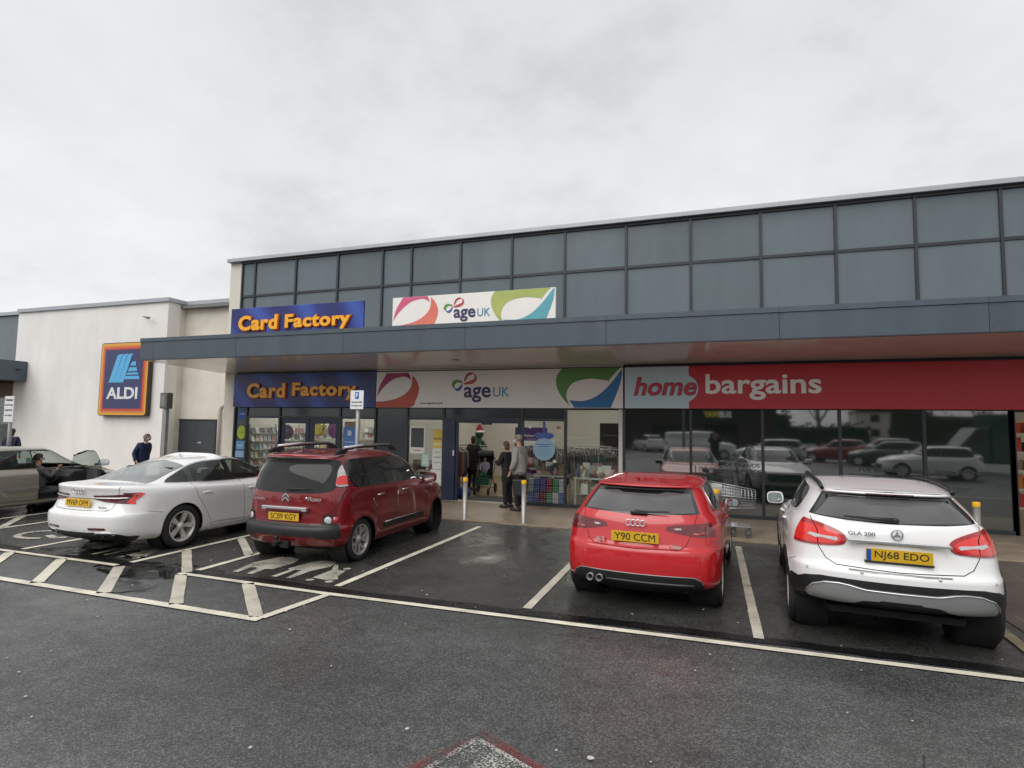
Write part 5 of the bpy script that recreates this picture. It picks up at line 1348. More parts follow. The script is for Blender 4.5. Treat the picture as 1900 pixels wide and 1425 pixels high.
    sk.cut('windscreen', 'top', [(-.67, 3.5), (.67, 3.5), (.54, 2.8), (-.54, 2.8)], zlim=(.98, 1.40))
    for q in ([(.45, .58), (.87, .63), (.88, .74), (.5, .69)],):
        for qq in (q, mir(q)): sk.cut('head_lamp', 'front', qq, ylim=(3.8, 6))
    sk.cut('grille', 'front', [(-.42, .3), (.42, .3), (.5, .5), (.42, .66), (-.42, .66), (-.5, .5)], ylim=(4.2, 6))
    finish(sk, root, P_WHITE2)
    sk.obj('rear_window', 'rear_glass', GL_SIDE2, root, -.002)
    sk.obj('lower_bumper', 'lower', BLACKP, root, .004, .02)
    for s in (-1, 1):
        l = sk.obj('tail_lamp', 'tail_lamp', DARKRED, root, .006, .02, side=s)
        sk.obj('brake_lens', 'lamp_hot', REDBRIGHT, l, .009, .01, side=s); sk.obj('lamp_core', 'lamp_dark', DARKRED, l, .009, .0, side=s)
        sk.obj('reflector', 'reflector', DARKRED, root, .004, .01, side=s)
        d = sk.obj('rear_door', 'rear_door', P_WHITE2, root, 0, side=s)
        h = MB(); h.tube([(s * .922, 1.44, .845), (s * .948, 1.48, .845), (s * .948, 1.62, .845), (s * .922, 1.66, .845)], .014, 6); h.build('door_handle', P_WHITE2, d)
        d = sk.obj('front_door', 'front_door', P_WHITE2, root, 0, side=s)
        h = MB(); h.tube([(s * .918, 2.47, .835), (s * .944, 2.51, .835), (s * .944, 2.65, .835), (s * .918, 2.69, .835)], .014, 6); h.build('door_handle', P_WHITE2, d)
        sk.obj('window_bright_trim', 'bright', INSTRIP, root, .003, .01, side=s)
        sk.obj('window_frame', 'window_trim', BLACKG, root, .001, side=s); sk.obj('side_window', 'side_glass', GL_SIDE, root, -.002, side=s)
        sk.obj('head_lamp', 'head_lamp', CLEARL, root, .004, .02, side=s)
        mirror(root, s, (s * 1.03, 3.28, 1.0), (.2, .14, .16), P_WHITE2)
        ex = sk.patch('exhaust_trim', CHROME, root, 'rear', [(s * a, b) for a, b in ((.39, .345), (.42, .385), (.53, .388), (.64, .388), (.71, .355), (.66, .322), (.53, .318), (.42, .318))], .014, .03)
        sk.patch('exhaust_mouth', DARK, ex, 'rear', [(s * a, b) for a, b in ((.42, .348), (.44, .368), (.53, .37), (.63, .37), (.675, .355), (.64, .338), (.53, .335), (.44, .335))], .018, .004)
        # sill skirt bright line
        o = MB(); o.tube(sk.path('side', [(1.62, .34), (2.4, .30), (3.4, .28)], .004, s), .006, 5); o.build('sill_trim', INSTRIP, root)
    o = MB(); o.tube(sk.path('rear', [(-.84, .315), (-.75, .36), (-.6, .395), (-.3, .375), (.3, .375), (.6, .395), (.75, .36), (.84, .315)], .004), .006, 5); o.build('bumper_trim', INSTRIP, root)
    o = MB(); o.tube(sk.path('rear', [(-.76, .872), (-.6, .868), (0, .862), (.6, .868), (.76, .872)], .008, n=8), .010, 6); o.build('boot_trim', INSTRIP, root)
    sk.obj('windscreen', 'windscreen', GL_SIDE, root, -.003); sk.obj('grille', 'grille', BLACKP, root, .004, .02)
    wheelhouses(root, WB, .39, .92); close_under(root, .2, Lc - .2, .78)
    for (wy, wz, wr) in WB:
        for s in (-1, 1): wheel(root, s * .82, wy, .345, .235, .238, 'star5', s)
    plate(root, 'MV69 OFM', (0, .075, .79), tilt=R(-4))
    b = MB()
    for k in (-1.5, -.5, .5, 1.5): b.torus((k * .056, .07, .965), .036, .006, 'y', 24, 6)
    b.build('badge', WHITEB, root)
    text_obj('badge_lettering', '40 TDI', .05, WHITEB, root, Matrix.Translation((.47, .105, .735)), .003, .001, width=.16, height=.03)
    o = MB(); o.prism([(1.72, 1.38), (1.86, 1.38), (1.80, 1.455), (1.76, 1.45)], -.010, .010, 'x', .004); o.build('roof_fin', P_WHITE2, root)
    interior(root, None, 2.35, 1.45, .70, .28, .98, 3.25)
BLACKG = mat('gloss_black', (.012, .012, .013), .12, coat=.6)
DARKRED2 = mat('lamp_smoked_red', (.13, .008, .013), .12, coat=1.0, var=.35, scale=26)
REDLENS2 = mat('lamp_red_soft', (.30, .02, .025), .12, coat=1)
GL_SIDE2 = glass('screen_pale', (.50, .55, .54), 1.95, .30, (.6, .63, .63))  # pale diffuse layer paints in the bright sky mirrored by this screen
t = thing('parked_car', 'bright red three door hatchback with roof spoiler and twin tailpipes', 'car', (-.82, 6.52, 0), R(-3.5)); hatch_a(t)
t = thing('parked_car', 'dark red people carrier with silver roof rails and tow bar', 'car', (-5.79, 6.76, 0), R(1)); mpv_c(t)
t = thing('parked_car', 'white crossover with black wheel arches and grey rear skid plate', 'car', (1.60, 6.17, 0), R(-4)); suv_g(t)
t = thing('parked_car', 'long white saloon with red wraparound tail lamps', 'car', (-8.99, 6.03, 0), R(0)); saloon_a(t)
# ------------------------------------------------------------------ shop signs
def swirl(name, c1, c2, c3):
    m = bpy.data.materials.new(name); m.use_nodes = True; nt = m.node_tree; N = nt.nodes.new; L = nt.links; b = nt.nodes['Principled BSDF']
    tc = N('ShaderNodeTexCoord'); w = N('ShaderNodeTexWave'); w.wave_type = 'BANDS'; w.inputs['Scale'].default_value = .28; w.inputs['Distortion'].default_value = 5.5; w.inputs['Detail'].default_value = 1.5; w.inputs['Detail Scale'].default_value = .7
    mp = N('ShaderNodeMapping'); mp.inputs['Rotation'].default_value = (0, .7, 0); L.new(tc.outputs['Object'], mp.inputs[0]); L.new(mp.outputs[0], w.inputs['Vector'])
    r = N('ShaderNodeValToRGB'); e = r.color_ramp.elements; e[0].color = (*c1, 1); e[1].color = (*c3, 1); e[0].position = .1; k = e.new(.6); k.color = (*c2, 1)
    L.new(w.outputs['Fac'], r.inputs[0]); L.new(r.outputs[0], b.inputs['Base Color']); b.inputs['Roughness'].default_value = .3
    return m
CFBLUE = swirl('sign_blue', (.012, .018, .13), (.018, .032, .22), (.035, .085, .38))
ORANGE = mat('letter_orange', (.92, .42, .01), .35, coat=.3); REDEDGE = mat('letter_red_edge', (.35, .05, .01), .5)
SIGNW = mat('sign_white', (.84, .82, .79), .4, var=.03, scale=2)
def cf_sign(label, x0, x1, y, z0, z1, tx, th, back=.05):
    t = thing('shop_sign', label, 'shop sign', ((x0 + x1) / 2, y, z0))
    w = (x1 - x0) / 2
    o = MB(); o.box((-w, 0, 0), (w, back, z1 - z0), .008); o.build('panel', CFBLUE, t)
    for (s, xa, xb, zc) in (('Card', *tx[0]), ('Factory', *tx[1])):
        cx = (xa + xb) / 2 - (x0 + x1) / 2; hgt = th * (1.0 if s == 'Card' else 1.14)
        M = Matrix.Translation((cx, -.032, zc - z0 - (0 if s == 'Card' else th * .06)))
        text_obj('lettering', s, .6, ORANGE, t, M, .028, .022, width=xb - xa, height=hgt, spacing=1.1)
        M = Matrix.Translation((cx + .006, -.013, zc - z0 - (0 if s == 'Card' else th * .06) - .006))
        text_obj('lettering_edge', s, .6, REDEDGE, t, M, .012, .034, width=xb - xa + .05, height=hgt + .05, spacing=1.1)
    return t
cf_sign('blue card shop fascia sign with orange letters below the canopy', -14.07, -8.96, FY - .13, 2.50, 3.52, ((-13.49, -12.06, 3.0), (-11.80, -9.56, 3.0)), .45)
cf_sign('blue card shop sign with orange letters standing above the canopy', -11.66, -7.69, 11.42, 4.18, 4.93, ((-11.36, -10.14, 4.53), (-9.91, -8.02, 4.50)), .38)
# charity shop design, drawn in sign units (px of a tracing), y down
SW = dict(
 magenta=[(12, 860), (30, 790), (58, 740), (92, 690), (268, 688), (284, 712), (292, 742), (262, 722), (228, 716), (150, 732), (84, 776), (40, 820)],
 orange=[(302, 708), (330, 735), (352, 775), (358, 820), (334, 885), (285, 934), (8, 936), (8, 893), (90, 888), (190, 866), (262, 826), (298, 776)],
 green=[(1472, 922), (1418, 868), (1380, 800), (1376, 740), (1402, 695), (1450, 656), (1600, 650), (1720, 655), (1797, 675), (1720, 762), (1600, 748), (1500, 768), (1455, 812), (1446, 866)],
 blue=[(1806, 690), (1795, 780), (1735, 932), (1500, 932), (1464, 885), (1560, 888), (1640, 860), (1720, 795)],
 l_green=[(611, 784), (622, 757), (650, 744), (697, 756), (690, 768), (655, 763), (634, 782), (640, 800), (626, 800)],
 l_blue=[(630, 803), (662, 803), (700, 765), (690, 805), (668, 824), (648, 820)],
 l_pink=[(704, 757), (722, 712), (752, 696), (782, 702), (762, 712), (738, 722), (718, 755)],
 l_red=[(775, 703), (797, 716), (804, 744), (776, 772), (714, 780), (702, 770), (756, 752), (784, 740), (786, 720)])
COLS = dict(magenta=(.36, .03, .13), orange=(.50, .085, .045), green=(.10, .27, .06), blue=(.02, .16, .40), l_green=(.10, .27, .06), l_blue=(.03, .09, .32), l_pink=(.42, .05, .10), l_red=(.46, .06, .05))
LIGHT = dict(magenta=(.62, .10, .22), orange=(.72, .18, .13), green=(.38, .45, .12), blue=(.10, .38, .45))
NAVYT = mat('letter_purple', (.03, .025, .11), .4); TEALT = mat('letter_teal', (.05, .26, .40), .4); GREYT = mat('letter_grey', (.06, .06, .07), .5)
def sharp(P):
    out = []
    for i, p in enumerate(P):
        a = Vector(p) - Vector(P[i - 1]); b = Vector(P[(i + 1) % len(P)]) - Vector(p)
        out += [p, (p[0] + 1e-4, p[1])] if a.angle(b) > .85 else [p]
    return spline(out, 4, True)
def age_sign(label, x0, x1, y, z0, z1, sc, parts, pale, logo, url):
    t = thing('shop_sign', label, 'shop sign', (x0, y, z0)); H = z1 - z0
    o = MB(); o.box((0, 0, 0), (x1 - x0, .05, H), .006); o.build('panel', SIGNW, t)
    def put(key, ox, oz, s, dx):
        c = (LIGHT if pale and key in LIGHT else COLS)[key]
        o = MB(); pts = sharp([(ox + (px - dx) * s, oz + (935 - py) * s * 1.02) for px, py in SW[key]])
        pts = [(min(max(a, .004), x1 - x0 - .004), min(max(b, .004), H - .004)) for a, b in pts]
        o.fill([(a, -.004, b) for a, b in pts])
        o.build('swoosh', MM('sign_' + key + ('_pale' if pale else ''), c, .4, var=.12, scale=1.2), t)
    for k in ('magenta', 'orange'): put(k, .01, parts, sc, 8)
    for k in ('green', 'blue'): put(k, x1 - x0 - .02 - (1806 - 1372) * sc, parts, sc, 1372)
    lx, lz, ls = logo
    for k in ('l_green', 'l_blue', 'l_pink', 'l_red'): put(k, lx, lz - (935 - 830) * ls * 1.02, ls, 611)
    text_obj('lettering', 'age', .3, NAVYT, t, Matrix.Translation((lx + (808 - 611) * ls, -.006, lz - 18 * ls)), .003, .006, width=200 * ls, height=108 * ls)
    text_obj('lettering', 'UK', .3, TEALT, t, Matrix.Translation((lx + (984 - 611) * ls, -.006, lz - .5 * ls)), .003, .0, width=116 * ls, height=66 * ls)
    if url: text_obj('lettering', 'www.ageuk.org.uk', .1, GREYT, t, Matrix.Translation((1.75, -.006, .12)), .002, .001, width=.70, height=.075)
    return t
age_sign('white charity shop fascia sign with coloured swooshes and web address below canopy', -8.94, -2.03, FY - .13, 2.50, 3.50, .00384, .0, False, (2.33, .42, .00384), True)
age_sign('white charity shop sign with paler swooshes standing above the canopy', -6.93, -3.05, 11.44, 4.12, 4.94, .0033, .02, True, (1.30, .38, .0026), False)
# discount store fascia
t = thing('shop_sign', 'long red discount store fascia with white lettering and pale blue panel', 'shop sign', (-1.99, FY - .13, 2.50))
o = MB(); o.box((0, 0, 0), (11.0, .05, 1.0), .006); o.build('panel', mat('sign_red', (.52, .022, .036), .38, var=.02, scale=.7), t)
o = MB(); pts = [(.005, .005), (1.49, .005), (1.49, .16), *[(1.40 + .30 * math.cos(R(a)), .47 + .31 * math.sin(R(a))) for a in range(-60, 61, 10)], (1.49, .78), (1.49, .995), (.005, .995)]
o.fill([(a, -.004, b) for a, b in pts]); o.build('pale_panel', mat('sign_pale_blue', (.50, .66, .72), .35), t)
text_obj('lettering', 'home', .5, mat('letter_dark_red', (.05, .0, .01), .4), t, Matrix.Translation((.945, -.009, .53)), .004, .014, .22, width=1.45, height=.455)
text_obj('lettering', 'home', .5, mat('letter_red', (.55, .02, .05), .35), t, Matrix.Translation((.945, -.016, .53)), .004, .004, .22, width=1.42, height=.43)
text_obj('lettering', 'bargains', .5, mat('letter_white', (.88, .87, .85), .35), t, Matrix.Translation((3.06, -.012, .50)), .008, .010, width=2.4, height=.60)
VINYL = mat('vinyl_grey', (.035, .04, .04), .5)
for lab, cx, rows in (('grey vinyl slogan on the dark window behind the trolleys', .63, ('TOP|BRANDS', 'BOTTOM|PRICES')), ('grey vinyl slogan on the dark window behind the white crossover', 3.40, ('TOP|BRANDS', 'BOTTOM|PRICES')), ('grey vinyl store name on the dark window near the entrance', 4.95, ('home|bargains',))):
    t = thing('window_lettering', lab, 'window lettering', (cx, FY - .008, 1.15))
    for i, r_ in enumerate(rows):
        w_ = r_.split('|'); n_ = len(r_); x = -.046 * n_
        for q in w_:
            wq = .088 * len(q); text_obj('lettering', q, .1, VINYL, t, Matrix.Translation((x + wq / 2, 0, .07 - .14 * i)), .001, .003, width=wq, height=.085); x += wq + .05
# supermarket logo box
t = thing('shop_sign', 'tall navy supermarket logo sign with yellow and red border on white wall', 'shop sign', (-20.33, 15.27, 2.2))
def rr(name, k, y, m, dep): o = MB(); o.prism(rrect(-1.22 + k, .0 + k, 1.22 - k, 2.70 - k, max(.12 - k * .35, .02), 5), y, dep, 'y', .004); o.build(name, m, t)
rr('sign_box', 0, -.16, mat('sign_rim', (.05, .03, .02), .4), 0)
for i, (k, c) in enumerate(((.03, (.72, .36, .02)), (.105, (.66, .22, .02)), (.165, (.60, .085, .02)), (.215, (.52, .025, .02)), (.265, (.008, .014, .10)))):
    rr('border' if i < 4 else 'panel', k, -.166 - i * .005, mat('sign_band', c, .3, coat=.4), -.1598)
PALEB = mat('logo_pale_blue', (.10, .42, .74), .3); 
def g_(px, py): return (-1.22 + (px - 727) / (1046 - 727) * 2.44, (880 - py) / (880 - 372) * 2.70)
for dx in (0, 33, 66):
    o = MB(); o.prism([g_(795 + dx, 652), g_(843 + dx, 470), g_(852 + dx, 457), g_(884 + dx, 452), g_(873 + dx, 470), g_(828 + dx, 650)], -.20, -.186, 'y'); o.build('logo_stripe', PALEB, t)
for xa, xb, xc, xd, ya, yb in ((946, 967, 971, 930, 508, 536), (928, 974, 981, 919, 548, 575), (916, 984, 990, 909, 587, 607), (906, 992, 998, 900, 602, 628)):
    if ya == 587: ya, yb = 584, 598
    if ya == 602: ya, yb = 607, 629
    o = MB(); o.prism([g_(xa, ya), g_(xb, ya), g_(xc, yb), g_(xd, yb)], -.20, -.186, 'y'); o.build('logo_stripe', PALEB, t)
ax, az = g_(888, 724)
text_obj('lettering', 'ALDI', .5, mat('logo_white', (.72, .74, .78), .35), t, Matrix.Translation((ax, -.194, az)), .007, .014, width=1.56, height=.43)

# ------------------------------------------------------------------ street furniture
STEEL = mat('brushed_steel', (.33, .32, .30), .38, .5, var=.1, scale=12); POSTG = mat('post_grey', (.30, .31, .31), .45, .3, var=.1, scale=6)
CAPY = mat('cap_yellow', (.80, .44, .015), .45)
def bollard(label, x, y):
    t = thing('bollard', label, 'bollard', (x, y, .03), 0, 'bollards along the kerb')
    o = MB(); o.lathe([(.075, 0), (.075, .006), (.052, .008), (.052, .81)], 20); o.build('post', STEEL, t)
    o = MB(); o.lathe([(.055, .80), (.056, .805), (.056, .868), (.05, .878), (.001, .88)], 20); o.build('cap', CAPY, t)
bollard('steel bollard with yellow cap beside the dark red people carrier', -5.01, 11.44)
bollard('steel bollard with yellow cap in front of the waiting couple', -3.70, 11.48)
bollard('steel bollard with yellow cap by the shopping trolleys', .06, 11.5)
bollard('steel bollard with yellow cap behind the white crossover', 4.05, 11.42)
SIGNF = mat('sign_face', (.74, .75, .76), .4)
def parking_sign(label, x, y, zb, w, hgt, lines, P_=True):
    t = thing('parking_sign', label, 'parking sign', (x, y, .01))
    o = MB(); o.tube([(0, .03, 0), (0, .03, zb + hgt)], .05, 12); o.build('post', POSTG, t)
    o = MB(); o.prism(rrect(-w / 2, zb, w / 2, zb + hgt, .015), -.04, -.03, 'y'); o.build('sign_plate', SIGNF, t)
    if P_:
        o = MB(); o.prism(rrect(-.05 * w / .34, zb + hgt * .55, .05 * w / .34, zb + hgt * .92, .01), -.0445, -.0405, 'y'); o.build('blue_square', BLUEB, t)
        text_obj('lettering', 'P', .1, SIGNF, t, Matrix.Translation((0, -.046, zb + hgt * .73)), .001, .004, height=hgt * .26, width=w * .15)
    for i, s in enumerate(lines): text_obj('lettering', s, .05, PLETTER, t, Matrix.Translation((0, -.043, zb + hgt * ((.38 if P_ else .86) - i * .2))), .001, .001, width=w * .8, height=hgt * .09)
    return t
parking_sign('parent and child parking sign on grey post behind dark red car', -7.74, 11.38, 2.36, .35, .43, ['Parent and child', 'parking only'])
parking_sign('white parking notice on grey post at the far left edge', -19.95, 11.38, 1.92, .42, .78, ['Disabled', 'parking', 'badge holders', 'only'], False)
t = thing('lamp_post', 'grey square post with dark box light on top before the white wall', 'post', (-13.70, 11.42, 0))
o = MB(); o.box((-.045, -.045, 0), (.045, .045, 2.42)); o.build('post', POSTG, t)
o = MB(); o.box((-.15, -.09, 2.36), (.10, .09, 2.78), .012); bx = o.build('light_box', MM('box_dark', (.11, .11, .105), .5), t)
o = MB(); o.box((-.12, -.098, 2.42), (.04, -.091, 2.72)); o.build('louvre', MM('louvre_grey', (.2, .2, .19), .5, var=.3, scale=20), bx)
# shopping trolleys nested beside the red hatchback
WIRE = mat('zinc_wire', (.52, .53, .54), .3, .8)
def trolley():
    t = thing('shopping_trolley', 'wire shopping trolley by the dark windows, front one of the pair', 'trolley', (.12, 11.85, .03), R(-2), 'nested shopping trolleys')
    o = MB(); L_, w0, w1 = .84, .20, .27     # front at +x
    def cr(x, top): # half width, z at x
        q = (x + .2) / L_
        return w1 + (w0 - w1) * q, ((.98 - .13 * q) if top else (.50 + .06 * q))
    x0, x1 = -.2, .64
    for s in (-1, 1):
        for k in range(8):
            q = k / 7
            o.tube([(x0, s * cr(x0, 0)[0], cr(x0, 0)[1] * (1 - q) + cr(x0, 1)[1] * q), (x1, s * cr(x1, 0)[0], cr(x1, 0)[1] * (1 - q) + cr(x1, 1)[1] * q)], .008 if k in (0, 7, 4) else .0035, 5)
        for k in range(15):
            x = x0 + (x1 - x0) * k / 14; a, b = cr(x, 0), cr(x, 1); o.tube([(x, s * a[0], a[1]), (x, s * b[0], b[1])], .0035, 5)
    for k in range(15):
        x = x0 + (x1 - x0) * k / 14; a = cr(x, 0); o.tube([(x, -a[0], a[1]), (x, a[0], a[1])], .0035, 5)
    for k in range(8):
        q = k / 7; z = cr(x1, 0)[1] * (1 - q) + cr(x1, 1)[1] * q; o.tube([(x1, -cr(x1, 0)[0], z), (x1, cr(x1, 0)[0], z)], .0035 if k not in (0, 7) else .008, 5)
        y = -w0 + 2 * w0 * q; o.tube([(x1, y, cr(x1, 0)[1]), (x1, y, cr(x1, 1)[1])], .0035, 5)
    o.build('basket', WIRE, t)
    o = MB()
    for s in (-1, 1):
        o.tube([(-.30, s * .27, .98), (-.26, s * .27, .5), (-.24, s * .27, .17), (.0, s * .25, .20), (.58, s * .19, .19)], .013, 8)
    o.tube([(.58, -.19, .19), (.58, .19, .19)], .013, 8); o.tube([(-.24, -.27, .17), (-.24, .27, .17)], .011, 8)
    for k in range(5): o.tube([(-.1, -.2 + k * .1, .215), (.56, -.16 + k * .08, .20)], .006, 6)
    o.build('frame', WIRE, t)
    o = MB(); o.tube([(-.30, -.28, .99), (-.30, .28, .99)], .017, 10); o.build('handle', MM('handle_plastic', (.45, .45, .45), .4), t)
    o = MB(); o.prism([(-.12, .86), (.05, .84), (.05, .93), (-.12, .95)], -.2, .2, 'y', .006); o.build('child_seat_flap', MM('flap_plastic', (.6, .62, .6), .4), t)
    for x, y in ((.55, .17), (.55, -.17), (-.22, .25), (-.22, -.25)):
        c = MB(); c.tube([(x, y, .18), (x - .03, y, .09)], .012, 6); c.torus((x - .04, y, .062), .045, .016, 'y', 18, 8); c.lathe([(.001, -.012), (.032, -.012), (.032, .012), (.001, .012)], 14, Matrix.Translation((x - .04, y, .062)) @ Matrix.Rotation(R(90), 4, 'X'))
        c.build('castor', MM('castor_grey', (.10, .10, .10), .5), t)
    return t
tr = trolley()
for k in (1,):
    c = copy_tree(tr); c.location.x -= .27 * k; c['label'] = 'wire shopping trolley pushed into the back of another by dark windows'
# ------------------------------------------------------------------ plainer cars: bronze saloon, cars across the car park seen in the windows
def generic(root, paintm, *, L=4.2, W=1.75, H=1.45, ya=.78, yb=3.35, Rw=.31, zb=.98, zh=.80, yc=None, yt=None, yr=.35, yg=.12, zg=1.05, zt=None, wr=.60, tint=None, door=False, plate_txt=None, style='cover', van=False, front_only=False):
    yc = yc or L - 1.1; yt = yt or yc - .75; zt = zt or zg - .03; tint = tint or GL_TINT; h = W / 2
    rows = [
        dict(z=(.24, .19, .18, .19, .2), w=h - .2, yr=.22, yf=L - .22, rc=.3, fc=.5),
        dict(z=(.30, .24, .22, .24, .24), w=h - .06, yr=.07, yf=L - .08, rc=.3, fc=.5),
        dict(z=(.50, .48, .47, .48, .48), w=(h - .03, h, h - .01, h, h - .05), yr=.0, yf=L, rc=.34, fc=.6),
        dict(z=(.70, .68, .68, .66, .62), w=(h - .03, h, h, h, h - .06), yr=.02, yf=L - .02, rc=.36, fc=.62),
        dict(z=(.86, .84, .83, .80, zh - .06), w=(h - .05, h - .01, h - .01, h - .01, h - .08), yr=.05, yf=L - .09, rc=.36, fc=.58),
        dict(z=(zt, zb - .05, zb - .06, zh + .06, zh + .02), w=(h - .09, h - .04, h - .04, h - .06, h - .16), yr=.06, yf=L - .3, rc=.36, fc=.5),
        dict(z=(zg - .01, zb - .01, zb - .02, zb - .03, (zh + zb) / 2 + .04), w=(h - .12, h - .07, h - .07, h - .12, h - .2), yr=(yg + .06) / 2, yf=(L + yc) / 2 - .1, rc=.36, fc=.42),
        dict(z=(zg + .01, zb + .01, zb, zb, zb), w=(h - .15, h - .09, h - .09, h - .13, h - .2), yr=yg, yf=yc, rc=.34, fc=.42),
        dict(z=(zg * .5 + H * .45, zb * .5 + H * .47, zb * .5 + H * .47, zb * .5 + H * .47, zb * .5 + H * .46), w=(h - .21, h - .16, h - .15, h - .18, h - .23), yr=(yg + yr) / 2, yf=(yc + yt) / 2, rc=.34, fc=.4),
        dict(z=(H - .09, H - .08, H - .08, H - .08, H - .09), w=(wr - .03, wr + .02, wr + .04, wr + .01, wr - .03), yr=yr, yf=yt + .05, rc=.32, fc=.36, n=3),
        dict(z=(H - .05, H - .03, H - .025, H - .035, H - .05), w=(wr - .12, wr - .08, wr - .06, wr - .08, wr - .12), yr=yr + .05, yf=yt - .05, rc=.32, fc=.34),
        dict(z=(H - .03, H - .008, H, H - .012, H - .03), w=0.0, yr=yr + .12, yf=yt - .12, rc=.3, fc=.3)]
    WB = [(ya, Rw, Rw), (yb, Rw, Rw)]
    sk = Skin(body_mesh(rows, WB, .012, NU=5))
    arches(sk, WB, Rw + .035)
    bm_ = (yc + yr) / 2 + .05      # B pillar
    top = H - .10
    if not van:
        q = [(yg + .02, zg + .03), (yr + .04, top - .01)]
        if zg - zb < .2 and yr - yg > .45:   # saloon tail
            sk.cut('rear_glass', 'top', [(-h + .24, yg + .05), (h - .24, yg + .05), (wr - .09, yr - .03), (-wr + .09, yr - .03)], zlim=(zg - .05, H - .05))
        else:
            sk.cut('rear_glass', 'rear', [(-h + .20, zg + .04), (h - .20, zg + .04), (wr - .07, top), (-wr + .07, top)], ylim=(-1, yr + .5))
        sg = spline([(yg + .28 + (yr - yg) * .3, zb + .10), (yg + .45 + (yr - yg) * .3, zb + .03), (bm_, zb + .02), (yc - .25, zb + .02), (yc - .1, zb + .02), ((yc + yt) / 2 - .12, (zb + H) / 2), (yt - .12, top), (bm_, top + .02), (yr + .38, top), ((yg + yr) / 2 + .28 + (yr - yg) * .15, (zb + H) / 2 + .06)], 3, True)
        sk.cut('window_trim', 'side', sg, xlim=(.4, 2))
        cy = sum(p[0] for p in sg) / len(sg); cz = sum(p[1] for p in sg) / len(sg)
        s2 = [(cy + (y - cy) * .975, cz + (z - cz) * .9) for y, z in sg]
        sk.cut('rear_side', 'side', [p for p in s2], over=['window_trim'], xlim=(.4, 2))
        sk.line('window_trim', 'side', [(bm_, zb), (bm_ - .05, H - .08)], .075, over=['rear_side'])
        sk.line('window_trim', 'side', [(bm_ - .95, zb), (bm_ - .90, H - .08)], .05, over=['rear_side'])
    else:
        sk.cut('rear_side', 'side', [(yc - 1.05, zb + .04), (yc - .12, zb + .04), (yt - .06, top - .03), (yc - 1.05, top - .03)], xlim=(.4, 2))
    sk.cut('windscreen', 'front', [(-h + .2, zb + .03), (h - .2, zb + .03), (wr - .06, top), (-wr + .06, top)], ylim=(yt - .3, yc + .4))
    for q in ([(h - .5, zh - .16), (h - .02, zh - .12), (h, zh + .04), (h - .42, zh - .04)],):
        for qq in (q, mir(q)): sk.cut('head_lamp', 'front', qq, ylim=(L - .8, 9))
    sk.cut('grille', 'front', [(-.42, .34), (.42, .34), (.46, .55), (-.46, .55)], ylim=(L - .6, 9))
    q = [(h - .24, zt - .22), (h + .1, zt - .22), (h + .1, zt + (.02 if not van else .25)), (h - .17, zt + (.01 if not van else .25))]
    for qq in (q, mir(q)): sk.cut('tail_lamp', 'rear', qq, ylim=(-1, .32))
    fd = [(bm_, zb), (bm_ + .02, .30), (yb - Rw - .12, .30), (yb - Rw + .02, .55), (yc - .12, zb)]
    rdr = [(bm_ - 1.0, zb), (bm_ - .92, .7), (bm_ - .72, .30), (bm_ + .02, .30), (bm_, zb)]
    sk.cut('strip', 'side', [(ya + .45, .54), (ya + .45, .60), (yb - .45, .60), (yb - .45, .54)], xlim=(.5, 2)) if door else None
    if door:
        for q in (fd, rdr): sk.line('gap', 'side', q, .008)
        sk.cut('front_door', 'side', fd, over=['body', 'strip'], side=1, xlim=(.4, 2))
        sk.cut('front_window', 'side', [(bm_ - .005, zb - .02), (yc + .2, zb - .02), (yt + .1, H), (bm_ - .07, H)], over=['rear_side'], side=1, xlim=(.4, 2))
        sk.cut('front_trim', 'side', [(bm_ - .005, zb - .02), (yc + .2, zb - .02), (yt + .1, H), (bm_ - .07, H)], over=['window_trim'], side=1, xlim=(.4, 2))
    finish(sk, root, paintm)
    sk.obj('rear_window', 'rear_glass', tint, root, -.002); sk.obj('windscreen', 'windscreen', tint if not door else GL_SIDE, root, -.002)
    for s in (-1, 1):
        sk.obj('window_frame', 'window_trim', BLACKG, root, .001, side=s); sk.obj('side_window', 'rear_side', tint, root, -.002, side=s)
        sk.obj('head_lamp', 'head_lamp', CLEARL, root, .004, .02, side=s); sk.obj('tail_lamp', 'tail_lamp', REDLENS, root, .006, .02, side=s)
        sk.obj('side_strip', 'strip', INSTRIP, root, .008, .02, side=s)
    for s in ((-1,) if door else (-1, 1)): mirror(root, s, (s * (h + .1), yc - .35, zb + .08), (.2, .14, .15), paintm)
    sk.obj('grille', 'grille', BLACKP, root, .003, .01)
    wheelhouses(root, WB, Rw + .04, h - .02); close_under(root, .2, L - .2, h - .12)
    for (wy, wz, wr_) in WB:
        for s in (-1, 1): wheel(root, s * (h - .12), wy, Rw, .2, Rw * .7, style, s)
    return sk, bm_, fd

t = thing('parked_car', 'bronze saloon with open driver door cut by the left edge', 'car', (-14.61, 6.0, 0), R(0))
BR = t
sk, bpil, fdp = generic(t, P_GOLD, L=4.72, W=1.78, H=1.44, ya=.96, yb=3.76, zb=.95, zh=.80, yc=3.78, yt=2.98, yr=1.05, yg=.42, zg=1.04, zt=1.01, wr=.60, tint=GL_SIDE, door=True, style='many')
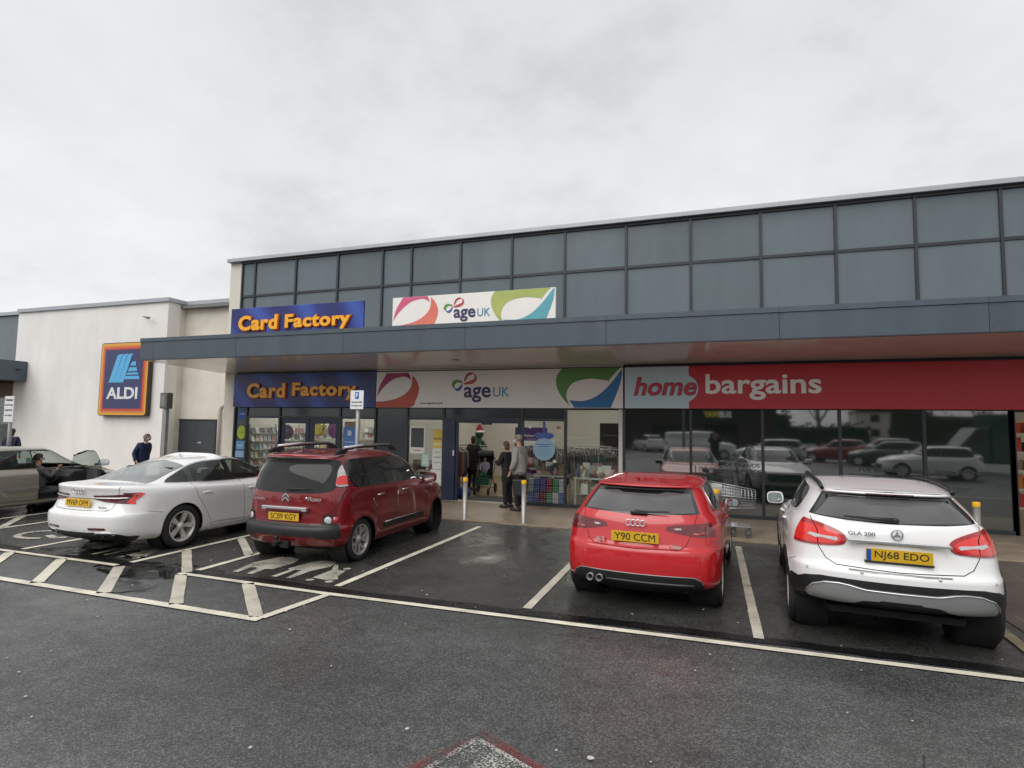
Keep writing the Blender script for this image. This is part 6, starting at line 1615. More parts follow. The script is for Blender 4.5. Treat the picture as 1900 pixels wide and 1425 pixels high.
# right front door swung open on its front edge
hinge = (.86, 3.62, 0)
dv = bpy.data.objects.new('front_door', None); COL.objects.link(dv); dv.parent = t; dv.location = hinge; dv.rotation_euler = (0, 0, R(67))
def redo(name, reg, m, off=0.0):
    o = sk.obj(name, reg, m, dv, off)
    if o:
        o.data.transform(Matrix.Translation((-hinge[0], -hinge[1], 0)))
    return o
redo('door_skin', ['front_door', 'strip'], [P_GOLD, INSTRIP]); redo('door_window_frame', 'front_trim', BLACKG, .002); redo('door_window', 'front_window', GL_SIDE)
o = MB(); o.box((-.14, -1.02, .32), (-.05, -.10, .95), .02); o.build('door_lining', CABIN, dv)
o = MB(); o.box((-.17, -.85, .45), (-.10, -.2, .6), .02); o.build('door_pocket', CABIN, dv)
mirror(dv, 1, (.17, -.16, 1.04), (.2, .14, .15), P_GOLD)
interior(t, None, 2.3, 1.35, .66, .3, .95, 3.40)
o = MB(); o.tube([(.2, 2.3, 1.42), (.2, 1.85, 1.62)], [.004, .002], 5); o.build('aerial', BLACKP, t)

# cars and vans on the far side, behind the camera, mirrored in the shop windows
SILV = paint('paint_silver', (.42, .43, .45), .6, .35); GREYC = paint('paint_grey', (.06, .065, .07), .5); REDC = paint('paint_maroon', (.25, .015, .02)); WHT = P_WHITE
ROWG = 'cars parked behind the camera'
t = thing('parked_car', 'white hatchback standing side on behind the camera, mirrored by the entrance', 'car', (11.3, -2.5, 0), R(90), ROWG); generic(t, WHT, L=4.05, W=1.73, H=1.48, yb=3.27, yg=.14, yr=.42, zg=1.1)
FI = t
t = thing('parked_van', 'white panel van behind the camera, mirrored in the dark windows', 'van', (-3.0, -14.0, 0), R(-88), ROWG); generic(t, WHT, L=4.4, W=1.8, H=1.85, yb=3.6, zb=1.08, zh=1.0, yc=3.75, yt=2.9, yr=.10, yg=.04, zg=1.2, wr=.72, van=True)
t = thing('parked_car', 'silver hatchback behind the camera, mirrored before the white van', 'car', (5.3, -9.8, 0), R(92), ROWG); generic(t, SILV, L=4.2, W=1.75, H=1.5, yg=.12, yr=.4, zg=1.1)
SH = t
def again(src, label, loc, rz, m=None):
    c = copy_tree(src); c.location = loc; c.rotation_euler = (0, 0, rz); c['label'] = label
    if m:
        for ch in c.children:
            if ch.type == 'MESH' and ch.name.split('.')[0] in ('body', 'door_mirror'):
                ch.data = ch.data.copy(); ch.data.materials[0] = m
    return c
again(SH, 'white hatchback facing away beyond the van, mirrored at the pillar', (-4.2, -24, 0), R(150), WHT)
again(SH, 'red hatchback far behind the camera, mirrored at the first dark pane', (-7.5, -26, 0), R(70), REDC)
again(FI, 'maroon hatchback in the row behind the camera, mirrored between dark panes', (9.4, -13.0, 0), R(118), REDC)
again(FI, 'dark grey hatchback in the row behind the camera, mirrored beside the maroon one', (11.4, -9.2, 0), R(118), GREYC)
again(SH, 'silver hatchback in the far row, mirrored high in the dark window', (14.2, -21, 0), R(100), SILV)
again(SH, 'grey car mirrored in the card shop window behind the white saloon', (-24, -8, 0), R(-70), GREYC)
again(FI, 'grey hatchback mirrored in the charity shop side panel', (-15.5, -7, 0), R(-80), GREYC)
again(FI, 'white hatchback far left behind the camera, mirrored in the charity windows', (-9.5, -9.5, 0), R(-86), WHT)
# ------------------------------------------------------------------ people
SKINM = mat('skin', (.50, .29, .21), .5, var=.08, scale=30)
def skinned(name, verts, edges, radii, m, parent, root=0, sub=1, extra=None):
    me = bpy.data.meshes.new(name); me.from_pydata(verts, edges, [])
    o = bpy.data.objects.new(name, me); COL.objects.link(o)
    md = o.modifiers.new('s', 'SKIN'); md.use_smooth_shade = True
    for i, d in enumerate(me.skin_vertices[0].data):
        r = radii[i]; d.radius = (r, r) if not hasattr(r, '__len__') else r
        d.use_root = (i == root)
    o.modifiers.new('u', 'SUBSURF').levels = sub
    dg = bpy.context.evaluated_depsgraph_get()
    me2 = bpy.data.meshes.new_from_object(o.evaluated_get(dg))
    o.modifiers.clear(); o.data = me2; bpy.data.meshes.remove(me)
    if extra:
        bm = bmesh.new(); bm.from_mesh(me2); x = MB(); x.bm.free(); x.bm = bm; extra(x); bm.to_mesh(me2); bm.free()
    for p in me2.polygons: p.use_smooth = True
    me2.materials.clear(); me2.materials.append(m); o.parent = parent
    return o

def person(label, loc, rz, H=1.75, lean=0.0, arms=None, legs=None, head=(0, 0), top=(.3, .3, .3), bottom=(.02, .02, .025), hair=(.3, .3, .3), hairlen=0.0, hem=.80, mask=None, shoes=(.015, .015, .016), glasses=False, collar=None, bun=False, sit=False, coat_r=.0):
    t = thing('person', label, 'person', loc, rz); k = H / 1.75
    arms = arms or (((.25, .0, 1.12), (.24, .06, .86)), ((-.25, .0, 1.12), (-.24, .06, .86)))
    legs = legs or (((.10, .02, .50), (.11, -.02, .09)), ((-.10, .0, .50), (-.11, -.03, .09)))
    lz = lambda z: lean * max(0, z - .95)
    T = lambda p: (p[0] * k, (p[1] + lz(p[2])) * k, p[2] * k)
    hx, hy = head
    spine = [(0, 0, .97), (0, 0, 1.10), (0, .0, 1.30), (0, -.005, 1.44), (0, .01, 1.515), (hx * .5, .03 + hy * .5, 1.57), (hx, .025 + hy, 1.645), (hx, .015 + hy, 1.715)]
    sr = [(.15, .11), (.135, .105), (.155, .115), (.08, .07), (.055, .055), (.062, .072), (.076, .092), (.062, .078)]
    V = [T(p) for p in spine]; E = [(i, i + 1) for i in range(7)]; Rr = [(a * k, b * k) for a, b in sr]
    J = []
    for s, (el, wr) in zip((1, -1), arms):
        b = len(V); d = (Vector(wr) - Vector(el)).normalized()
        hd = Vector(wr) + d * .075
        V += [T((s * .175, 0, 1.415)), T(el), T(wr), T(tuple(hd))]; Rr += [.052 * k, .042 * k, .026 * k, (.036 * k, .02 * k)]
        E += [(2, b), (b, b + 1), (b + 1, b + 2), (b + 2, b + 3)]; J.append((b, wr, hd, d))
    for s, (kn, an) in zip((1, -1), legs):
        b = len(V); V += [T((s * .09, 0, .90)), T(kn), T(an), T((an[0] + s * .02, an[1] + .14, an[2] - .055))]; Rr += [.085 * k, .056 * k, .04 * k, .032 * k]
        E += [(0, b), (b, b + 1), (b + 1, b + 2), (b + 2, b + 3)]
    hc = Vector(T((hx, .03 + hy, 1.64)))
    ang = math.atan2(-hx, max(hy, .001)) if False else 0
    def extra(x):
        x.prism([(hc.y + .088 * k, hc.z + .012 * k), (hc.y + .118 * k, hc.z - .028 * k), (hc.y + .085 * k, hc.z - .032 * k)], hc.x - .014 * k, hc.x + .014 * k, 'x')
        for s in (-1, 1): x.ball((hc.x + s * .078 * k, hc.y - .005, hc.z - .005), (.012 * k, .022 * k, .033 * k), 8, 6)
        for b, wr, hd, d in J:
            side = d.orthogonal().normalized(); n = d.cross(side)
            for i in range(4):
                p0 = hd + side * (.022 - i * .0145); l = (.066, .074, .068, .052)[i]
                x.tube([T(tuple(p0 - d * .01)), T(tuple(p0 + d * l * .5 + n * .004)), T(tuple(p0 + d * l * .9 + n * .02))], [.0095 * k, .009 * k, .007 * k], 6)
            p0 = hd - d * .05 + side * .026
            x.tube([T(tuple(p0)), T(tuple(p0 + side * .025 + d * .03)), T(tuple(p0 + side * .028 + d * .06))], [.011 * k, .010 * k, .008 * k], 6)
    body = skinned('body', V, E, Rr, SKINM, t, 0, 1, extra)
    for s in (-1, 1):
        e = MB(); e.ball((hc.x + s * .032 * k, hc.y + .083 * k, hc.z + .012 * k), (.012 * k, .008 * k, .008 * k), 8, 6); e.build('eye', MM('eye_dark', (.03, .025, .02), .2), t)
    # jacket or coat
    V2 = [T((0, 0, hem)), T((0, 0, (hem + 1.05) / 2)), T((0, 0, 1.12)), T((0, .005, 1.31)), T((0, -.005, 1.46))]; R2 = [((.19 + coat_r) * k, (.15 + coat_r) * k), ((.185 + coat_r * .6) * k, (.145 + coat_r * .6) * k), ((.18 + coat_r * .4) * k, (.145 + coat_r * .5) * k), (.19 * k, (.145 + coat_r * .3) * k), (.085 * k, .08 * k)]
    E2 = [(i, i + 1) for i in range(4)]
    for s, (el, wr) in zip((1, -1), arms):
        b = len(V2); wv = Vector(el) + (Vector(wr) - Vector(el)) * .93
        V2 += [T((s * .185, 0, 1.42)), T(el), T(tuple(wv))]; R2 += [(.074 + coat_r * .25) * k, (.064 + coat_r * .3) * k, (.050 + coat_r * .3) * k]; E2 += [(3, b), (b, b + 1), (b + 1, b + 2)]
    tm = mat('jacket_cloth', top, .85, var=.14, scale=9, bump=.4, bscale=16)
    skinned('jacket', V2, E2, R2, tm, t, 2, 1)
    V3 = [T((0, 0, .99))]; R3 = [(.165 * k, .125 * k)]; E3 = []
    for s, (kn, an) in zip((1, -1), legs):
        b = len(V3); V3 += [T((s * .095, 0, .88)), T(kn), T((an[0], an[1], an[2] - .02))]; R3 += [.10 * k, .078 * k, .062 * k]; E3 += [(0, b), (b, b + 1), (b + 1, b + 2)]
    skinned('trousers', V3, E3, R3, mat('trouser_cloth', bottom, .85, var=.2, scale=8), t, 0, 1)
    for s, (kn, an) in zip((1, -1), legs):
        o = MB(); M = Matrix.Translation(T((an[0] + s * .01, an[1] + .06, an[2] - .05)))
        o.ball((0, 0, 0), (.05 * k, .145 * k, .055 * k), 12, 8, M.to_3x3()); o.bm.transform(M)
        o.box((-.046 * k, -.13 * k, -.052 * k), (.046 * k, .13 * k, -.03 * k), .01, M); o.build('shoe', mat('shoe_leather', shoes, .5), t)
    # hair cap
    o = MB(); o.ball(hc + Vector((0, -.018, .028)) * k, (.088 * k, .104 * k, .094 * k), 16, 10)
    for v in list(o.bm.verts):
        d = v.co - hc
        if d.y > .035 * k and d.z < .062 * k: v.co.y = hc.y + .035 * k
        if d.z < -.03 * k - hairlen * k and d.y < .04: v.co.z = hc.z - .03 * k - hairlen * k
    if hairlen > .02: o.ball(hc + Vector((0, -.055, -.04)) * k, (.08 * k, .055 * k, (.07 + hairlen) * k), 12, 8)
    if bun: o.ball(hc + Vector((0, -.125, .01)) * k, .042 * k, 10, 8)
    o.build('hair', mat('hair', hair, .6, var=.25, scale=40), t)
    if mask:
        o = MB(); o.ball(hc + Vector((0, .052, -.045)) * k, (.066 * k, .06 * k, .052 * k), 14, 8); o.build('face_mask', mat('mask_cloth', mask, .8), t)
        o = MB()
        for s in (-1, 1): o.tube([hc + Vector((s * .06, .06, -.04)) * k, hc + Vector((s * .083, -.01, .0)) * k], .003, 5)
        o.build('mask_loop', MM('mask_elastic', (.7, .7, .7), .7), t)
    if glasses:
        o = MB()
        for s in (-1, 1):
            o.torus(tuple(hc + Vector((s * .034, .098, .012)) * k), .024 * k, .003, 'y', 14, 5); o.tube([hc + Vector((s * .058, .098, .014)) * k, hc + Vector((s * .082, .0, .012)) * k], .003, 5)
        o.build('spectacles', BLACKP, t)
    if collar:
        o = MB(); o.torus(T((0, .0, 1.475)), .075 * k, .03 * k, 'z', 16, 8); o.build('collar', mat('collar_cloth', collar, .9), t)
    return t

DOWN = (((.26, .0, 1.13), (.25, .07, .88)), ((-.26, .0, 1.13), (-.25, .07, .88)))
person('grey haired man in light grey jacket and white mask waiting outside the charity shop', (-4.36, 13.15, .03), R(78), 1.80, .02, (((.27, -.03, 1.13), (.24, .1, .90)), ((-.27, -.03, 1.13), (-.24, .1, .90))), None, (.0, .01), (.30, .295, .28), (.014, .014, .018), (.24, .23, .21), .0, .78, (.62, .63, .66), coat_r=.05)
person('brown haired woman in long dark coat and mask with hands raised, beside the man', (-4.78, 13.5, .03), R(70), 1.62, .05, (((.25, .10, 1.14), (.10, .30, 1.20)), ((-.25, .10, 1.14), (-.08, .32, 1.22))), None, (0, .02), (.018, .016, .018), (.012, .012, .014), (.13, .07, .04), .06, .58, (.6, .62, .68), coat_r=.02)
person('person all in black standing inside the charity shop doorway', (-7.05, 16.6, .03), R(-20), 1.68, .06, (((.25, .12, 1.14), (.14, .34, 1.10)), ((-.25, .12, 1.14), (-.14, .34, 1.10))), None, (0, .0), (.008, .008, .009), (.008, .008, .009), (.02, .015, .012), .08, .50, coat_r=.09)
person('woman in navy hooded jacket with hair bun, glasses and grey mask behind white saloon', (-15.35, 12.1, .03), R(-88), 1.63, .15, (((.25, -.06, 1.14), (.24, .08, .92)), ((-.25, -.10, 1.14), (-.24, -.04, .90))), (((.10, .12, .50), (.11, .10, .09)), ((-.10, -.06, .50), (-.11, -.26, .12))), (0, .05), (.014, .022, .075), (.02, .02, .03), (.16, .115, .08), .03, .74, (.30, .33, .38), coat_r=.03, glasses=True, collar=(.55, .53, .52), bun=True)
person('dark haired person in navy coat partly hidden by the far left sign post', (-21.9, 12.6, .03), R(30), 1.68, .0, None, None, (0, 0), (.016, .016, .045), (.02, .02, .03), (.03, .02, .018), .05, .7)
person('photographer in long dark coat holding a phone, mirrored in the dark windows', (0.02, -.62, 0), R(-4), 1.86, .0, (((.27, .18, 1.36), (.10, .36, 1.62)), ((-.27, .18, 1.36), (-.10, .36, 1.62))), None, (0, .0), (.012, .012, .014), (.012, .012, .014), (.05, .04, .03), .0, .55)
SEATL = (((.10, .30, .78), (.11, .52, .42)), ((-.10, .30, .78), (-.11, .52, .42)))
def seated(label, loc, rz, **kw):
    q = thing('x', '', ''); bpy.data.objects.remove(q)
    return person(label, loc, rz, legs=(((.10, .40, .93), (.11, .50, .55)), ((-.10, .40, .93), (-.11, .50, .55))), **kw)
cx, cy = -14.61, 6.0
seated('driver in grey jacket sitting in the bronze saloon holding up a phone', (cx + .48, cy + 2.72, -.42), R(-8), H=1.68, lean=-.10, arms=(((.27, .12, 1.22), (.22, .30, 1.40)), ((-.25, .12, 1.18), (-.06, .36, 1.36))), top=(.10, .10, .105), bottom=(.09, .095, .10), hair=(.04, .03, .025), head=(0, .02), hem=.95)
seated('passenger in dark red top on the far seat of the bronze saloon', (cx - .30, cy + 2.62, -.46), R(-5), H=1.60, lean=-.05, top=(.25, .015, .02), bottom=(.01, .01, .012), hair=(.14, .02, .02), head=(0, .02), hem=.95)

# ------------------------------------------------------------------ pushchair with child in the doorway
t = thing('pushchair', 'black pushchair with child inside the charity shop doorway', 'pushchair', (-6.35, 15.9, .035), R(190))
o = MB()
for s in (-1, 1):
    o.tube([(s * .24, -.42, 1.02), (s * .24, -.2, .72), (s * .23, .42, .16)], .016, 8); o.tube([(s * .23, -.36, .16), (s * .24, .06, .52)], .014, 8)
o.tube([(-.24, -.42, 1.02), (.24, -.42, 1.02)], .02, 8); o.tube([(-.23, -.36, .16), (.23, -.36, .16)], .012, 8); o.build('frame', MM('push_frame', (.08, .08, .085), .35, .5), t)
for x, y, r in ((.26, -.36, .15), (-.26, -.36, .15), (.2, .42, .11), (-.2, .42, .11)):
    o = MB(); o.torus((x, y, r), r - .025, .025, 'x', 22, 8); o.lathe([(.001, -.01), (r - .05, -.01), (r - .05, .01), (.001, .01)], 14, Matrix.Translation((x, y, r)) @ Matrix.Rotation(R(90), 4, 'Y')); o.build('push_wheel', RUBBER, t)
o = MB(); o.prism([(-.16, .42), (.28, .46), (.30, .54), (-.10, .52), (-.26, .98), (-.33, .96)], -.2, .2, 'x', .02); o.build('seat', MM('push_cloth', (.012, .012, .014), .9), t)
o = MB(); o.prism([(-.28, .95), (-.34, 1.14), (-.18, 1.26), (.05, 1.20), (.10, 1.12), (-.12, 1.17), (-.22, 1.08)], -.22, .22, 'x', .02); o.build('hood', M_['push_cloth'], t)
o = MB(); o.prism([(.1, .545), (.34, .5), (.36, .3), (.3, .28), (.26, .42)], -.2, .2, 'x', .03); o.build('foot_muff', MM('muff_green', (.02, .09, .05), .9), t)
person('small child in pale patterned top sitting in the pushchair', (-6.36, 15.92, .18), R(190), .92, -.12, (((.25, .12, 1.16), (.18, .3, 1.10)), ((-.25, .12, 1.16), (-.18, .3, 1.10))), (((.10, .34, .90), (.11, .46, .55)), ((-.10, .34, .90), (-.11, .46, .55))), (0, .02), (.34, .36, .42), (.03, .12, .07), (.16, .08, .04), .05, .92)
# ------------------------------------------------------------------ goods, posters and stickers in the shop windows
def cells(name, cols, sx, sz, rough=.5, seed=0.0):
    m = bpy.data.materials.new(name); m.use_nodes = True; nt = m.node_tree; N = nt.nodes.new; L = nt.links; b = nt.nodes['Principled BSDF']
    tc = N('ShaderNodeTexCoord'); mp = N('ShaderNodeMapping'); mp.inputs['Scale'].default_value = (sx, sx, sz); mp.inputs['Location'].default_value = (seed, seed * .7, seed * 1.3); L.new(tc.outputs['Object'], mp.inputs[0])
    fl = N('ShaderNodeVectorMath'); fl.operation = 'FLOOR'; L.new(mp.outputs[0], fl.inputs[0])
    wn = N('ShaderNodeTexWhiteNoise'); wn.noise_dimensions = '3D'; L.new(fl.outputs[0], wn.inputs[0])
    r = N('ShaderNodeValToRGB'); r.color_ramp.interpolation = 'CONSTANT'; e = r.color_ramp.elements
    e[0].color = (*cols[0], 1); e[1].color = (*cols[1], 1); e[1].position = 1 / len(cols)
    for i, c in enumerate(cols[2:], 2): k = e.new(i / len(cols)); k.color = (*c, 1)
    L.new(wn.outputs['Value'], r.inputs[0]); L.new(r.outputs[0], b.inputs['Base Color']); b.inputs['Roughness'].default_value = rough
    return m
CARDS = [(.7, .68, .64), (.55, .2, .25), (.6, .58, .6), (.25, .25, .28), (.75, .75, .72), (.35, .12, .16), (.2, .35, .4), (.62, .5, .45), (.12, .1, .12), (.7, .62, .3), (.4, .42, .45), (.72, .72, .7)]
CLOTH = [(.12, .06, .06), (.2, .19, .17), (.05, .06, .09), (.3, .27, .22), (.10, .10, .11), (.22, .08, .07), (.34, .33, .3), (.07, .09, .08), (.16, .13, .10)]
WOODM = mat('shelf_white', (.55, .54, .5), .5)
def rack(label, x, y, rz, w, hgt, kind, group, seed):
    t = thing('card_rack' if kind == 'card' else 'clothes_rail', label, 'display rack', (x, y, .033), rz, group)
    if kind == 'card':
        o = MB(); o.box((-w / 2, 0, 0), (w / 2, .35, hgt)); o.build('backboard', WOODM, t)
        n = int(hgt / .26)
        for i in range(1, n):
            z = .1 + i * .26
            o = MB(); o.box((-w / 2, -.10 - .02 * (n - i), z - .02), (w / 2, -.005, z)); o.build('shelf', WOODM, t)
            k = int(w / .17)
            for j in range(k):
                if random.random() < .08: continue
                xx = -w / 2 + (j + .5) * w / k; hh = random.uniform(.15, .21)
                o = MB(); M = Matrix.Translation((xx, -.055, z + .002)) @ Matrix.Rotation(R(-14), 4, 'X'); o.box((-.07, -.004, 0), (.07, .004, hh), 0, M)
                c = random.choice(CARDS); o.build('greeting_card', MM('card_%.2f_%.2f' % c[:2], c, .4), t)
    else:
        o = MB()
        for s in (-1, 1): o.tube([(s * w / 2, 0, 0), (s * w / 2, 0, hgt)], .018, 8); o.box((s * w / 2 - .02, -.25, 0), (s * w / 2 + .02, .25, .03))
        o.tube([(-w / 2, 0, hgt), (w / 2, 0, hgt)], .016, 8); o.build('frame', STEEL, t)
        k = int(w / .085)
        for j in range(k):
            xx = -w / 2 + (j + .5) * w / k; l = random.uniform(.6, .95); c = random.choice(CLOTH); a = random.uniform(-.02, .02)
            o = MB(); o.prism([(-.05, hgt - .05), (.05, hgt - .05), (.22, hgt - .14), (.24, hgt - l * .9), (.2, hgt - l), (-.2, hgt - l + .03), (-.24, hgt - l * .9), (-.22, hgt - .14)], xx - .022, xx + .022, 'x', .012)
            o.build('garment', MM('cloth_%.2f_%.2f' % c[:2], c, .9, var=.2, scale=12), t)
    return t
for i, (x, y, rz_) in enumerate(((-13.95, 15.2, 90), (-13.95, 16.35, 90), (-13.95, 17.5, 90), (-13.95, 18.65, 90), (-13.95, 19.8, 90), (-12.3, 16.9, 40), (-11.6, 18.6, 35), (-10.4, 16.2, 40), (-10.2, 17.8, 30), (-12.9, 20.4, 10), (-11.3, 20.5, 0))):
    rack('white rack of greeting cards inside the bright card shop', x, y, R(rz_), 1.1, 1.95 if rz_ in (90, 10, 0) else 1.5, 'card', 'card racks inside the card shop', i)
for i, (x, y, rz, w) in enumerate(((-7.6, 17.6, 20, 1.2), (-4.2, 16.6, 0, 1.4), (-3.0, 17.0, 10, 1.3), (-2.75, 15.6, 85, 1.2), (-5.0, 18.4, 0, 1.6), (-3.6, 15.5, 35, .9), (-7.2, 15.6, 80, .9), (-4.0, 19.6, 0, 1.5))):
    rack('rail of second hand clothes inside the charity shop', x, y, R(rz), w, 1.35, 'rail', 'clothes rails inside the charity shop', i)
def table(label, x, y, rz, w, n, cols, seed):
    t = thing('display_table', label, 'display table', (x, y, .033), rz)
    o = MB(); o.box((-w / 2, -.3, .68), (w / 2, .3, .72), .006)
    for a in (-1, 1):
        for b in (-1, 1): o.box((a * (w / 2 - .05) - .02, b * .26 - .02, 0), (a * (w / 2 - .05) + .02, b * .26 + .02, .68))
    o.box((-w / 2 + .05, -.28, .3), (w / 2 - .05, .28, .32)); o.build('table', WOODM, t)
    for i in range(n):
        z = .722 if i % 3 else .322; c = random.choice(cols); k = i % 4; px = random.uniform(-w / 2 + .1, w / 2 - .1); py = random.uniform(-.24, .2); h_ = random.uniform(.08, .34) if z > .5 else random.uniform(.08, .26); r_ = random.uniform(.04, .10)
        o = MB(); M = Matrix.Translation((px, py, z))
        if k == 0: o.box((-r_, -r_ * .7, 0), (r_, r_ * .7, h_), .006, M)
        elif k == 1: o.lathe([(.001, 0), (r_ * .7, .002), (r_, h_ * .4), (r_ * .45, h_ * .75), (r_ * .55, h_)], 12, M)
        elif k == 2: o.ball((px, py, z + r_), (r_, r_ * .8, r_), 10, 7)
        else: o.box((-r_ * 1.3, -.012, 0), (r_ * 1.3, .012, h_ * 1.1), .003, M @ Matrix.Rotation(R(-12), 4, 'X'))
        o.build('ornament', MM('orn_%.2f_%.2f' % c[:2], c, .35), t)
ORN = [(.7, .68, .62), (.6, .52, .25), (.25, .05, .05), (.1, .12, .2), (.65, .62, .55), (.3, .2, .12), (.7, .7, .7), (.12, .25, .2), (.5, .3, .3), (.06, .06, .06)]
table('white table crowded with bric a brac behind the tall charity window', -2.75, 14.75, 0, 1.2, 60, ORN, 1)
table('white table of ornaments behind the bauble sticker', -4.05, 15.0, 0, .95, 45, ORN, 2)
table('white table of gifts at the back of the charity shop', -5.3, 17.2, .2, 1.3, 50, ORN, 3)
table('table of bags and ornaments behind the white hanging poster', -7.45, 14.9, 0, .9, 40, ORN, 4)
table('table of wrapped gifts inside the card shop doors', -11.2, 15.3, .3, 1.2, 50, CARDS, 5)
table('table of mugs and teddies in the right card shop window', -9.6, 14.9, 0, .9, 45, CARDS, 6)
table('table of toys in the left card shop window', -12.95, 14.85, 0, 1.0, 45, CARDS, 7)
def flatbit(name, label, cat, x, z, w, hgt, m, y=FY - .006, shape='rect', group=None, bands=None, writing=None):
    o = MB(); pts = rrect(x - w / 2, z - hgt / 2, x + w / 2, z + hgt / 2, min(w, hgt) * .06) if shape == 'rect' else [(x + w / 2 * math.cos(a), z + hgt / 2 * math.sin(a)) for a in [2 * PI * k / 28 for k in range(28)]]
    o.prism(pts, y - .003, y, 'y'); ob = o.build(name, m); tag(ob, label, cat, group)
    for i, (c, z0, z1, kx) in enumerate(bands or ()):
        b = MB(); b.box((x - w / 2 * kx, y - .0045 - i * .0012, z - hgt / 2 + hgt * z0), (x + w / 2 * kx, y - .0036 - i * .0012, z - hgt / 2 + hgt * z1)); b.build('printed_band', MM('print_%.2f_%.2f_%.2f' % c, c, .5), ob)
    return ob
c_ = lambda n, c: MM('print_' + n, c, .5)
G1 = (.25, .25, .26); W1 = (.7, .7, .68)
flatbit('sticker', 'round lime green sticker on the narrow card shop window', 'sticker', -13.80, 1.72, .33, .42, c_('lime', (.35, .45, .03)), shape='round', bands=[((.2, .32, .02), .44, .5, .6), ((.2, .32, .02), .54, .6, .5)])
flatbit('sticker', 'large dark blue round sticker high on the card shop window', 'sticker', -13.80, 2.28, .36, .36, c_('navy', (.015, .07, .28)), shape='round', bands=[((.4, .5, .7), .5, .56, .6)])
flatbit('sticker', 'pale blue notice low on the narrow card shop window', 'notice', -13.82, 1.32, .34, .26, c_('sky', (.12, .28, .5)), bands=[((.5, .6, .7), .4, .5, .6)])
flatbit('sticker', 'blue white notice at the bottom of the narrow card shop window', 'notice', -13.83, 1.05, .36, .2, c_('sky2', (.22, .36, .56)))
flatbit('poster', 'blue bow shaped notice on the card shop window by the parking sign', 'poster', -9.86, 1.62, .42, .62, c_('blue2', (.08, .18, .45)), bands=[((.4, .5, .65), .1, .14, .7), ((.4, .5, .65), .3, .34, .7), ((.5, .6, .7), .62, .85, .3)])
flatbit('poster', 'yellow notice low on the card shop window', 'notice', -9.82, 1.02, .36, .2, c_('yell', (.55, .5, .06)), bands=[((.2, .2, .05), .4, .5, .7)])
flatbit('poster', 'white poster with dark photograph hanging in the charity shop window', 'poster', -7.66, 1.62, .46, .74, c_('white', W1), bands=[((.05, .055, .06), .22, .94, .86), ((.5, .15, .15), .09, .13, .5)])
flatbit('poster', 'yellow topped tall price poster beside the navy door', 'poster', -7.04, 1.66, .30, .5, c_('amber', (.62, .45, .08)), bands=[((.3, .2, .05), .45, .55, .8), ((.68, .6, .3), .1, .3, .8)])
flatbit('poster', 'white price list under the yellow poster', 'poster', -7.04, 1.12, .30, .56, c_('white2', (.66, .66, .64)), bands=[(G1, .55, .6, .7), (G1, .3, .33, .7), (G1, .8, .83, .6)])
flatbit('poster', 'lowest white sheet beside the navy door', 'poster', -7.06, .62, .34, .42, c_('white2', (.66, .66, .64)))
flatbit('poster', 'small pale green framed notice in the charity shop window', 'notice', -7.40, 1.08, .24, .36, c_('mint', (.32, .5, .46)), bands=[((.5, .6, .56), .15, .85, .7)])
flatbit('sticker', 'big pale blue bauble shaped sticker with lines of writing on charity window', 'sticker', -4.04, 1.46, .58, .58, c_('bauble', (.27, .43, .55)), shape='round', bands=[((.10, .16, .42), .68, .72, .72), ((.10, .16, .42), .60, .64, .5), ((.18, .32, .46), .5, .52, .7), ((.18, .32, .46), .42, .44, .7), ((.18, .32, .46), .34, .36, .6), ((.18, .32, .46), .26, .28, .5)])
o = MB(); 
for s in (-1, 1): o.ball((-4.04 + s * .12, FY - .010, 1.80), (.14, .004, .08), 12, 6)
o.box((-4.075, FY - .012, 1.8), (-4.005, FY - .007, 2.16)); tag(o.build('ribbon_sticker', c_('bow', (.06, .10, .36))), 'dark blue bow and ribbon sticker above the bauble', 'sticker')
flatbit('sticker', 'small framed orange and white notice near the right window bar', 'notice', -3.66, 1.98, .18, .24, c_('cream2', (.6, .52, .42)), bands=[((.3, .22, .15), .45, .8, .6)])
flatbit('sticker', 'small white dot sticker high on the charity window', 'sticker', -4.42, 2.02, .08, .08, c_('white', W1), shape='round')
flatbit('sticker', 'small white dot sticker below the bauble on the right', 'sticker', -3.76, 1.16, .08, .08, c_('white', W1), shape='round')
# cracker boxes stacked at the foot of the window: five columns
BOXC = [('green', (.03, .22, .10)), ('purple', (.10, .05, .28)), ('silver', (.5, .5, .5)), ('red', (.25, .02, .03)), ('blue', (.03, .07, .30))]
for i in range(6):
    for j in range(4):
        n, c = BOXC[(i * 2 + (j // 2) * 3 + 4) % 5]
        x = -4.50 + i * .165; z = .04 + j * .165
        o = MB(); o.box((x, FY + .12, z), (x + .155, FY + .34, z + .155), .004); ob = o.build('cracker_box', MM('foil_' + n, c, .25, .3))
        tag(ob, f'{n} patterned foil gift box in the stack at the foot of the charity window', 'gift box', 'foil gift boxes stacked in the charity window')
        o = MB()
        for a in range(3):
            for b in range(3):
                cx, cz = x + .03 + a * .047, z + .03 + b * .047; s = .013
                o.face([(cx - s, FY + .1185, cz), (cx, FY + .1185, cz - s), (cx + s, FY + .1185, cz), (cx, FY + .1185, cz + s)])
        o.build('pattern', MM('foil_spot', (.62, .64, .64), .3, .4), ob)
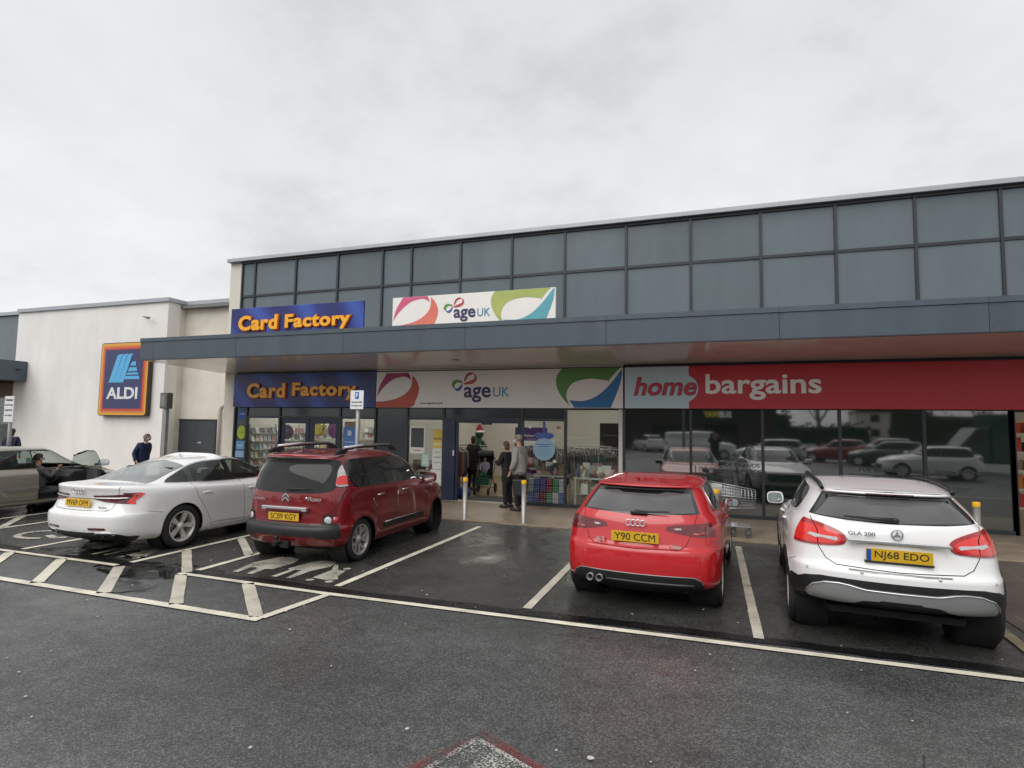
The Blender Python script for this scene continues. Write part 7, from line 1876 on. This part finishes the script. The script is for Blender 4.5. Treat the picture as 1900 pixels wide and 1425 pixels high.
# foil balloons in the card shop doorway
o = MB(); pts = []
for k in range(10):
    a = PI / 2 + k * PI / 5; r = .30 if k % 2 == 0 else .15; pts.append((-11.42 + r * math.cos(a), 1.88 + r * math.sin(a)))
o.prism(pts, FY + .55, FY + .68, 'y', .04); tag(o.build('foil_balloon', mat('foil_gold', (.62, .5, .04), .18, .7)), 'gold star foil balloon inside the card shop doors', 'balloon')
o = MB(); o.ball((-10.85, FY + .6, 1.86), (.20, .12, .28), 16, 10); tag(o.build('foil_balloon', mat('foil_magenta', (.36, .02, .30), .18, .6)), 'magenta foil balloon inside the card shop doors', 'balloon')
o = MB(); o.ball((-12.75, FY + .8, 1.75), (.24, .12, .24), 16, 10); tag(o.build('foil_balloon', mat('foil_plum', (.12, .06, .12), .25, .6)), 'round plum coloured foil balloon in the left card shop window', 'balloon')
o = MB(); o.box((-10.75, FY + 1.0, 1.86), (-10.2, FY + 1.03, 2.1)); tag(o.build('banner', c_('yb', (.7, .42, .02))), 'yellow offer banner behind the magenta balloon', 'banner')
# charity shop: purple stand, notice boards, door, counter, christmas figure
o = MB(); o.box((-6.55, 19.2, .04), (-5.4, 19.3, 2.0), .01); st = o.build('display_board', mat('board_purple', (.07, .02, .16), .5)); tag(st, 'purple display board with white panels inside the charity shop', 'display board')
for z in (1.0, 1.35): o = MB(); o.box((-6.3, 19.18, z), (-5.7, 19.197, z + .18)); o.build('white_panel', c_('white', W1), st)
text_obj('lettering', 'Welcome', .1, c_('white', W1), st, Matrix.Translation((-5.98, 19.19, 1.72)), .001, 0, width=.6, height=.1)
o = MB(); o.box((-2.85, 20.8, .9), (-2.0, 20.83, 2.05)); tag(o.build('notice_board', mat('board_teal', (.03, .22, .36), .6)), 'teal notice board on the charity shop wall', 'notice board')
o = MB(); o.box((-4.05, 21.93, .04), (-3.2, 21.99, 2.2)); tag(o.build('inner_door', DARK), 'dark doorway in the back wall of the charity shop', 'door')
o = MB(); o.box((-8.8, 16.0, .033), (-7.45, 16.6, .95), .01); tag(o.build('counter', mat('counter_wood', (.22, .13, .06), .4, var=.2, scale=3)), 'light wooden counter inside the charity shop', 'counter')
t = thing('christmas_figure', 'green elf figure in red santa hat inside the charity shop', 'figure', (-7.9, 19.2, .75))
o = MB(); o.lathe([(.001, 0), (.24, .02), (.20, .35), (.13, .72), (.09, .85)], 16)
for s in (-1, 1): o.tube([(s * .12, 0, .72), (s * .30, -.05, .5), (s * .26, -.14, .32)], [.07, .06, .045], 8)
o.build('torso', mat('elf_green', (.008, .055, .022), .8), t)
o = MB(); o.ball((0, 0, .98), .15, 12, 8); o.build('head', M_.get('elf') or mat('elf_face', (.01, .06, .025), .7), t)
o = MB(); o.lathe([(.16, 1.06), (.13, 1.16), (.03, 1.34)], 16); o.build('hat', mat('santa_red', (.24, .012, .012), .8), t)
o = MB(); o.torus((0, 0, 1.07), .15, .04, 'z', 16, 8); o.build('hat_brim', c_('white', W1), t)
o = MB(); o.box((-.3, -.25, -.92), (.3, .25, .05), .02); o.build('plinth', mat('crate_brown', (.2, .12, .06), .7), t)
o = MB(); o.ball((-6.55, 14.75, .18), (.26, .16, .17), 14, 8); o.tube([(-6.7, 14.75, .3), (-6.6, 14.75, .46), (-6.45, 14.75, .3)], .012, 6); tag(o.build('carrier_bag', mat('bag_blue', (.03, .04, .20), .4)), 'blue carrier bag on the floor just inside the doorway', 'bag')
o = MB(); o.prism([(-4.36, .42), (-4.08, .42), (-4.05, .80), (-4.40, .80)], 12.72, 12.92, 'y', .03); o.tube([(-4.36, 12.82, .79), (-4.30, 12.82, .95), (-4.16, 12.82, .95), (-4.10, 12.82, .79)], .012, 6); tag(o.build('shopping_bag', mat('bag_black', (.015, .016, .02), .5)), 'black shopping bag held by the grey haired man', 'bag')
# entrance stock at the far right
t = thing('stock_shelf', 'shelf of orange and yellow goods in the lit store entrance', 'shelf', (7.0, 16.2, .033))
for k in range(5): o = MB(); o.box((-1.2, 0, .3 + k * .42), (1.6, .5, .33 + k * .42)); o.build('shelf', WOODM, t)
for k in range(5):
    for j in range(9):
        c = random.choice([(.5, .16, .02), (.4, .04, .02), (.55, .4, .04), (.2, .16, .1), (.08, .07, .06)]); o = MB(); x = -1.15 + j * .3; o.box((x, .05, .331 + k * .42), (x + .22, .4, .33 + k * .42 + random.uniform(.18, .34)), .01); o.build('product', MM('prod_%.2f_%.2f' % c[:2], c, .4), t)
# fine cracks in the lane
def crack(x, y, n, a):
    pts = [(x, y)]
    for k in range(n):
        a += random.uniform(-.5, .5); pts.append((pts[-1][0] + math.cos(a) * .16, pts[-1][1] + math.sin(a) * .16))
    ribbon('road_crack', pts, .006, A_SEAM, .006)
for q in ((1.6, 3.6, 6, 2.4),): crack(*q)
# ------------------------------------------------------------------ what stands behind the camera and shows in the glass
t = thing('takeaway_shop', 'dark brick takeaway shop across the car park with yellow and white sign', 'building', (0, -34, 0))
def Z(name, m, a, b): o = MB(); o.box(a, b); return o.build(name, m, t)
Z('wall', mat('dark_brick', (.05, .038, .032), .8, var=.3, scale=4), (-26, -8, 0), (6, 0, 5.2)); Z('roof', mat('dark_tiles', (.03, .03, .032), .8), (-26.5, -8.5, 5.2), (6.5, .5, 5.5))
for x in (-22, -16, -10, -4, .5): Z('shop_window', mat('window_dark', (.01, .012, .014), .05, spec=.5), (x - 1.6, .0, .5), (x + 1.6, .04, 2.5))
s = Z('sign_board', mat('sign_dark_green', (.01, .03, .015), .5), (-2.6, .0, 2.8), (3.4, .08, 4.0))
text_obj('lettering', 'SUB', .5, mat('sub_white', (.8, .8, .78), .5, emit=.35), s, Matrix.Translation((.95 - .6, .10, 3.5)) @ Matrix.Rotation(PI, 4, 'Z') @ Matrix.Translation((-.62, 0, 0)), .01, .01, .15, width=1.2, height=.6)
text_obj('lettering', 'WAY', .5, mat('sub_yellow', (.75, .6, .05), .5, emit=.35), s, Matrix.Translation((-.3, .10, 3.5)) @ Matrix.Rotation(PI, 4, 'Z') @ Matrix.Translation((.1, 0, 0)), .01, .01, .15, width=1.4, height=.6)
t = thing('house', 'cream rendered house with slate roof beyond the car park', 'house', (31, -90, 0))
Z('wall', RENDER, (-6, -6, 0), (6, 0, 5.4)); o = MB(); o.prism([(-6.4, 5.4), (6.4, 5.4), (0, 8.6)], -6.4, .4, 'y'); o.build('roof', M_.get('slate') or mat('slate_roof', (.06, .06, .065), .7), t)
for x in (-3, 3):
    for z in (1, 3.6): Z('window', mat('window_dark2', (.02, .022, .025), .1), (x - .7, .0, z), (x + .7, .05, z + 1.3))
t = thing('green_van', 'large dark green delivery van parked behind the camera', 'van', (19.0, -9.0, 0), R(90))
o = MB(); o.prism(rrect(-1.1, .5, 1.1, 3.1, .12), .0, 5.2, 'y', .03); o.build('load_box', mat('van_green', (.008, .06, .035), .35, coat=.5, var=.1), t)
o = MB(); o.prism([(5.2, .5), (5.2, 2.4), (5.8, 2.35), (6.5, 1.4), (7.0, 1.2), (7.05, .5)], -1.0, 1.0, 'x', .05); o.build('cab', M_.get('vg') or bpy.data.materials['van_green'], t)
o = MB(); o.prism([(5.5, 1.5), (5.5, 2.2), (5.75, 2.2), (6.3, 1.45)], -1.01, 1.01, 'x'); o.build('cab_window', BLACKG, t)
for y in (1.0, 5.9):
    for s in (-1, 1): wheel(t, s * .88, y, .36, .24, .24, 'many', s)
for (x, y, hh, wd) in ((-6, -58, 9, 5), (6, -60, 11, 6), (13, -56, 10, 5), (33, -60, 12, 7), (40, -50, 10, 6), (-22, -62, 11, 7)):
    t = thing('bare_tree', 'bare winter tree beyond the far side of the car park', 'tree', (x, y, 0), 0, 'bare winter trees')
    TR = MM('bark', (.06, .05, .042), .9, var=.2, scale=4)
    o = MB(); o.tube([(0, 0, 0), (.1, 0, hh * .3), (0, .1, hh * .5)], [.26, .2, .15], 8); o.build('trunk', TR, t)
    o = MB()
    def br(p, d, l, r, dep):
        q = p + d * l * .5 + Vector((random.uniform(-.1, .1), random.uniform(-.1, .1), .05)) * l; e = p + d * l
        o.tube([p, q, e], [r, r * .8, r * .5], 5, False)
        if dep:
            for k in range(3):
                nd = (d + Vector((random.uniform(-.8, .8), random.uniform(-.8, .8), random.uniform(-.1, .6)))).normalized(); br(p + d * l * random.uniform(.5, 1), nd, l * random.uniform(.55, .75), r * .55, dep - 1)
    for k in range(6):
        a = k * PI / 3 + random.uniform(-.3, .3); br(Vector((0, 0, hh * random.uniform(.25, .5))), Vector((math.cos(a) * .7, math.sin(a) * .7, 1)).normalized(), hh * .3, .09, 3)
    o.build('crown', TR, t)
for (x, y, w_, hh) in ((-34, -46, 26, 3.2), (-2, -66, 26, 6.2), (45, -70, 40, 6.0), (16, -72, 14, 3.4)):
    o = MB(); o.prism([(-w_ / 2, 0), (w_ / 2, 0), (w_ / 2 - .4, hh * .7), (w_ * .2, hh * .82), (-w_ * .1, hh * .74), (-w_ / 2 + .4, hh * .8)], -.5, .5, 'y')
    for k in range(900):
        c = Vector((random.uniform(-w_ / 2, w_ / 2), random.uniform(-.9, .9), random.uniform(.1, hh) * random.uniform(.6, 1))); d = Vector((random.gauss(0, 1), random.gauss(0, 1), random.gauss(0, 1))).normalized(); u = d.orthogonal().normalized() * random.uniform(.2, .45); v = d.cross(u)
        o.face([c - u, c + v * .6, c + u, c - v * .6])
    tag(o.build('hedge', mat('hedge_leaf', (.025, .04, .016), .7, var=.4, scale=3), loc=(x, y, 0), fixn=False), {-34: 'dark hedge on the far left side of the car park', -2: 'tall dark hedge beyond the takeaway shop', 45: 'tall dark hedge to the far right beyond the green van', 16: 'lower hedge under the gap of sky at the far edge'}[x], 'hedge')
# lamp column mirrored in the upper glass
t = thing('lamp_column', 'tall double arm lamp column behind the camera mirrored in the upper glass', 'street lamp', (-1.6, -12.5, 0))
o = MB(); o.tube([(0, 0, 0), (0, 0, 7.6)], [.09, .06], 10); o.build('column', POSTG, t)
for s in (-1, 1):
    o = MB(); o.tube([(0, 0, 7.5), (s * 1.5, 0, 7.75)], .035, 8); o.build('arm', POSTG, t)
    o = MB(); o.box((s * 1.4 - .3, -.12, 7.68), (s * 1.4 + .3, .12, 7.8), .03); o.build('lantern', M_['box_dark'], t)
bpy.context.view_layer.update()
